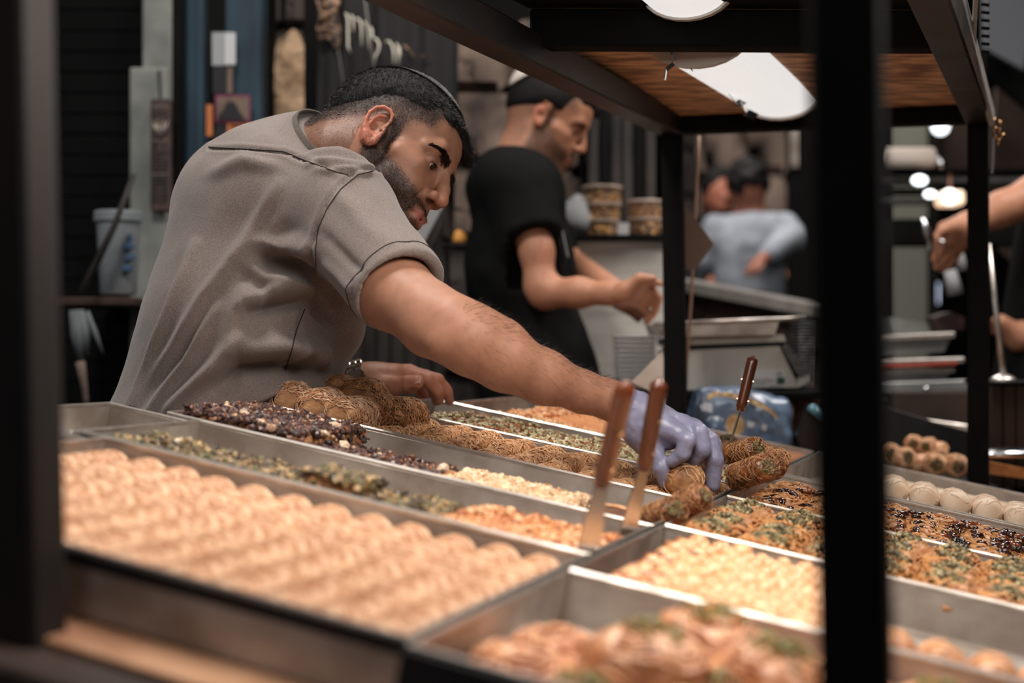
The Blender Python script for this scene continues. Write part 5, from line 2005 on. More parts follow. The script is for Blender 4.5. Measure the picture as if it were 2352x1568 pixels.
# arm hair
apx, apy = to_px(VV)
fc = FF[:, 0]
amask = (apx[fc] > 1060) & (apx[fc] < 1415) & (apy[fc] > 690) & (apy[fc] < 960) & (VV[fc, 1] < 2.0)
adir = (P(1415, 925, 1.88) - P(1085, 785, 1.81)).normalized() - Z * 0.5
sv, sf = strands(VV, FF, HD1, 1500, 0.011, 0.00011, adir, mask=amask, lift=0.35, jitter=0.8)
ob('arm_hair', np_mesh('arm_hair', sv, sf, True), M['hair_strand'], person1, kind='stuff')
amask &= (VV[fc, 2] > np.interp(apx[fc], [1060, 1415], [P(0, 720, 1.82).z, P(0, 905, 1.88).z]))
sv, sf = strands(VV, FF, HD1, 500, 0.013, 0.00012, adir, mask=amask, lift=0.9, jitter=0.8)
ob('arm_hair', np_mesh('arm_hair', sv, sf, True), M['hair_strand'], person1, kind='stuff')
# nails of the resting hand
nm = MB()
c = P(956, 873, 2.245)
dn = (P(957, 878, 2.252) - P(936, 880, 2.258)).normalized()
nn = Vector((0.1, -0.85, 0.5)).normalized()
nn = (nn - dn * dn.dot(nn)).normalized()
nm.box(c, dn * 0.0075, nn * 0.0012, dn.cross(nn) * 0.0062, 0.001)
nm.build('thumbnail', M['nail'], person1)
# steel watch
wc = P(822, 874, 2.30)
wd = (P(845, 872, 2.30) - P(735, 895, 2.30)).normalized()
wu = wd.cross(Vector((0, 1, 0))).normalized()
wv = wd.cross(wu)
watch = ob('wristwatch', None, None, person1, label='steel link wristwatch', mw=loc(wc))
for j in range(26):
    an = 2 * math.pi * j / 26
    r = 0.0305
    cdir = wu * math.cos(an) + wv * math.sin(an)
    tdir = wd.cross(cdir)
    for kx, (off, wdt) in enumerate(((-0.0085, 0.0036), (0.0, 0.0042), (0.0085, 0.0036))):
        MB().box(wc + cdir * r + wd * (off + (0.0 if j % 2 else 0.0)), wd * wdt, tdir * (0.0030 if kx == 1 else 0.0033), cdir * 0.0014, 0.0006).build('link', M['chrome'], watch)
MB().lathe(wc + wv * 0.033, [(0.018, 0), (0.019, 0.003), (0.017, 0.007)], 24, wv).build('watch_case', M['chrome'], watch)


def trousers(name, par, hip, r, feet, shoe=True, m=None, h=0.012, sy=1.0):
    lo = np.array([min(hip.x, *[f.x for f in feet]) - r - 0.12, min(hip.y, *[f.y for f in feet]) - r - 0.15, -0.02])
    hi = np.array([max(hip.x, *[f.x for f in feet]) + r + 0.2, max(hip.y, *[f.y for f in feet]) + r + 0.15, hip.z + r + 0.05])
    S = SDF(lo, hi, h)
    S.cone(hip + Vector((0, -0.05, 0)), hip + Vector((0, 0.05, 0)), r, r, 0.05)
    for i, f in enumerate(feet):
        s = Vector((0, -0.09 if f.y < hip.y else 0.09, -0.08))
        kn = (hip + s) * 0.5 + f * 0.5 + Vector((0.03, 0, 0.04))
        S.cone(hip + s, kn, 0.088, 0.062, 0.05)
        S.cone(kn, f + Vector((0, 0, 0.10)), 0.062, 0.048, 0.03)
    V_, F_ = S.mesh(1)
    t_ = ob(name, np_mesh(name, V_, F_, True), m or M['trousers'], par)
    for f in feet:
        MB().tube([f + Vector((-0.06, 0, 0.045)), f + Vector((0.02, 0, 0.05)), f + Vector((0.12, 0, 0.035)), f + Vector((0.19, 0, 0.025))], [0.040, 0.045, 0.038, 0.024], 10).build('shoe', M['black_plastic'], par, True)
    return t_


trousers('trousers', person1, Vector((-0.49, 2.14, 0.80)), 0.125, [Vector((-0.46, 2.03, 0)), Vector((-0.50, 2.30, 0))])

# ================================================================== second vendor in black
print('second person')
D2 = 3.4
HD2 = HeadFrame(P(1260, 273, D2), math.radians(28), math.radians(14), 0, 0.90)
S = SDF((P(1040, 0, D2).x, D2 - 0.42, 0.62), (P(1560, 0, D2).x, D2 + 0.36, P(0, 160, D2).z), 0.0052)
head_sdf(S, HD2)
S.cone(P(1195, 375, D2), HD2.w(-0.03, 0, -0.02), 0.060, 0.054, 0.03)
S.cone(P(1215, 400, D2), HD2.w(0.01, 0, -0.06), 0.05, 0.040, 0.03)


def torso2(S, inf, k=0.06):
    S.cone(P(1185, 440, D2), P(1195, 620, D2), 0.095 + inf, 0.105 + inf, k, sy=1.7)
    S.cone(P(1195, 620, D2), P(1235, 860, D2), 0.105 + inf, 0.118 + inf, k, sy=1.5)
    S.cone(P(1150, 430, D2 + 0.0), P(1215, 440, D2), 0.062 + inf, 0.058 + inf, k, sy=2.4)
    S.cone(P(1235, 860, D2), P(1245, 1040, D2), 0.118 + inf, 0.115 + inf, k, sy=1.4)
    return S


torso2(S, -0.034, 0.04)
a2 = [(P(1200, 455, D2 - 0.16), 0.048), (P(1232, 575, D2 - 0.19), 0.0350), (P(1242, 655, D2 - 0.20), 0.0325), (P(1252, 672, D2 - 0.20), 0.033), (P(1330, 672, D2 - 0.25), 0.0295), (P(1400, 674, D2 - 0.29), 0.0215), (P(1432, 670, D2 - 0.31), 0.0190)]
for i in range(len(a2) - 1):
    S.cone(a2[i][0], a2[i + 1][0], a2[i][1], a2[i + 1][1], 0.02)
S.cone(P(1200, 455, D2 + 0.17), P(1290, 600, D2 + 0.20), 0.055, 0.045, 0.02)
S.cone(P(1290, 600, D2 + 0.20), P(1440, 690, D2 - 0.08), 0.043, 0.028, 0.02)
d0 = D2 - 0.31
for (kx, ky, o, seg) in ((1468, 660, 0.0, [(1492, 648), (1508, 648), (1518, 652)]), (1474, 672, 0.012, [(1500, 668), (1514, 684), (1512, 698)]), (1472, 684, 0.02, [(1496, 690), (1508, 708), (1502, 722)]), (1464, 694, 0.028, [(1484, 712), (1492, 730), (1484, 740)])):
    kp = P(kx, ky, d0 + o)
    S.cone(P(1435, 674, d0), kp, 0.019, 0.0115, 0.010)
    pts = [kp] + [P(x, y, d0 + o) for x, y in seg]
    for i in range(3):
        S.cone(pts[i], pts[i + 1], 0.0095 - i * 0.0008, 0.0088 - i * 0.0008, 0.002)
S.cone(P(1440, 664, d0 - 0.01), P(1470, 640, d0 - 0.02), 0.016, 0.012, 0.01)
S.cone(P(1470, 640, d0 - 0.02), P(1500, 640, d0 - 0.03), 0.012, 0.009, 0.006)
for (kx, ky, o) in ((1480, 700, 0.0), (1484, 712, 0.02), (1478, 724, 0.035), (1466, 732, 0.05), (1486, 684, -0.02)):
    S.cone(P(1440, 692, D2 - 0.10), P(kx, ky, D2 - 0.14 + o), 0.020, 0.009, 0.01)
V, F = S.mesh(1)
col = np.tile(np.array(srgb(178, 124, 96)), (len(V), 1))
stub = np.zeros(len(V))
b2, f2 = paint_head(V, HD2, col, stub, beard=0.75, fade=0.7)
person2 = ob('person', np_mesh('person_body', V, F, True, cols=col, attrs={'stubble': stub}), M['skin'], None,
             'person in a black T-shirt and white skullcap working at the scale behind', 'person')
brows_eyes(HD2, person2, dens=160)
HL_OFF[0] = -0.036
hv, hf = hair_shell(HD2, 0.0045, True, 0.007)
ob('hair', np_mesh('hair', hv, hf, True), M['hair'], person2, label='short brown-black hair')
M['cream_kippa'] = mat('cream_knitted_cap', srgb(214, 204, 196), 0.85, 0, srgb(190, 180, 172), 200)
kippa(HD2, person2, -1.5, -0.25, 0.78, M['cream_kippa'], ex=0.0125)
M['black_shirt'] = mat('black_jersey', srgb(20, 20, 20), 0.9, spec=0.1)
S = SDF((P(1030, 0, D2).x, D2 - 0.42, 0.60), (P(1440, 0, D2).x, D2 + 0.38, P(0, 330, D2).z), 0.0062)
torso2(S, 0.004)
S.cone(P(1195, 440, D2 - 0.14), P(1225, 548, D2 - 0.19), 0.072, 0.062, 0.03)
S.cone(P(1190, 440, D2 + 0.15), P(1270, 570, D2 + 0.19), 0.070, 0.060, 0.03)
d_ = (P(1225, 548, D2 - 0.19) - P(1200, 440, D2 - 0.14)).normalized()
S.plane_cut(P(1226, 545, D2 - 0.19), d_, 0.004, npv(P(1240, 560, D2 - 0.21)) - np.array([0.06, 0.09, 0.09]), npv(P(1240, 560, D2 - 0.21)) + np.array([0.085, 0.065, 0.085]))
S.cone(P(1225, 560, D2 - 0.192), P(1232, 610, D2 - 0.20), 0.045, 0.046, 0.003, 's')
S.cone(P(1195, 395, D2), P(1240, 330, D2), 0.066, 0.066, 0.004, 's')
V, F = S.mesh(1)
NV = vnormals(V, F)
V = V + NV * (0.006 * hashn(V, 12, 4) + 0.003 * hashn(V, 26, 5))[:, None]
tshirt = ob('black_shirt', np_mesh('black_shirt', V, F, True), M['black_shirt'], person2)
bvh2 = BVHTree.FromPolygons(V.tolist(), F.tolist())
pts = [drape(bvh2, x, y, 0.004) for x, y in ((1262, 470), (1275, 520), (1288, 560), (1298, 596))]
pts = [p for p in pts if p is not None]
M['pale_strap'] = mat('pale_apron_strap', srgb(150, 150, 150), 0.8)
if len(pts) > 1:
    MB().tube([P(1282, 490, D2 - 0.135), P(1292, 535, D2 - 0.135), P(1304, 590, D2 - 0.13)], 0.006, 6, flat=0.4).build('apron_strap', M['pale_strap'], person2)
trousers('trousers', person2, P(1240, 1040, D2), 0.12, [Vector((P(1225, 0, D2).x, D2 - 0.1, 0)), Vector((P(1260, 0, D2).x, D2 + 0.12, 0))])

# ================================================================== third person, grey shirt, seen from behind
print('third person')
D3 = 6.6
M['grey_sweat'] = mat('light_grey_cotton', srgb(150, 156, 166), 0.9, 0, srgb(126, 132, 142), 12)
M['plain_skin'] = M['skin']


def simple_person(nm, D, hx, hy, r_head, shoulders, hips, arms, label, skin, m_top, hair_m, floor_z=0.0, h=0.012, face=None):
    hc = P(hx, hy, D)
    xs = [hc.x] + [p.x for p in shoulders] + [p.x for a_ in arms for p in a_] + [hips.x - 0.2, hips.x + 0.2]
    lo = np.array([min(xs) - 0.12, D - 0.45, max(0.3, hips.z - 0.2)])
    hi = np.array([max(xs) + 0.12, D + 0.45, hc.z + 0.2])
    mid = (shoulders[0] + shoulders[1]) / 2
    S = SDF(lo, hi, h)
    Rm = np.eye(3)
    S.ell(hc, Rm, (r_head * 0.80, r_head * 0.95, r_head * 1.12), 0.02)
    S.ball(hc + Vector((0, -0.0, -r_head * 0.5)), r_head * 0.66, 0.03)
    for s in (-1, 1):
        S.ell(hc + Vector((s * r_head * 0.82, 0, -0.012)), Rm, (0.010, 0.016, 0.030), 0.006)
    if face is not None:
        S.cone(hc + face * r_head * 0.9 + Vector((0, 0, -0.01)), hc + face * (r_head * 1.12) + Vector((0, 0, -0.035)), 0.012, 0.014, 0.012)
        S.ball(hc + face * r_head * 0.6 - Vector((0, 0, r_head * 0.85)), 0.03, 0.04)
    S.cone(hc - Vector((0, 0, r_head * 0.6)), mid + Vector((0, 0, 0.03)), 0.052, 0.062, 0.03)
    S.cone(shoulders[0], shoulders[1], 0.058, 0.058, 0.05)
    S.cone(mid - Vector((0, 0, 0.1)), hips, 0.12, 0.12, 0.06)
    for a_ in arms:
        rr = [0.052, 0.042, 0.028, 0.022][:len(a_)]
        for i in range(len(a_) - 1):
            S.cone(a_[i], a_[i + 1], rr[i], rr[i + 1], 0.02)
        # hand with fingers
        w = a_[-1]
        dd = (a_[-1] - a_[-2]).normalized()
        sd = dd.cross(Z).normalized()
        S.cone(w, w + dd * 0.07, 0.026, 0.022, 0.02)
        for q in range(4):
            b_ = w + dd * 0.075 + sd * (q - 1.5) * 0.02
            S.cone(b_, b_ + dd * 0.035 - Z * 0.01, 0.0095, 0.009, 0.004)
            S.cone(b_ + dd * 0.035 - Z * 0.01, b_ + dd * (0.055) - Z * 0.035, 0.009, 0.007, 0.003)
        S.cone(w + dd * 0.02 + sd * 0.02, w + dd * 0.05 + sd * 0.055, 0.013, 0.010, 0.008)
    V_, F_ = S.mesh(1)
    c_ = np.tile(np.array(skin), (len(V_), 1))
    p_ = ob('person', np_mesh('person_body', V_, F_, True, cols=c_, attrs={'stubble': np.zeros(len(V_))}), M['skin'], None, label, 'person')
    S = SDF(lo - 0.05, hi + 0.05, h)
    S.cone(shoulders[0], shoulders[1], 0.075, 0.075, 0.05)
    S.cone(mid - Vector((0, 0, 0.1)), hips, 0.155, 0.150, 0.08)
    S.cone(hc - Vector((0, 0, r_head * 1.3)), mid, 0.062, 0.09, 0.05)
    for a_ in arms:
        S.cone(a_[0], a_[1], 0.070, 0.058, 0.04)
        if len(a_) > 2:
            S.cone(a_[1], a_[1].lerp(a_[2], 0.92), 0.058, 0.042, 0.03)
    S.plane_cut(hc - Vector((0, 0, r_head * 1.25)), (0, 0, 1), 0.004, lo - 0.05, hi + 0.05)
    V_, F_ = S.mesh(1)
    N_ = vnormals(V_, F_)
    V_ = V_ + N_ * (0.008 * hashn(V_, 9, 4) + 0.004 * hashn(V_, 20, 5))[:, None]
    ob('long_sleeved_top', np_mesh('top', V_, F_, True), m_top, p_)
    S = SDF(npv(hc) - 0.2, npv(hc) + 0.2, 0.009)
    S.ell(hc + Vector((0, 0.0, 0.022)), Rm, (r_head * 0.93, r_head * 1.06, r_head * 1.08), 0.01)
    cut = Vector((0, 0, -1)) if face is None else (face - Z * 0.35)
    S.plane_cut(hc + (Vector((0, 0, -r_head * 0.42)) if face is None else face * r_head * 0.55 - Z * r_head * 0.2), cut, 0.03)
    V_, F_ = S.mesh(1)
    V_ = V_ + vnormals(V_, F_) * (0.010 * hashn(V_, 40, 4))[:, None]
    ob('hair', np_mesh('hair', V_, F_, True), hair_m, p_)
    trousers('trousers', p_, hips - Vector((0, 0, 0.02)), 0.13, [Vector((hips.x - 0.08, D - 0.08, 0)), Vector((hips.x + 0.02, D + 0.1, 0))], h=0.02)
    return p_


simple_person('p3', D3, 1718, 425, 0.098, [P(1660, 528, D3 + 0.05), P(1788, 520, D3 - 0.05)], P(1718, 700, D3),
              [[P(1650, 530, D3 + 0.05), P(1610, 600, D3 + 0.05), P(1590, 660, D3 + 0.15)], [P(1790, 520, D3 - 0.05), P(1822, 545, D3 - 0.12), P(1760, 590, D3 - 0.30)]],
              'person in a light grey top seen from behind, in front of the stone wall', srgb(150, 96, 76), M['grey_sweat'], M['hair'], face=Vector((0.45, 0.85, -0.2)))
simple_person('p4', 7.4, 1650, 440, 0.095, [P(1628, 530, 7.4), P(1690, 525, 7.5)], P(1655, 700, 7.4), [[P(1628, 530, 7.35), P(1612, 600, 7.3), P(1640, 640, 7.1)]],
              'person with long dark hair in dark clothes facing us, beside the grey top', srgb(158, 98, 78), M['black_shirt'], M['hair'], face=Vector((0.25, -0.9, 0)))

# ================================================================== fourth: black clothes at the right edge, arm with a ring
print('right person')
D5 = 3.75
S = SDF((P(2090, 0, D5).x, D5 - 0.25, P(0, 900, D5).z), (P(2720, 0, D5).x, D5 + 0.30, P(0, 20, D5).z), 0.0065)
HD5 = HeadFrame(P(2560, 180, D5), math.radians(25), math.radians(200 - 180 + 10), 0, 1.0)
HD5 = HeadFrame(P(2560, 180, D5), 0.4, math.pi - 0.35, 0, 1.0)
head_sdf(S, HD5)
S.cone(P(2560, 300, D5), P(2560, 200, D5), 0.065, 0.055, 0.03)
S.cone(P(2480, 390, D5 - 0.05), P(2640, 390, D5 + 0.1), 0.07, 0.07, 0.05)
S.cone(P(2560, 430, D5), P(2520, 860, D5), 0.11, 0.12, 0.05)
for (a_, b_, r1, r2) in ((P(2470, 410, D5 - 0.10), P(2380, 450, D5 - 0.12), 0.058, 0.050), (P(2380, 450, D5 - 0.12), P(2300, 480, D5 - 0.14), 0.050, 0.040), (P(2300, 480, D5 - 0.14), P(2222, 520, D5 - 0.16), 0.040, 0.030)):
    S.cone(a_, b_, r1, r2, 0.02)
wr = P(2222, 522, D5 - 0.16)
for q, seg in enumerate(([(2190, 520), (2162, 530), (2146, 552), (2142, 574)], [(2186, 540), (2168, 560), (2152, 582), (2146, 598)], [(2190, 556), (2178, 580), (2162, 600), (2152, 614)], [(2200, 570), (2192, 592), (2178, 608), (2164, 618)])):
    pts = [P(x, y, D5 - 0.20 + q * 0.018) for x, y in seg]
    S.cone(wr, pts[0], 0.026, 0.017, 0.02)
    for i in range(3):
        S.cone(pts[i], pts[i + 1], 0.0125 - i * 0.001, 0.0115 - i * 0.001, 0.004)
S.cone(wr, P(2196, 510, D5 - 0.13), 0.02, 0.014, 0.01)
S.cone(P(2196, 510, D5 - 0.13), P(2160, 520, D5 - 0.12), 0.014, 0.010, 0.006)
S.cone(P(2560, 420, D5 + 0.1), P(2470, 700, D5 + 0.02), 0.055, 0.045, 0.02)
S.cone(P(2470, 700, D5 + 0.02), P(2340, 775, D5 - 0.08), 0.045, 0.032, 0.02)
S.cone(P(2340, 775, D5 - 0.08), P(2300, 740, D5 - 0.10), 0.030, 0.020, 0.02)
for q in range(4):
    S.cone(P(2305, 745 + q * 7, D5 - 0.10 + q * 0.01), P(2283, 735 + q * 9, D5 - 0.11 + q * 0.01), 0.012, 0.008, 0.006)
V, F = S.mesh(1)
col = np.tile(np.array(srgb(176, 122, 94)), (len(V), 1))
stub = np.zeros(len(V))
person5 = ob('person', np_mesh('person_body', V, F, True, cols=col, attrs={'stubble': stub}), M['skin'], None, 'person in black with a finger ring, arm reaching past the rear post', 'person')
rc = P(2164, 556, D5 - 0.205)
MB().lathe(rc, [(0.0135, -0.002), (0.0145, -0.002), (0.0145, 0.002), (0.0135, 0.002)], 20, (P(2168, 560, D5) - P(2152, 582, D5)), cap=False).build('finger_ring', M['chrome'], person5, True)
S = SDF((P(2260, 0, D5).x, D5 - 0.3, 0.6), (P(2740, 0, D5).x, D5 + 0.35, P(0, 280, D5).z), 0.009)
S.cone(P(2480, 390, D5 - 0.05), P(2640, 390, D5 + 0.1), 0.085, 0.085, 0.05)
S.cone(P(2520, 460, D5), P(2460, 860, D5), 0.14, 0.155, 0.08, sy=1.1)
S.cone(P(2430, 520, D5), P(2400, 1000, D5), 0.09, 0.13, 0.08)
S.cone(P(2480, 405, D5 - 0.09), P(2405, 440, D5 - 0.12), 0.076, 0.066, 0.03)
S.cone(P(2470, 410, D5 - 0.10), P(2340, 462, D5 - 0.13), 0.054, 0.052, 0.004, 's')
V, F = S.mesh(1)
ob('black_shirt', np_mesh('black_top', V, F, True), M['black_shirt'], person5)
trousers('trousers', person5, P(2460, 960, D5), 0.13, [Vector((P(2440, 0, D5).x, D5 - 0.1, 0)), Vector((P(2480, 0, D5).x, D5 + 0.12, 0))], h=0.02)
# ------------------------------------------------------------------ setting
print('setting')
M['floor'] = mat('dark_stone_floor', srgb(60, 56, 54), 0.6, 0, srgb(40, 38, 37), 4, bump=0.2, bscale=20)
M['dark_wall'] = mat('near_black_wall', srgb(14, 13, 13), 0.9, 0, srgb(20, 19, 18), 5, spec=0.1)  # plain near-black tone for walls and ceiling
M['shutter'] = mat('black_shutter', srgb(11, 11, 11), 0.8, 0, srgb(15, 15, 15), 8, spec=0.08)
M['pale_door'] = mat('flaking_grey_paint', srgb(128, 130, 124), 0.8, 0, srgb(104, 106, 102), 12, bump=0.2, bscale=30)
M['blue_paint'] = mat('petrol_blue_paint', srgb(40, 66, 80), 0.7, 0, srgb(24, 42, 54), 9, (1, 1, 0.3), bump=0.1)
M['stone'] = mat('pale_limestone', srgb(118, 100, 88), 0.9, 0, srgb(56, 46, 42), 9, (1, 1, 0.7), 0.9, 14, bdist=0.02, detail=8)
M['stone_lit'] = mat('lit_sandy_limestone', srgb(214, 180, 146), 0.9, 0, srgb(130, 96, 72), 14, (1, 1, 1), 1.0, 22, bdist=0.03, detail=8, contrast=(0.4, 0.7))  # sandy stone, its paler tone carries the light falling on it
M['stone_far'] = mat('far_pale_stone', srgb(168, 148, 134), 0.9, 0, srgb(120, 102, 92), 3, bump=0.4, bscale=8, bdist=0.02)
M['stone_dark'] = mat('dark_limestone', srgb(66, 57, 52), 0.9, 0, srgb(34, 29, 28), 7, (1, 1, 0.6), 0.9, 12, bdist=0.02, detail=8)  # limestone in a darker tone
M['old_wood'] = mat('weathered_planks', srgb(58, 50, 46), 0.8, 0, srgb(24, 20, 19), 9, (3, 3, 0.5), 0.5, 20)
M['banner'] = mat('black_banner', srgb(17, 15, 15), 0.65, 0, srgb(27, 24, 24), 3, (2, 1, 0.5), spec=0.4)
M['banner_light'] = mat('grey_fold', srgb(120, 116, 112), 0.7)
M['cream_ink'] = mat('cream_lettering', srgb(226, 220, 204), 0.7)
M['tan_print'] = mat('tan_ornament', srgb(170, 136, 110), 0.8, 0, srgb(60, 46, 40), 60, (1, 1, 1), contrast=(0.42, 0.55))

mb = MB().bx(-6, 8, -2, 13, -0.05, 0)
mb.build('floor', M['floor'], None, kind='structure')
MB().bx(-6, 8, 12.0, 12.2, 0, 5).build('wall_back', M['dark_wall'], None, kind='structure')
MB().bx(6.0, 6.2, -2, 12, 0, 5).build('wall_right', M['dark_wall'], None, kind='structure')

# left wall: shutters, plane at Y about 3.55
YL = 3.62
wl = ob('wall_left', None, None, None, kind='structure', mw=loc((-1.6, YL, 0)))
MB().bx(-3.5, P(598, 0, YL).x, YL + 0.10, YL + 0.25, 0, 3.2).build('wall_core', M['dark_wall'], wl)
zt = P(0, -80, YL).z
for i in range(42):
    z = 0.3 + i * 0.05
    MB().bx(P(-260, 0, YL).x, P(322, 0, YL).x, YL + 0.060, YL + 0.085, z, z + 0.049, 0.003).build('slat', M['shutter'], wl)
# pale door frame in two planks
x0, x1 = P(331, 0, YL).x, P(398, 0, YL).x
MB().bx(x0, x1, YL - 0.02, YL + 0.05, 0.1, zt, 0.004).build('trim_1', M['pale_door'], None, kind='structure')
MB().bx(P(302, 0, YL - .04).x, P(388, 0, YL - .04).x, YL - 0.06, YL - 0.025, 0.1, P(0, 158, YL - .04).z, 0.004).build('trim_2', M['pale_door'], None, kind='structure')
MB().bx(P(398, 0, YL).x, P(424, 0, YL).x, YL - 0.01, YL + 0.05, 0.1, zt).build('trim_3', M['black_post'], None, kind='structure')
# carved plaque hanging on the frame
M['plaque'] = mat('dark_brown_plaque', srgb(74, 54, 48), 0.6, 0, srgb(40, 30, 28), 30, bump=0.4)
M['plaque_hi'] = mat('silvery_relief', srgb(128, 118, 110), 0.4, 0.4)
pq = empty('carved_plaque', 'narrow dark brown carved plaque hanging on the pale door frame', 'plaque', mw=loc(P(368, 360, YL - .09)))
dq = YL - 0.09
MB().bx(P(345, 0, dq).x, P(392, 0, dq).x, dq, dq + 0.022, P(0, 486, dq).z, P(0, 226, dq).z, 0.004).build('backing', M['plaque'], pq)
for i in range(26):
    z0_ = P(0, 244 + i * 8.6, dq).z
    if 3 <= i <= 8:
        continue
    mbx = MB()
    for j in range(3):
        if R.random() < 0.85:
            xx = P(351 + j * 12 + R.uniform(-1, 1), 0, dq).x
            mbx.bx(xx, xx + 0.009, dq - 0.003, dq + 0.001, z0_ - 0.004, z0_, 0.001)
    if mbx.n:
        mbx.build('carved_line', M['plaque_hi'] if i % 9 == 0 else M['old_wood'], pq)
for s in (-1, -0.4, 0.4, 1):
    c0 = P(369, 318, dq)
    MB().tube([c0 + Vector((0, -0.003, 0)), c0 + Vector((s * 0.012, -0.005, 0.022)), c0 + Vector((s * 0.019, -0.003, 0.042))], [0.003, 0.005, 0.001], 6).build('petal', M['plaque_hi'], pq, True)
MB().tube([P(365, 162, YL - .065), P(367, 200, YL - .07), P(368, 228, YL - .08)], 0.006, 6, flat=0.4).build('hanging_strap', M['black_post'], pq)

# blue column with stickers
x0, x1 = P(424, 0, YL).x, P(600, 0, YL).x
MB().bx(x0, x1, YL - 0.005, YL + 0.10, 0.1, zt, 0.01).build('pillar_1', M['blue_paint'], None, kind='structure')
MB().bx(P(462, 0, YL).x, P(474, 0, YL).x, YL - 0.03, YL + 0.0, 0.1, zt).build('trim_4', M['blue_paint'], None, kind='structure')
MB().bx(P(480, 0, YL).x, P(520, 0, YL).x, YL - 0.02, YL - 0.004, P(0, 300, YL).z, zt).build('trim_5', M['black_post'], None, kind='structure')


def sticker(xa, xb, ya, yb, d, m, label, cat='sticker', th=0.002, parts=()):
    o = MB().bx(P(xa, 0, d).x, P(xb, 0, d).x, d, d + th, P(0, yb, d).z, P(0, ya, d).z).build('sticker', m, None, label=label, cat=cat)
    for (x_a, x_b, y_a, y_b, mm, nm) in parts:
        MB().bx(P(x_a, 0, d).x, P(x_b, 0, d).x, d - 0.0015, d, P(0, y_b, d).z, P(0, y_a, d).z).build(nm, mm, o)
    return o


ds_ = YL - 0.045
M['paper_grey'] = mat('grey_paper', srgb(150, 152, 154), 0.8)
M['paper_white'] = mat('white_paper', srgb(190, 190, 192), 0.8)
M['magenta'] = mat('magenta_print', srgb(120, 36, 80), 0.7)
M['orange_p'] = mat('orange_print', srgb(186, 110, 60), 0.7)
M['dark_p'] = mat('dark_print', srgb(24, 22, 26), 0.7)
sticker(487, 540, 74, 150, ds_, M['paper_grey'], 'grey and white paper label high on the blue pillar', parts=((516, 541, 76, 148, M['paper_white'], 'white_half'),))
sticker(489, 536, 152, 216, ds_, M['dark_p'], 'dark photo sticker below the grey label on the blue pillar', parts=((522, 534, 156, 214, M['stone'], 'pale_figure'),))
fr = sticker(494, 575, 218, 281, ds_ - 0.004, M['magenta'], 'magenta-bordered picture sticker on the blue pillar', parts=((498, 571, 222, 277, M['stone'], 'pale_field'),))
o_ = MB()
pts = [(500, 276), (503, 262), (512, 256), (518, 240), (528, 232), (540, 236), (548, 252), (556, 266), (566, 276)]
d_ = ds_ - 0.0062
v = [npv(P(x, y, d_)) for x, y in pts] + [npv(P(x, y, d_ - 0.001)) for x, y in pts]
n = len(pts)
MB().add(v, [tuple(range(n)), tuple(range(n, 2 * n))[::-1]] + [(i, (i + 1) % n, n + (i + 1) % n, n + i) for i in range(n)]).build('dark_shape', M['dark_p'], fr)
sticker(494, 577, 283, 345, ds_, M['dark_p'], 'dark and orange sticker below the magenta-bordered one', parts=((522, 577, 284, 345, M['orange_p'], 'orange_half'), (530, 570, 288, 294, M['stone'], 'pale_line')))
sticker(474, 488, 240, 312, ds_, M['orange_p'], 'narrow orange strip sticker on the blue pillar edge')

# sandy stone wall beside the pillar: individual blocks
YS = 3.9
ws = ob('wall_stone', None, None, None, kind='structure', mw=loc((-0.5, YS, 0)))
MB().bx(P(585, 0, YS).x, P(1480, 0, YS).x, YS + 0.10, YS + 0.3, 0, 3.2).build('wall_core', M['dark_wall'], ws)


def stones(x0, x1, y0, y1, d, m, n_rows, n_cols, par, seed, gap=3, jit=0.25, dep=0.05):
    rn = random.Random(seed)
    hh_ = (y1 - y0) / n_rows
    for r in range(n_rows):
        xs = [x0]
        for c in range(n_cols - 1):
            xs.append(x0 + (x1 - x0) * (c + 1 + rn.uniform(-jit, jit)) / n_cols)
        xs.append(x1)
        for c in range(n_cols):
            a, b = xs[c] + gap / 2, xs[c + 1] - gap / 2
            t, u = y0 + r * hh_ + gap / 2, y0 + (r + 1) * hh_ - gap / 2
            yo = d + rn.uniform(-0.02, 0.03)
            cx, cz = P((a + b) / 2, 0, d).x, P(0, (t + u) / 2, d).z
            w_, h_ = (b - a) / FPX * d / 2, (u - t) / FPX * d / 2
            bm = MB().box((cx, yo + dep, cz), (w_, 0, 0), (0, dep, 0), (0, 0, h_), min(w_, h_) * 0.32)
            me = bm.mesh('stone')
            V_ = np.array([v_.co[:] for v_ in me.vertices])
            V_ += np.stack([hashn(V_, 9, seed + k) for k in range(3)], 1) * 0.012
            me.vertices.foreach_set('co', V_.astype(np.float32).ravel())
            me.polygons.foreach_set('use_smooth', [True] * len(me.polygons))
            ob('stone', me, m, par)


bm_ = MB().lathe((0, 0, 0), [(max(1e-3, math.sin(t) ** 0.75), -math.cos(t)) for t in np.linspace(0.03, math.pi - 0.03, 24)], 32)
me = bm_.mesh('stone', True)
V_ = np.array([v_.co[:] for v_ in me.vertices])
V_ = V_ * (1 + 0.16 * hashn(V_, 2.2, 5) + 0.07 * hashn(V_, 6, 6))[:, None]
V_ = V_ * np.array([60 / FPX * YS, 0.07, 128 / FPX * YS])
me.vertices.foreach_set('co', V_.astype(np.float32).ravel())
me.update()
ob('stone', me, M['stone_lit'], ws, mw=loc(P(662, 212, YS)))
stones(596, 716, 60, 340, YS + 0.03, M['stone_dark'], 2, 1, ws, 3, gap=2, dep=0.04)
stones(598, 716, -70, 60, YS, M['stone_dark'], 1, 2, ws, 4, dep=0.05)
MB().bx(P(702, 0, YS - .15).x, P(730, 0, YS - .15).x, YS - 0.18, YS - 0.12, 0.1, zt + 0.1).build('trim_6', M['black_post'], None, kind='structure')
stones(1020, 1330, 40, 560, YS, M['stone'], 3, 2, ws, 9, gap=2, dep=0.05)
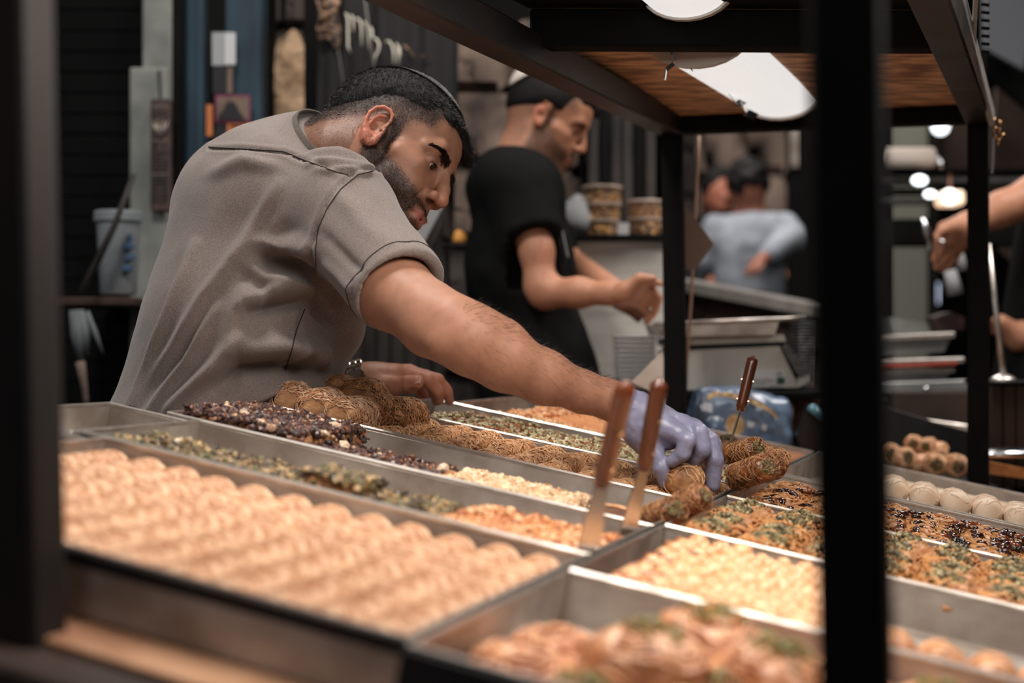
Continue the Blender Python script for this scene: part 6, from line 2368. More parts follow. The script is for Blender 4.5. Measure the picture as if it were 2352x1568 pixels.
stones(1020, 1190, 560, 1000, YS, M['stone_dark'], 3, 2, ws, 12, gap=4, dep=0.05)
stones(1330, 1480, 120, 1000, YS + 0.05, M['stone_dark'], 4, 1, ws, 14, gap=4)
# dark planks below the banner
for i in range(9):
    xx = 730 + i * 33
    MB().bx(P(xx, 0, YS).x, P(xx + 31, 0, YS).x, YS + 0.02, YS + 0.06, 0.1, P(0, 250, YS).z, 0.004).build('plank', M['old_wood'], ws)
for i in range(6):
    xx = 1350 + i * 26
    MB().bx(P(xx, 0, YS).x, P(xx + 22, 0, YS).x, YS - 0.05, YS - 0.01, 0.6, P(0, 210, YS).z, 0.004).build('plank', [M['old_wood'], M['black_post'], M['stone_dark']][i % 3], ws)

# banner with lettering
YB = 3.62
bn = empty('shop_banner', 'dark hanging shop banner with cream Hebrew lettering and a tan ornament', 'banner', mw=loc(P(860, 120, YB)))
v, f = [], []
nx, nz = 60, 8
for i in range(nx + 1):
    for j in range(nz + 1):
        px = 728 + (1052 - 728) * i / nx
        py = -60 + (330 + 60) * j / nz
        d = YB + 0.006 * math.sin(i * 0.35 + j * 0.22) + 0.002 * math.sin(i * 0.9)
        v.append(npv(P(px, py, d)))
for i in range(nx):
    for j in range(nz):
        a = i * (nz + 1) + j
        f.append((a, a + 1, a + nz + 2, a + nz + 1))
cl = MB().add(v, f).build('banner_cloth', M['banner'], bn, True)
for (xa, ya, xb, yb, w_) in ((833, -40, 868, 220, 7), (752, -40, 800, 260, 5)):
    MB().tube([P(xa, ya, YB - 0.03), P((xa + xb) / 2, (ya + yb) / 2, YB - 0.03), P(xb, yb, YB - 0.03)], w_ / FPX * YB, 6, flat=0.3).build('grey_fold', M['banner_light'], bn, True)


def glyph(strokes, d, r, par, nm='letter'):
    for st in strokes:
        MB().tube([P(x, y, d) for x, y in st[0]], [r * s_ for s_ in st[1]] if len(st) > 1 else r, 8, flat=0.45).build(nm, M['cream_ink'], par, True)


dB = YB - 0.03
g = lambda pts: [(700 + x / 6.533, y / 6.533) for x, y in pts]
glyph([(g([(600, 205), (630, 215), (648, 300), (648, 500), (650, 700), (682, 790)]), [.9, 1, 1, 1, 1, .5]),
       (g([(690, 230), (712, 245), (728, 330), (732, 480)]), [.8, 1, 1, .8]),
       (g([(762, 285), (800, 280), (835, 330), (852, 430), (855, 690)]), [.8, 1, 1, 1, 1]),
       (g([(880, 325), (915, 345), (945, 420), (955, 560), (968, 760)]), [.8, 1, 1, 1, .7]),
       (g([(985, 400), (1005, 450), (1010, 560), (1075, 590), (1115, 660), (1105, 760), (1060, 840), (1045, 950)]), [.7, 1, 1, 1.1, 1.1, 1, .9, .6]),
       (g([(1210, 625), (1265, 620), (1310, 680), (1330, 780), (1340, 960)]), [.8, 1, 1, 1.1, 1.1]),
       (g([(1375, 650), (1400, 720), (1405, 960)]), [.6, 1, 1]),
       (g([(1425, 700), (1430, 800), (1415, 900)]), [.4, .8, .6])], dB, 0.0052, bn)
# tan ornament: irregular printed shape made of curls
for q, pts in enumerate(([(182, 0), (230, 160), (300, 240), (420, 200), (500, 120), (520, 20)], [(200, 560), (190, 400), (220, 300), (330, 260), (480, 300), (520, 420), (510, 560)], [(210, 580), (330, 560), (420, 640), (480, 750)], [(520, 430), (518, 600), (500, 740)], [(260, 420), (340, 440), (430, 520)], [(240, 60), (330, 110), (440, 60)])):
    MB().tube([P(x, y, dB) for x, y in g(pts)], 0.0085, 6, flat=0.25).build('ornament_curl', M['tan_print'], bn, True)
MB().bx(P(733, 0, dB).x, P(778, 0, dB).x, dB + 0.004, dB + 0.006, P(0, 92, dB).z, P(0, -20, dB).z).build('ornament_ground', M['tan_print'], bn)
for pts in ([(1480, 680), (1560, 740), (1640, 860)], [(1700, 870), (1800, 830), (1880, 840)]):
    MB().tube([P(x, y, dB) for x, y in g(pts)], 0.006, 6, flat=0.3).build('ornament_curl', M['tan_print'], bn, True)

# pale cloth corner and yellow bit behind the first vendor
M['pale_cloth'] = mat('pale_grey_cloth', srgb(150, 150, 152), 0.9)
v = [npv(P(958, 440, 3.3)), npv(P(1020, 470, 3.3)), npv(P(1012, 520, 3.32)), npv(P(985, 578, 3.34)), npv(P(950, 600, 3.3))]
v2 = [x + np.array([0, 0.01, 0]) for x in v]
MB().add(v + v2, [(0, 1, 2, 3, 4), (9, 8, 7, 6, 5)] + [(i, i + 5, (i + 1) % 5 + 5, (i + 1) % 5) for i in range(5)]).build('hanging_cloth', M['pale_cloth'], None, label='pale grey cloth corner hanging behind the leaning vendor', cat='cloth')
MB().tube([P(985, 452, 3.30), P(990, 300, 3.42), P(990, 250, 3.58)], 0.002, 5).build('hanging_string', M['black_post'], bpy.data.objects['hanging_cloth'])
for o_ in ():
    pass
M['yellow'] = mat('yellow_wrap', srgb(214, 150, 70), 0.5)
me_ = cookie_mesh(0.017, 0.03, 77)
ob('yellow_packet', me_, M['yellow'], None, 'small yellow-orange wrapped packet behind the black T-shirt', 'packet', mw=loc(P(1056, 558, 3.5)))
ob('yellow_packet', me_, M['yellow'], None, 'small yellow-orange wrapped packet in front of the black T-shirt, beside the nut tubs', 'packet', mw=loc(P(1296, 538, 3.70)))
ob('shelf_behind', MB().bx(P(1015, 0, 3.5).x, P(1100, 0, 3.5).x, 3.46, 3.54, P(0, 566, 3.5).z, P(0, 560, 3.5).z).mesh('ledge'), M['old_wood'], None, 'narrow wooden ledge carrying a yellow packet', 'ledge')

# bucket on ledge, broom, hanging tools at the far left
db = 3.3
M['bucket'] = mat('greyish_white_plastic', srgb(130, 134, 136), 0.6, 0, srgb(104, 110, 114), 8)
M['blue_print'] = mat('blue_label_print', srgb(56, 78, 104), 0.7)
bk_ = empty('plastic_bucket', 'white plastic bucket with a blue print on the ledge at the dark shutter', 'bucket', mw=loc(P(270, 682, db)))
MB().lathe(P(272, 678, db), [(0.036, 0), (0.039, 0.004), (0.046, 0.150), (0.047, 0.172)], 28).build('bucket_body', M['bucket'], bk_, True)
MB().lathe(P(272, 678, db), [(0.049, 0.158), (0.052, 0.160), (0.052, 0.178), (0.0495, 0.182), (0.002, 0.182)], 28).build('bucket_lid', M['bucket'], bk_)
for (a, b, y) in ((280, 304, 560), (286, 306, 585), (278, 300, 610), (290, 300, 540)):
    MB().bx(P(a, 0, 3.25).x, P(b, 0, 3.25).x, db - 0.047, db - 0.030, P(0, y + 16, db).z, P(0, y, db).z, 0.002).build('printed_mark', M['blue_print'], bk_)
MB().bx(P(140, 0, db).x, P(322, 0, db).x, db - 0.06, 3.67, P(0, 702, db).z, P(0, 684, db).z, 0.002).build('ledge', M['table_dark'], None, label='dark wooden ledge under the white bucket', cat='ledge')
MB().tube([P(308, 400, 3.2), P(262, 520, 3.19), P(188, 672, 3.18)], [0.0055, 0.007, 0.009], 8).build('wooden_stick', M['old_wood'], None, True, label='thin wooden stick leaning across the white bucket', cat='stick')
M['grey_rag'] = mat('grey_bristles', srgb(92, 96, 98), 0.8)
br = empty('hanging_duster', 'grey feathery duster hanging below the ledge at the left', 'duster', mw=loc(P(185, 760, 3.2)))
for i, (xa, ya, xb, yb, r) in enumerate(((172, 712, 186, 830, .016), (184, 712, 200, 815, .011), (200, 715, 236, 812, .006), (192, 720, 205, 800, .008))):
    MB().tube([P(xa, ya, 3.2), P((xa + xb) / 2, (ya + yb) / 2, 3.2), P(xb, yb, 3.2)], [r * .8, r, r * .35], 8).build('bristle_bunch', M['grey_rag'], br, True)
MB().tube([P(184, 830, 3.2), P(194, 890, 3.2), P(202, 965, 3.2)], [0.011, 0.007, 0.004], 8).build('handle', M['stone'], br, True)

# ------------------------------------------------------------------ far stone wall and right-hand shop
YF = 9.0
wf = ob('wall_far', None, None, None, kind='structure', mw=loc((1.3, YF, 0)))
MB().bx(P(1560, 0, YF).x, P(1900, 0, YF).x, YF + 0.12, YF + 0.3, 0, 4).build('wall_core', M['dark_wall'], wf)
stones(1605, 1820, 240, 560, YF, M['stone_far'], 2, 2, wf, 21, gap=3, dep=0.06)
stones(1540, 1605, 240, 560, YF, M['stone_dark'], 3, 1, wf, 22, gap=3, dep=0.06)
stones(1605, 1880, 560, 1000, YF, M['stone_dark'], 3, 3, wf, 23, gap=3, dep=0.06)
MB().bx(P(1806, 0, 8.6).x, P(1880, 0, 8.6).x, 8.5, 8.6, 0, 3.5).build('pillar_2', M['black_post'], None, kind='structure')
MB().bx(P(1822, 0, 8.4).x, P(1838, 0, 8.4).x, 8.455, 8.498, P(0, 380, 8.4).z, P(0, 240, 8.4).z).build('metal_strip', M['steel'], None, label='short steel strip hanging on the dark far pillar', cat='strip')

# pale board panel with nut tubs on its ledge
dp = 3.64
M['pale_board'] = mat('pale_veined_board', srgb(198, 192, 184), 0.6, 0, srgb(168, 162, 154), 5, (1, 1, 6), contrast=(0.45, 0.7))
cb = empty('pale_counter', 'pale veined counter front with a dark top ledge behind the black T-shirt', 'counter', mw=loc(P(1410, 860, dp)))
MB().bx(P(1240, 0, dp).x, P(1545, 0, dp).x, dp, dp + 0.17, 0.0, P(0, 552, dp).z, 0.004).build('front_panel', M['pale_board'], cb)
MB().bx(P(1230, 0, dp).x, P(1548, 0, dp).x, dp - 0.03, dp + 0.18, P(0, 552, dp).z, P(0, 540, dp).z, 0.004).build('ledge', M['black_post'], cb)
M['tub'] = mat('clear_tub_plastic', (0.92, 0.92, 0.92), 0.08, trans=0.95, ior=1.12, spec=0.7)
M['tub_lid'] = mat('frosted_lid', srgb(196, 180, 166), 0.25, 0, srgb(170, 150, 136), 40)
nutc = [srgb(176, 120, 60), srgb(206, 156, 92), srgb(140, 88, 42), srgb(226, 186, 130)]


def tub(px, pyb, d, rpx, hpx, label, grp):
    b = P(px, pyb, d)
    r = rpx / FPX * d
    h = hpx / FPX * d
    e = empty('nut_tub', label, 'tub', grp, mw=loc(b))
    MB().lathe(b, [(r * 0.90, 0.001), (r * 0.96, h * 0.82)], 28, cap=False).build('tub_wall', M['tub'], e, True)
    n = 260
    th = RN.uniform(0, 6.28, n)
    rr = r * 0.82 * np.sqrt(RN.uniform(0.5, 1, n))
    pos = np.stack([b.x + rr * np.cos(th), b.y + rr * np.sin(th), b.z + RN.uniform(0.05, 0.78, n) * h], 1)
    chunks(pos, RN.uniform(0.006, 0.010, n), nutc, 'nuts', M['chunk'], parent=e, kind='stuff')
    MB().lathe(b + Z * h * 0.82, [(r * 0.99, 0), (r * 1.02, 0.002), (r * 1.02, h * 0.14), (r * 0.96, h * 0.17), (0.002, h * 0.17)], 28).build('lid', M['tub_lid'], e)


for k_, (x, yb, rr, hh_) in enumerate(((1382, 548, 44, 37), (1384, 510, 44, 37), (1383, 473, 46, 40))):
    tub(x, yb - 6, dp + 0.09, rr, hh_, ['clear tub of nuts at the bottom of the taller stack', 'clear tub of nuts in the middle of the taller stack', 'clear tub of nuts on top of the taller stack'][k_], 'tubs of nuts on the counter ledge')
for k_, (x, yb, rr, hh_) in enumerate(((1480, 545, 42, 38), (1482, 506, 42, 40))):
    tub(x, yb - 6, dp + 0.09, rr, hh_, ['clear tub of nuts at the bottom of the lower stack by the post', 'clear tub of nuts on top of the lower stack by the post'][k_], 'tubs of nuts on the counter ledge')
MB().bx(P(1418, 0, dp).x, P(1444, 0, dp).x, dp - 0.01, dp - 0.005, P(0, 540, dp).z, P(0, 512, dp).z).build('price_card', M['paper_white'], None, label='small white price card between the tub stacks', cat='card')
ob('plastic_bag', cookie_mesh(0.05, 0.09, 91), M['pale_cloth'], None, 'grey translucent plastic bag beside the tall tub stack', 'bag', mw=loc(P(1322, 534, dp + 0.09)))

# ------------------------------------------------------------------ scale on its crate
dsx = 3.02
M['scale_body'] = mat('warm_grey_plastic', srgb(178, 176, 168), 0.45, 0, srgb(166, 164, 158), 6)
M['screen'] = mat('dark_scale_display', srgb(62, 62, 62), 0.25, 0, srgb(90, 90, 90), 30, (1, 1, 6))
sc_ = empty('weighing_scale', 'grey weighing scale with a steel pan behind the gloved hand', 'scale', mw=loc(P(1700, 895, dsx)))


def extr(poly, d, dep, name, m, par, tilt=0.0, **kw):
    v = [npv(P(x, y, d)) for x, y in poly]
    v2 = [a + np.array([0, dep, 0]) for a in v]
    n_ = len(poly)
    return MB().add(v + v2, [tuple(range(n_)), tuple(range(n_, 2 * n_))[::-1]] + [(i, n_ + i, n_ + (i + 1) % n_, (i + 1) % n_) for i in range(n_)]).build(name, m, par, **kw)


extr([(1540, 806), (1790, 795), (1832, 882), (1832, 890), (1545, 896)], dsx, 0.26, 'scale_body', M['scale_body'], sc_)
extr([(1796, 799), (1812, 793), (1862, 858), (1836, 868)], dsx - 0.003, 0.20, 'display_slope', M['screen'], sc_)
extr([(1832, 868), (1862, 858), (1862, 876), (1832, 890)], dsx - 0.002, 0.24, 'display_base', M['scale_body'], sc_)
extr([(1530, 776), (1800, 768), (1806, 784), (1536, 794)], dsx + 0.01, 0.22, 'pan_support', M['scale_body'], sc_)
extr([(1540, 795), (1800, 784), (1800, 796), (1540, 806)], dsx + 0.03, 0.18, 'gap_shade_strip', M['black_plastic'], sc_)  # solid black strip stands in for the shade in the gap
extr([(1508, 744), (1790, 736), (1780, 768), (1520, 774)], dsx - 0.02, 0.26, 'pan', M['steel'], sc_)
MB().tube([P(1500, 744, dsx - .03), P(1800, 732, dsx - .03), P(1852, 728, dsx - .01)], 0.0042, 8).build('pan_rim', M['rim'], sc_, True)
lbp = MB().bx(P(1702, 0, dsx - .004).x, P(1803, 0, dsx - .004).x, dsx - 0.004, dsx - 0.001, P(0, 889, dsx).z, P(0, 850, dsx).z).build('rating_label', M['paper_white'], sc_)
M['green_p'] = mat('green_seal', srgb(28, 84, 62), 0.6)
MB().bx(P(1784, 0, dsx).x, P(1801, 0, dsx).x, dsx - 0.006, dsx - 0.003, P(0, 881, dsx).z, P(0, 866, dsx).z).build('green_mark', M['green_p'], lbp)


def text(s_, p, size, m, par, nm='lettering', rot=0.0, ax=None):
    cu = bpy.data.curves.new(nm, 'FONT')
    cu.body = s_
    cu.size = size
    cu.extrude = 0.0004
    o = bpy.data.objects.new(nm, cu)
    dg_mw = loc(p) @ Matrix.Rotation(math.pi / 2, 4, 'X') @ Matrix.Rotation(rot, 4, 'Z')
    COL.objects.link(o)
    o.matrix_basis = dg_mw
    bpy.context.view_layer.update()
    me = bpy.data.meshes.new_from_object(o)
    bpy.data.objects.remove(o)
    return ob(nm, me, m, par, mw=dg_mw)


text('M', P(1787, 879, dsx - 0.0065), 0.012, M['dark_p'], lbp)
text('CE', P(1784, 862, dsx - 0.0065), 0.009, M['dark_p'], lbp)
for i, (xa, xb, y) in enumerate(((1724, 1770, 868), (1724, 1765, 874), (1724, 1758, 880), (1766, 1778, 872), (1766, 1780, 884))):
    MB().bx(P(xa, 0, dsx).x, P(xb, 0, dsx).x, dsx - 0.0055, dsx - 0.004, P(0, y + 2, dsx).z, P(0, y, dsx).z).build('printed_line', M['paper_grey'], lbp)
M['crate'] = mat('brown_crate_wood', srgb(136, 102, 78), 0.8, 0, srgb(86, 60, 44), 12, (4, 4, 0.5), 0.3)
cr = empty('wooden_crate', 'brown wooden crate under the weighing scale', 'crate', mw=loc(P(1720, 1040, 3.1)))
zc = P(0, 914, dsx).z
MB().bx(P(1400, 0, dsx).x, P(1900, 0, dsx).x, dsx - 0.05, dsx + 0.42, zc, P(0, 897, dsx).z, 0.003).build('crate_top', M['black_post'], cr)
for i in range(12):
    xa = 1560 + i * 30
    MB().bx(P(xa, 0, 3.1).x, P(xa + 27, 0, 3.1).x, 3.10, 3.13, 0.35, zc - 0.001, 0.003).build('slat', M['crate'], cr)
MB().bx(P(1812, 0, 3.0).x, P(1830, 0, 3.0).x, 3.02, 3.08, 0.35, zc - 0.002, 0.003).build('corner_post', M['crate'], cr)
for xx in (1410, 1890):
    MB().bx(P(xx, 0, 3.3).x - .02, P(xx, 0, 3.3).x + .02, 3.28, 3.34, 0.0, zc, 0.003).build('leg', M['table_dark'], cr)

# blue packet
M['blue_bag'] = mat('blue_glossy_bag', srgb(118, 138, 164), 0.25, 0, srgb(66, 86, 112), 14, coat=0.6, bump=0.5, bscale=25, bdist=0.01)
M['label_gold'] = mat('cream_gold_ribbon_print', srgb(206, 178, 132), 0.5, 0, srgb(170, 130, 84), 60)
M['bag_white'] = mat('white_print', srgb(206, 212, 220), 0.35)
dbg = 2.97
S = SDF((P(1570, 0, dbg).x, dbg - 0.06, P(0, 1050, dbg).z), (P(1830, 0, dbg).x, dbg + 0.09, P(0, 880, dbg).z), 0.004)
Rb = np.array([npv(Vector((1, 0, -0.10)).normalized()), npv(Vector((0, 1, 0))), npv(Vector((0.10, 0, 1)).normalized())]).T
for q_ in range(7):
    for r_ in range(5):
        S.ball(P(1612 + q_ * 30, 916 + r_ * 28 + q_ * 4, dbg), 0.020 + 0.010 * math.sin(math.pi * (q_ + .5) / 7), 0.02)
V, F = S.mesh(1)
V = V + vnormals(V, F) * (0.004 * hashn(V, 40, 4) + 0.002 * hashn(V, 90, 5))[:, None]
bag = ob('blue_packet', np_mesh('blue_packet', V, F, True), M['blue_bag'], None, 'crumpled glossy blue packet with a cream banner print in front of the crate', 'packet')
bvb = BVHTree.FromPolygons(V.tolist(), F.tolist())


def on_bag(x, y, off=0.0012):
    p = drape(bvb, x, y, off)
    return p if p is not None else P(x, y, dbg - 0.03)


def patch(poly, m, nm):
    c = (sum(x for x, y in poly) / len(poly), sum(y for x, y in poly) / len(poly))
    pts = [on_bag(x, y) for x, y in poly]
    cc_ = on_bag(*c)
    n_ = len(pts)
    MB().add([npv(cc_)] + [npv(p) for p in pts], [(0, 1 + i, 1 + (i + 1) % n_) for i in range(n_)]).build(nm, m, bag, True)


arc = [(1624, 912), (1645, 904), (1672, 906), (1700, 912), (1726, 920), (1752, 932), (1772, 946), (1784, 958)]
for i in range(len(arc) - 1):
    (xa, ya), (xb, yb) = arc[i], arc[i + 1]
    patch([(xa, ya - 5), (xb, yb - 5), (xb, yb + 6), (xa, ya + 6)], M['label_gold'], 'cream_banner')
for x0_, y0_ in ((1650, 905), (1672, 906), (1694, 911), (1716, 918), (1738, 927)):
    patch([(x0_, y0_ - 2), (x0_ + 12, y0_ + 1), (x0_ + 12, y0_ + 4), (x0_, y0_ + 1)], M['table_dark'], 'banner_lettering')
circ = [(1688 + 22 * math.cos(t), 976 + 26 * math.sin(t)) for t in np.linspace(0, 2 * math.pi, 14, endpoint=False)]
patch(circ, M['label_gold'], 'round_emblem')
patch([(1688 + 17 * math.cos(t), 974 + 18 * math.sin(t)) for t in np.linspace(0, 2 * math.pi, 12, endpoint=False)], M['bag_white'], 'emblem_field') if False else None
for poly in ([(1716, 966), (1734, 970), (1730, 982), (1716, 980)], [(1636, 958), (1652, 956), (1648, 968)], [(1752, 972), (1762, 978), (1758, 990), (1748, 984)], [(1616, 922), (1636, 928), (1636, 948), (1612, 940)]):
    patch(poly, M['bag_white'], 'white_cloud_print')
M['teal'] = mat('teal_wrapper', srgb(110, 172, 190), 0.3, coat=0.5)
ob('teal_wrapper', cookie_mesh(0.022, 0.02, 55), M['teal'], None, 'shiny teal wrapper beside the crate at the near black post', 'wrapper', mw=loc(P(1872, 955, 2.9)) @ Matrix.Rotation(0.7, 4, 'Y'))
M['coffee'] = mat('dark_brown_bag', srgb(40, 28, 26), 0.4, 0, srgb(84, 60, 52), 12, contrast=(0.5, 0.7))
extr([(1830, 1000), (1862, 925), (1905, 940), (1905, 1060), (1838, 1030)], 2.92, 0.05, 'dark_packet', M['coffee'], None, label='dark brown packet leaning by the near black post', cat='packet')

# stacks of clear cups and foil trays
M['clear'] = mat('clear_stacked_plastic', srgb(200, 200, 200), 0.15, trans=0.35, ior=1.2)
M['foil'] = mat('crinkled_foil', srgb(214, 214, 218), 0.22, 1.0, srgb(150, 150, 156), 60, bump=0.4, bscale=60)
for i in range(11):
    y = 884 - i * 11
    mb = MB()
    x0, x1 = 1414 - i * 0.5, 1508
    d = 3.12
    mb.bx(P(x0, 0, d).x, P(x1, 0, d).x, d - 0.05, d + 0.09, P(0, y, d).z, P(0, y, d).z + 0.003, 0.001)
    mb.bx(P(x0, 0, d).x + 0.006, P(x1, 0, d).x - 0.006, d - 0.044, d + 0.084, P(0, y, d).z - 0.007, P(0, y, d).z, 0.001)
    mb.build('clear_tray', M['clear'], None, label='clear plastic tray in the stack left of the scale, %s from the bottom' % ORD[i], cat='tray', group='stacked clear plastic trays left of the scale')
for i in range(20):
    y = 884 - i * 7.6
    d = 3.22
    x0 = 1832 if i < 8 else 1826
    MB().bx(P(x0, 0, d).x, P(1866 + i * 0.2, 0, d).x, d - 0.04, d + 0.06, P(0, y, d).z - 0.002, P(0, y, d).z + 0.0018, 0.001).build('foil_tray', M['foil'], None, label='shiny foil tray in the tall stack right of the scale', cat='tray', group='tall stack of foil trays right of the scale')
extr([(1450, 878), (1522, 806), (1524, 820), (1524, 880), (1500, 900)], 2.75, 0.004, 'paper_sheet', M['pale_board'], None, label='pale paper sheet leaning beside the middle post', cat='paper')
extr([(1572, 470), (1600, 505), (1640, 560), (1600, 615), (1574, 620)], 2.93, 0.004, 'brown_card', mat('brown_card', srgb(112, 92, 80), 0.8), None, label='brown card sheet behind the middle post and cord', cat='card')

# long sloped bench behind the scale
bw = empty('grey_bench', 'long grey board bench sloping behind the scale', 'bench', mw=loc(P(1700, 690, 4.6)))
M['grey_board'] = mat('worn_grey_board', srgb(124, 118, 112), 0.7, 0, srgb(92, 88, 84), 8, (1, 4, 1))
MB().beam(P(1560, 652, 4.3), P(1900, 716, 4.1), 0.035, 0.22, Z, 0.004).build('bench_top', M['grey_board'], bw)
MB().beam(P(1560, 705, 4.35), P(1900, 762, 4.15), 0.10, 0.16, Z, 0.004).build('bench_apron', M['table_dark'], bw)
for px in (1585, 1880):
    p = P(px, 700, 4.25)
    MB().bx(p.x - 0.03, p.x + 0.03, p.y - 0.03, p.y + 0.03, 0, p.z, 0.003).build('leg', M['table_dark'], bw)

# cables beside the middle post
M['cord'] = mat('beige_cord', srgb(150, 118, 98), 0.5)
MB().tube([P(1606, 312, 2.95), P(1603, 380, 2.95), P(1596, 520, 2.95), P(1588, 680, 2.95), P(1577, 850, 2.95), P(1572, 985, 2.95)], 0.0032, 6).build('hanging_cable', M['cord'], None, True, label='long beige cord hanging beside the middle post', cat='cord')
MB().tube([P(1566, 315, 2.97), P(1566, 500, 2.97), P(1572, 640, 2.97), P(1572, 760, 2.97)], 0.0026, 6).build('thin_grey_cable', M['steel'], None, True, label='thin grey cord running down the middle post', cat='cord')
ch = MB()
MB().tube([P(1566, 380, 2.965), P(1567, 440, 2.965), P(1565, 500, 2.965)], 0.0035, 6).build('beaded_chain', M['cord'], None, True, label='short copper-coloured beaded chain on the middle post', cat='chain')

# ------------------------------------------------------------------ right-hand stall
M['stall_grey'] = mat('brushed_grey_steel', srgb(160, 160, 158), 0.45, 0.5, srgb(120, 120, 120), 6)
M['bulb_glow'] = mat('lit_bulb', (1, 1, 1), 0.3, emit=(0.90, 0.96, 1.0), estr=3.0)
M['warm_glow'] = mat('lit_warm_shade', (1, 0.8, 0.6), 0.5, emit=(1.0, 0.66, 0.42), estr=1.1)
M['window_glow'] = mat('bright_far_window', (1, 1, 1), 0.3, emit=(0.62, 0.72, 1.0), estr=1.3)


def ballmesh(r, n=12):
    return MB().lathe((0, 0, 0), [(max(r * math.sin(t), 1e-4), -r * math.cos(t)) for t in np.linspace(0.05, math.pi - 0.05, n)], 18).mesh('globe', True)


e = empty('pendant_bulb', 'round white pendant bulb under the rear beam between the posts', 'lamp', mw=loc(P(2160, 292, 6.5)))
ob('globe', ballmesh(0.036), M['bulb_glow'], e, mw=loc(P(2160, 290, 6.5)))
MB().tube([P(2160, 276, 6.5), Vector((P(2160, 0, 6.5).x, 6.5, 4.2))], 0.004, 6).build('wire', M['black_post'], e)
for (x, y, s, lab) in ((2112, 414, 0.019, 'upper-left white bulb of the far cluster'), (2136, 446, 0.015, 'lower white bulb of the far cluster')):
    e = empty('spot_bulb', lab, 'lamp', mw=loc(P(x, y, 4.5)))
    ob('globe', ballmesh(s), M['bulb_glow'], e, mw=loc(P(x, y, 4.5)) @ Matrix.Diagonal((1.2, 1, 0.8, 1)))
    MB().tube([P(x, y - 10, 4.5), P(x, y - 26, 4.62), P(x, y - 26, 4.70)], 0.004, 6).build('stem', M['black_post'], e)
e = empty('shaded_lamp', 'warm lit lamp with a glowing square shade in the far shop', 'lamp', mw=loc(P(2180, 460, 4.55)))
MB().bx(P(2156, 0, 4.55).x, P(2206, 0, 4.55).x, 4.50, 4.60, P(0, 474, 4.55).z, P(0, 440, 4.55).z, 0.008).build('shade', M['warm_glow'], e)
ob('globe', ballmesh(0.024), mat('hot_bulb', (1, 1, 1), 0.3, emit=(1, 0.92, 0.84), estr=2.5), e, mw=loc(P(2181, 452, 4.46)))
MB().tube([P(2182, 440, 4.55), P(2182, 400, 4.68)], 0.006, 6).build('stem', mat('copper_stem', srgb(120, 76, 56), 0.5), e)
for i, (xa, xb, ya, yb, lab) in enumerate(((2103, 2134, 636, 716, 'tall bright bluish window glimpsed low in the far shop'), (2138, 2154, 650, 696, 'narrow bluish window slit beside the bright one'))):
    MB().bx(P(xa, 0, 10).x, P(xb, 0, 10).x, 9.98, 10.0, P(0, yb, 10).z, P(0, ya, 10).z, 0.0).build('window_%d' % (i + 1), M['window_glow'], None, kind='structure')
# roll of paper on a dark rail
e = empty('paper_roll', 'pale roll lying on a dark rail behind the near black post', 'roll', mw=loc(P(2100, 380, 4.6)))
MB().lathe(P(2030, 362, 4.6), [(0.026, 0.0), (0.030, 0.005), (0.030, 0.150), (0.026, 0.155)], 20, (1, 0.1, 0.02)).build('roll_body', mat('off_white_roll', srgb(190, 178, 168), 0.8), e, True)
ob('roll_end', cookie_mesh(0.018, 0.03, 66), M['foil'], e, mw=loc(P(2152, 378, 4.6)) @ Matrix.Rotation(1.2, 4, 'Y'))
for k_, (y, hgt, m_) in enumerate(((388, 10, 'black_post'), (408, 12, 'screen'), (432, 8, 'black_post'), (452, 10, 'screen'), (500, 60, 'black_post'))):
    MB().bx(P(1980, 0, 4.7).x, P(2420, 0, 4.7).x, 4.66 + k_ * .02, 4.8 + k_ * .02, P(0, y + hgt, 4.7).z, P(0, y, 4.7).z, 0.002).build('trim_%d' % (20 + k_), M[m_], None, kind='structure')
MB().bx(P(2060, 0, 6.8).x, P(2130, 0, 6.8).x, 6.8, 6.9, 0.5, P(0, 250, 6.8).z).build('trim_30', mat('grey_green_panel', srgb(112, 112, 102), 0.8), None, kind='structure')
MB().bx(P(2130, 0, 6.9).x, P(2150, 0, 6.9).x, 6.88, 6.95, 0.5, P(0, 250, 6.9).z).build('trim_31', M['stone_dark'], None, kind='structure')
MB().bx(P(2150, 0, 7.0).x, P(2250, 0, 7.0).x, 6.95, 7.05, P(0, 420, 7).z, P(0, 240, 7).z).build('trim_32', mat('dark_red_brown', srgb(44, 28, 22), 0.8), None, kind='structure')

# steel trays and oven-like steel frame between the posts
dk = 3.55


def serving_tray(xa, xb, ya, yb, d, label, tilt=8, dep=0.24, m='stall_grey'):
    e = empty('serving_tray', label, 'tray', 'steel serving trays stacked on the right-hand stall', mw=loc(P((xa + xb) / 2, yb, d)))
    w_ = (xb - xa)
    extr([(xa, ya + tilt), (xb, ya), (xb - 18, yb - tilt * .5), (xa + 12, yb + tilt * .5)], d, dep, 'tray_body', M[m], e)
    MB().beam(P(xa - 4, ya + tilt - 3, d - 0.01), P(xb + 6, ya - 4, d - 0.01), 0.012, 0.02, Z, 0.003).build('rim', M['rim'], e)
    return e


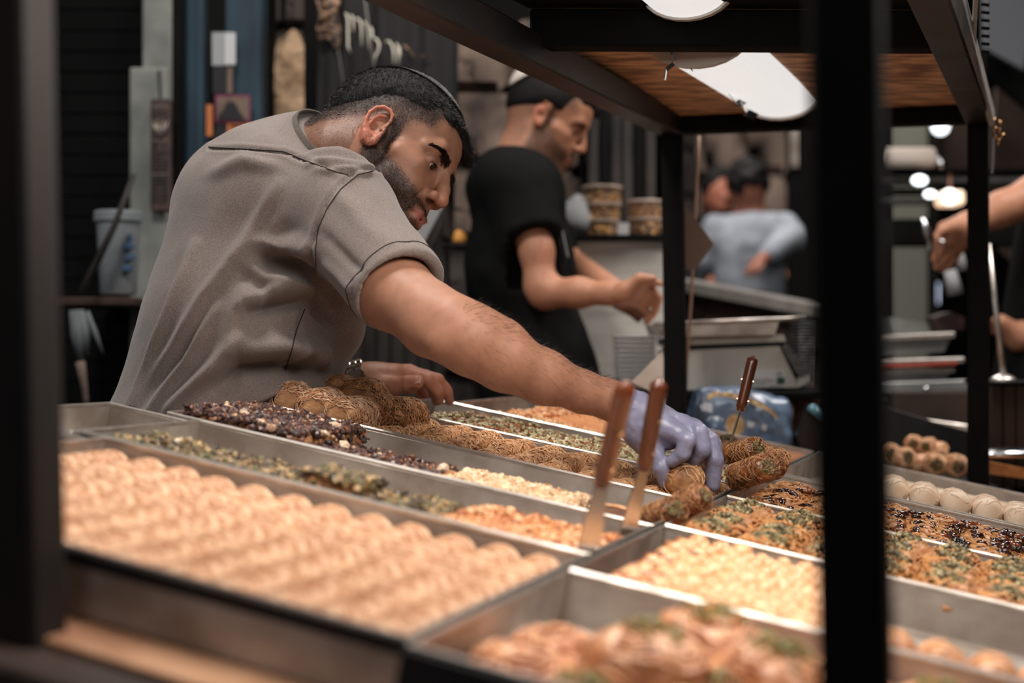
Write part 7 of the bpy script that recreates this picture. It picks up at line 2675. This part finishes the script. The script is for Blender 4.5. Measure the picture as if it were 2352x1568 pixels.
serving_tray(2015, 2186, 772, 812, dk, 'upper grey serving tray on the right-hand stall', 8)
serving_tray(1990, 2208, 830, 842, dk, 'middle steel tray lined with a red edge', 6)
MB().beam(P(1990, 842, dk - 0.012), P(2196, 833, dk - 0.012), 0.006, 0.02, Z).build('red_edging', mat('red_edge', srgb(176, 70, 50), 0.5), None, label='red edge strip between the two stacked trays', cat='edging')
serving_tray(1990, 2186, 852, 876, dk + 0.01, 'lower steel tray under the red edge', 6)
e = empty('steel_rack', 'grey steel rack frame under the stacked serving trays', 'rack', mw=loc(P(2100, 1000, dk)))
MB().beam(P(1985, 892, dk), P(2220, 884, dk), 0.026, 0.05, Z, 0.003).build('top_rail', M['stall_grey'], e)
MB().beam(P(1985, 918, dk + .02), P(2190, 910, dk + .02), 0.014, 0.03, Z, 0.003).build('lower_rail', M['rim'], e)
MB().beam(P(2200, 890, dk), P(2202, 1150, dk), 0.030, 0.03, Vector((1, 0, 0)), 0.003).build('upright', M['stall_grey'], e)
MB().bx(P(1990, 0, dk + .12).x, P(2150, 0, dk + .12).x, dk + 0.12, dk + 0.14, P(0, 1060, dk).z, P(0, 925, dk).z).build('rear_panel', M['stall_grey'], e)
MB().bx(P(2145, 0, dk + .14).x, P(2200, 0, dk + .14).x, dk + 0.16, dk + 0.18, P(0, 1060, dk).z, P(0, 905, dk).z).build('gap_shade_panel', M['black_post'], e)  # black panel stands in for the shade of the open gap
ob('bolt_head', ballmesh(0.007), M['chrome'], e, mw=loc(P(2127, 893, dk - 0.026)))
MB().bx(P(1980, 0, 3.8).x, P(2232, 0, 3.8).x, 3.50, 3.95, 0, P(0, 890, 3.8).z, 0.003).build('dark_counter', M['table_dark'], None, label='dark counter body of the right-hand stall', cat='counter')
extr([(2040, 728), (2130, 740), (2140, 772), (2050, 768)], 3.72, 0.15, 'white_box', M['pale_door'], None, label='low pale box behind the upper serving tray', cat='box')
extr([(2150, 728), (2185, 716), (2215, 728), (2215, 756), (2156, 764)], 3.72, 0.1, 'dark_bag', M['coffee'], None, label='crumpled dark bag behind the serving trays', cat='bag')
# small grey fittings near the hand
for (xa, ya, xb, yb, r, lab) in ((2204, 578, 2214, 620, .012, 'white jug handle behind the rear post'), (2182, 620, 2194, 676, .022, 'frosted glass bottle below the reaching hand')):
    MB().tube([P(xa, ya, 3.95), P(xb, yb, 3.95)], [r * .7, r], 12).build('bottle', M['pale_cloth'], None, True, label=lab, cat='bottle')
MB().tube([P(2118, 500, 3.52), P(2128, 530, 3.52), P(2138, 572, 3.52)], [0.008, 0.009, 0.006], 8).build('steel_tool', M['foil'], None, True, label='small steel tool held by the hand with the ring', cat='tool')
for q, (x, y) in enumerate(((2106, 606), (2186, 594), (1788, 566), (1820, 630), (1870, 632))):
    lo_ = ob('warm_light_spot', ballmesh(0.026 if q != 2 else 0.018), mat('amber_glow_%d' % q, (0.8, 0.4, 0.2), 0.5, emit=(1.0, 0.45, 0.2) if q != 2 else (1, 0.72, 0.55), estr=0.55), None, ['amber lamp glow under the reaching hand', 'amber lamp glow beside the rear post', 'small warm bulb beside the grey top', 'amber lamp glow right of the grey top', 'amber lamp glow at the edge of the near black post'][q], 'lamp', mw=loc(P(x, y, 9.0)) @ Matrix.Diagonal((1.9 if q != 2 else 1, 1, 1, 1)))
    MB().tube([P(x, y, 9.0), P(x, y, 9.0) + Vector((0, 0.3, 0.0)), Vector((P(x, 0, 9.0).x, 12.0, P(0, y, 9.0).z))], 0.006, 5).build('bracket', M['black_post'], lo_)

# black tray of stacked filled rolls, behind
e = empty('black_tray', 'black tray of stacked pistachio rolls between the near and rear posts', 'tray', mw=loc(P(2120, 1090, 3.05)))
dt = 3.02
MB().beam(P(1900, 1040, dt), P(2290, 1122, dt - 0.05), 0.012, 0.26, Z, 0.003).build('tray_floor', M['dark_tray'], e)
MB().beam(P(1930, 960, dt + .16), P(2300, 1072, dt + .10), 0.10, 0.006, Z, 0.002).build('tray_back_wall', M['dark_tray'], e)
g3 = 'pistachio rolls stacked in the black tray'


def small_roll(px, py, d, ax, L, r, label, m='kad'):
    c_ = P(px, py, d)
    ax = Vector(ax).normalized()
    return brown_roll(c_ - ax * L / 2, c_ + ax * L / 2, r, label, g3, m, 'straw2', 'pistachio_roll', ends=0.2, lump=0.12, nst=60)


small_roll(2044, 1042, 2.92, (0.15, 1, 0), 0.05, 0.021, 'tall roll half hidden behind the near black post')
small_roll(2068, 1054, 2.90, (0.35, -0.9, 0.2), 0.05, 0.022, 'cut roll with a dark centre, second in the lower row')
small_roll(2104, 1064, 2.90, (0.9, -0.4, 0), 0.045, 0.020, 'roll lying sideways in the lower row')
small_roll(2146, 1066, 2.87, (0.1, 1, 0), 0.05, 0.0225, 'round pistachio roll facing us, beside the sideways one')
small_roll(2196, 1070, 2.86, (0.1, 1, 0), 0.05, 0.0230, 'round pistachio roll facing us, next to the rear post')
small_roll(2098, 1018, 2.96, (0.3, 1, 0), 0.05, 0.017, 'upper roll of the heap, first of three')
small_roll(2132, 1024, 2.95, (0.5, 1, 0), 0.05, 0.017, 'upper roll of the heap, middle of three')
small_roll(2160, 1036, 2.93, (0.4, 1, 0.4), 0.04, 0.014, 'small upright roll on top of the round ones')
# nut sweets in the slim steel tray behind
e = empty('slim_steel_tray', 'slim steel tray with nut sweets behind the black tray', 'tray', mw=loc(P(2130, 980, 3.3)))
MB().beam(P(1960, 948, 3.36), P(2330, 1000, 3.28), 0.018, 0.008, Z, 0.002).build('back_rim', M['rim'], e)
MB().beam(P(1960, 985, 3.3), P(2330, 1040, 3.22), 0.012, 0.22, Z, 0.002).build('tray_floor', M['steel'], e)
pos = np.stack([RN.uniform(P(2070, 0, 3.25).x, P(2215, 0, 3.25).x, 90), RN.uniform(3.16, 3.24, 90), np.zeros(90)], 1)
pos[:, 2] = np.interp(pos[:, 0], [P(2070, 0, 3.25).x, P(2215, 0, 3.25).x], [P(0, 985, 3.25).z, P(0, 1012, 3.25).z])
chunks(pos, RN.uniform(0.007, 0.014, 90), orac + nutc, 'nut_sweets', M['chunk'], parent=e, kind='stuff')

# silver upright stand with foot and brown box at the right edge
e = empty('steel_paper_stand', 'slim polished steel upright on a round foot at the right edge', 'stand', mw=loc(P(2302, 872, 3.0)))
MB().tube([P(2272, 560, 3.05), P(2286, 700, 3.03), P(2305, 862, 3.0)], [0.004, 0.0055, 0.007], 8).build('upright', M['rim'], e, True)
MB().lathe(P(2304, 872, 3.0), [(0.026, -0.008), (0.027, 0.0), (0.022, 0.005), (0.008, 0.012)], 20).build('foot', M['rim'], e, True)
bx_ = empty('brown_box', 'dark brown wooden box under the polished steel stand', 'box', mw=loc(P(2310, 1060, 3.0)))
for i in range(4):
    xa = 2268 + i * 30
    MB().bx(P(xa, 0, 3.0).x, P(xa + 28, 0, 3.0).x, 2.98, 3.01, P(0, 1120, 3).z, P(0, 880, 3).z, 0.003).build('plank', M['table_dark'], bx_)
MB().bx(P(2266, 0, 3.0).x, P(2400, 0, 3.0).x, 2.97, 3.15, P(0, 884, 3).z, P(0, 876, 3).z, 0.002).build('box_top', M['black_post'], bx_)
ob('crumpled_film', cookie_mesh(0.05, 0.03, 88), M['foil'], None, 'crumpled silvery film below the brown box at the right edge', 'film', mw=loc(P(2318, 1050, 2.9)) @ Matrix.Diagonal((1.3, 0.6, 0.6, 1)))
extr([(2270, 1060), (2352, 1075), (2420, 1090), (2420, 1108), (2270, 1088)], 2.85, 0.05, 'kunafa_piece', M['kunafa'], None, label='flat golden pastry piece at the right edge behind the white rolls', cat='pastry')

# upper right: corrugated strip, awning
M['corr'] = mat('frosted_panel', srgb(150, 150, 150), 0.35, 0, srgb(190, 190, 190), 30)
e = empty('metal_channel', 'pale metal channel with torn foil along the outer shelf edge', 'channel', mw=loc(P(2240, 130, 2.3)))
MB().beam(P(2200, -30, 1.9), P(2278, 272, 2.72), 0.010, 0.030, Vector((1, 0, 0)), 0.002).build('channel_strip', M['corr'], e)
MB().beam(P(2243, -30, 2.0), P(2236, 100, 2.2), 0.006, 0.02, Vector((1, 0, 0)), 0.001).build('bracket', M['rim'], e)
for i in range(7):
    MB().beam(P(2255, 10 + i * 18, 2.3), P(2272, 12 + i * 18, 2.3), 0.004, 0.004, Z).build('coil_turn', M['black_post'], e)
extr([(2262, -40), (2370, -40), (2370, 40), (2352, 160), (2262, 110)], 5.0, 0.03, 'grey_awning', mat('grey_awning_cloth', srgb(104, 106, 112), 0.8), None, label='grey awning cloth corner high at the right edge', cat='awning')
extr([(2262, 110), (2352, 160), (2420, 200), (2420, 300), (2262, 170)], 5.2, 0.03, 'black_awning_edge', M['black_post'], None, label='black awning band under the grey cloth', cat='awning')
extr([(2290, 200), (2352, 240), (2430, 300), (2430, 700), (2280, 560), (2280, 320)], 5.6, 0.03, 'trim_40', mat('dull_brown_cloth', srgb(62, 48, 42), 0.9), None, kind='structure')  # one even dark brown for the cloth
e = empty('golden_charm', 'small golden leafy charm hanging on the outer rear post', 'ornament', mw=loc(P(2292, 300, 2.7)))
M['gold'] = mat('brass', srgb(196, 150, 104), 0.25, 1.0)
for (x, y, an) in ((2284, 278, 0.2), (2298, 282, -0.5), (2286, 296, 0.9), (2296, 300, 0.1), (2288, 314, -0.2), (2302, 312, 0.7), (2294, 326, 0.2)):
    p = P(x, y, 2.70)
    dd = Vector((math.sin(an), 0, math.cos(an)))
    MB().tube([p - dd * 0.006, p, p + dd * 0.006], [0.0012, 0.0036, 0.0008], 6).build('leaf', M['gold'], e, True)
MB().tube([P(2282, 318, 2.72), P(2281, 360, 2.72), P(2278, 398, 2.72)], 0.002, 6).build('ribbon', M['pale_cloth'], e)
# ceiling over the hall
MB().bx(-6, 8, -2, 13, 4.2, 4.3).build('ceiling', M['dark_wall'], None, kind='structure')
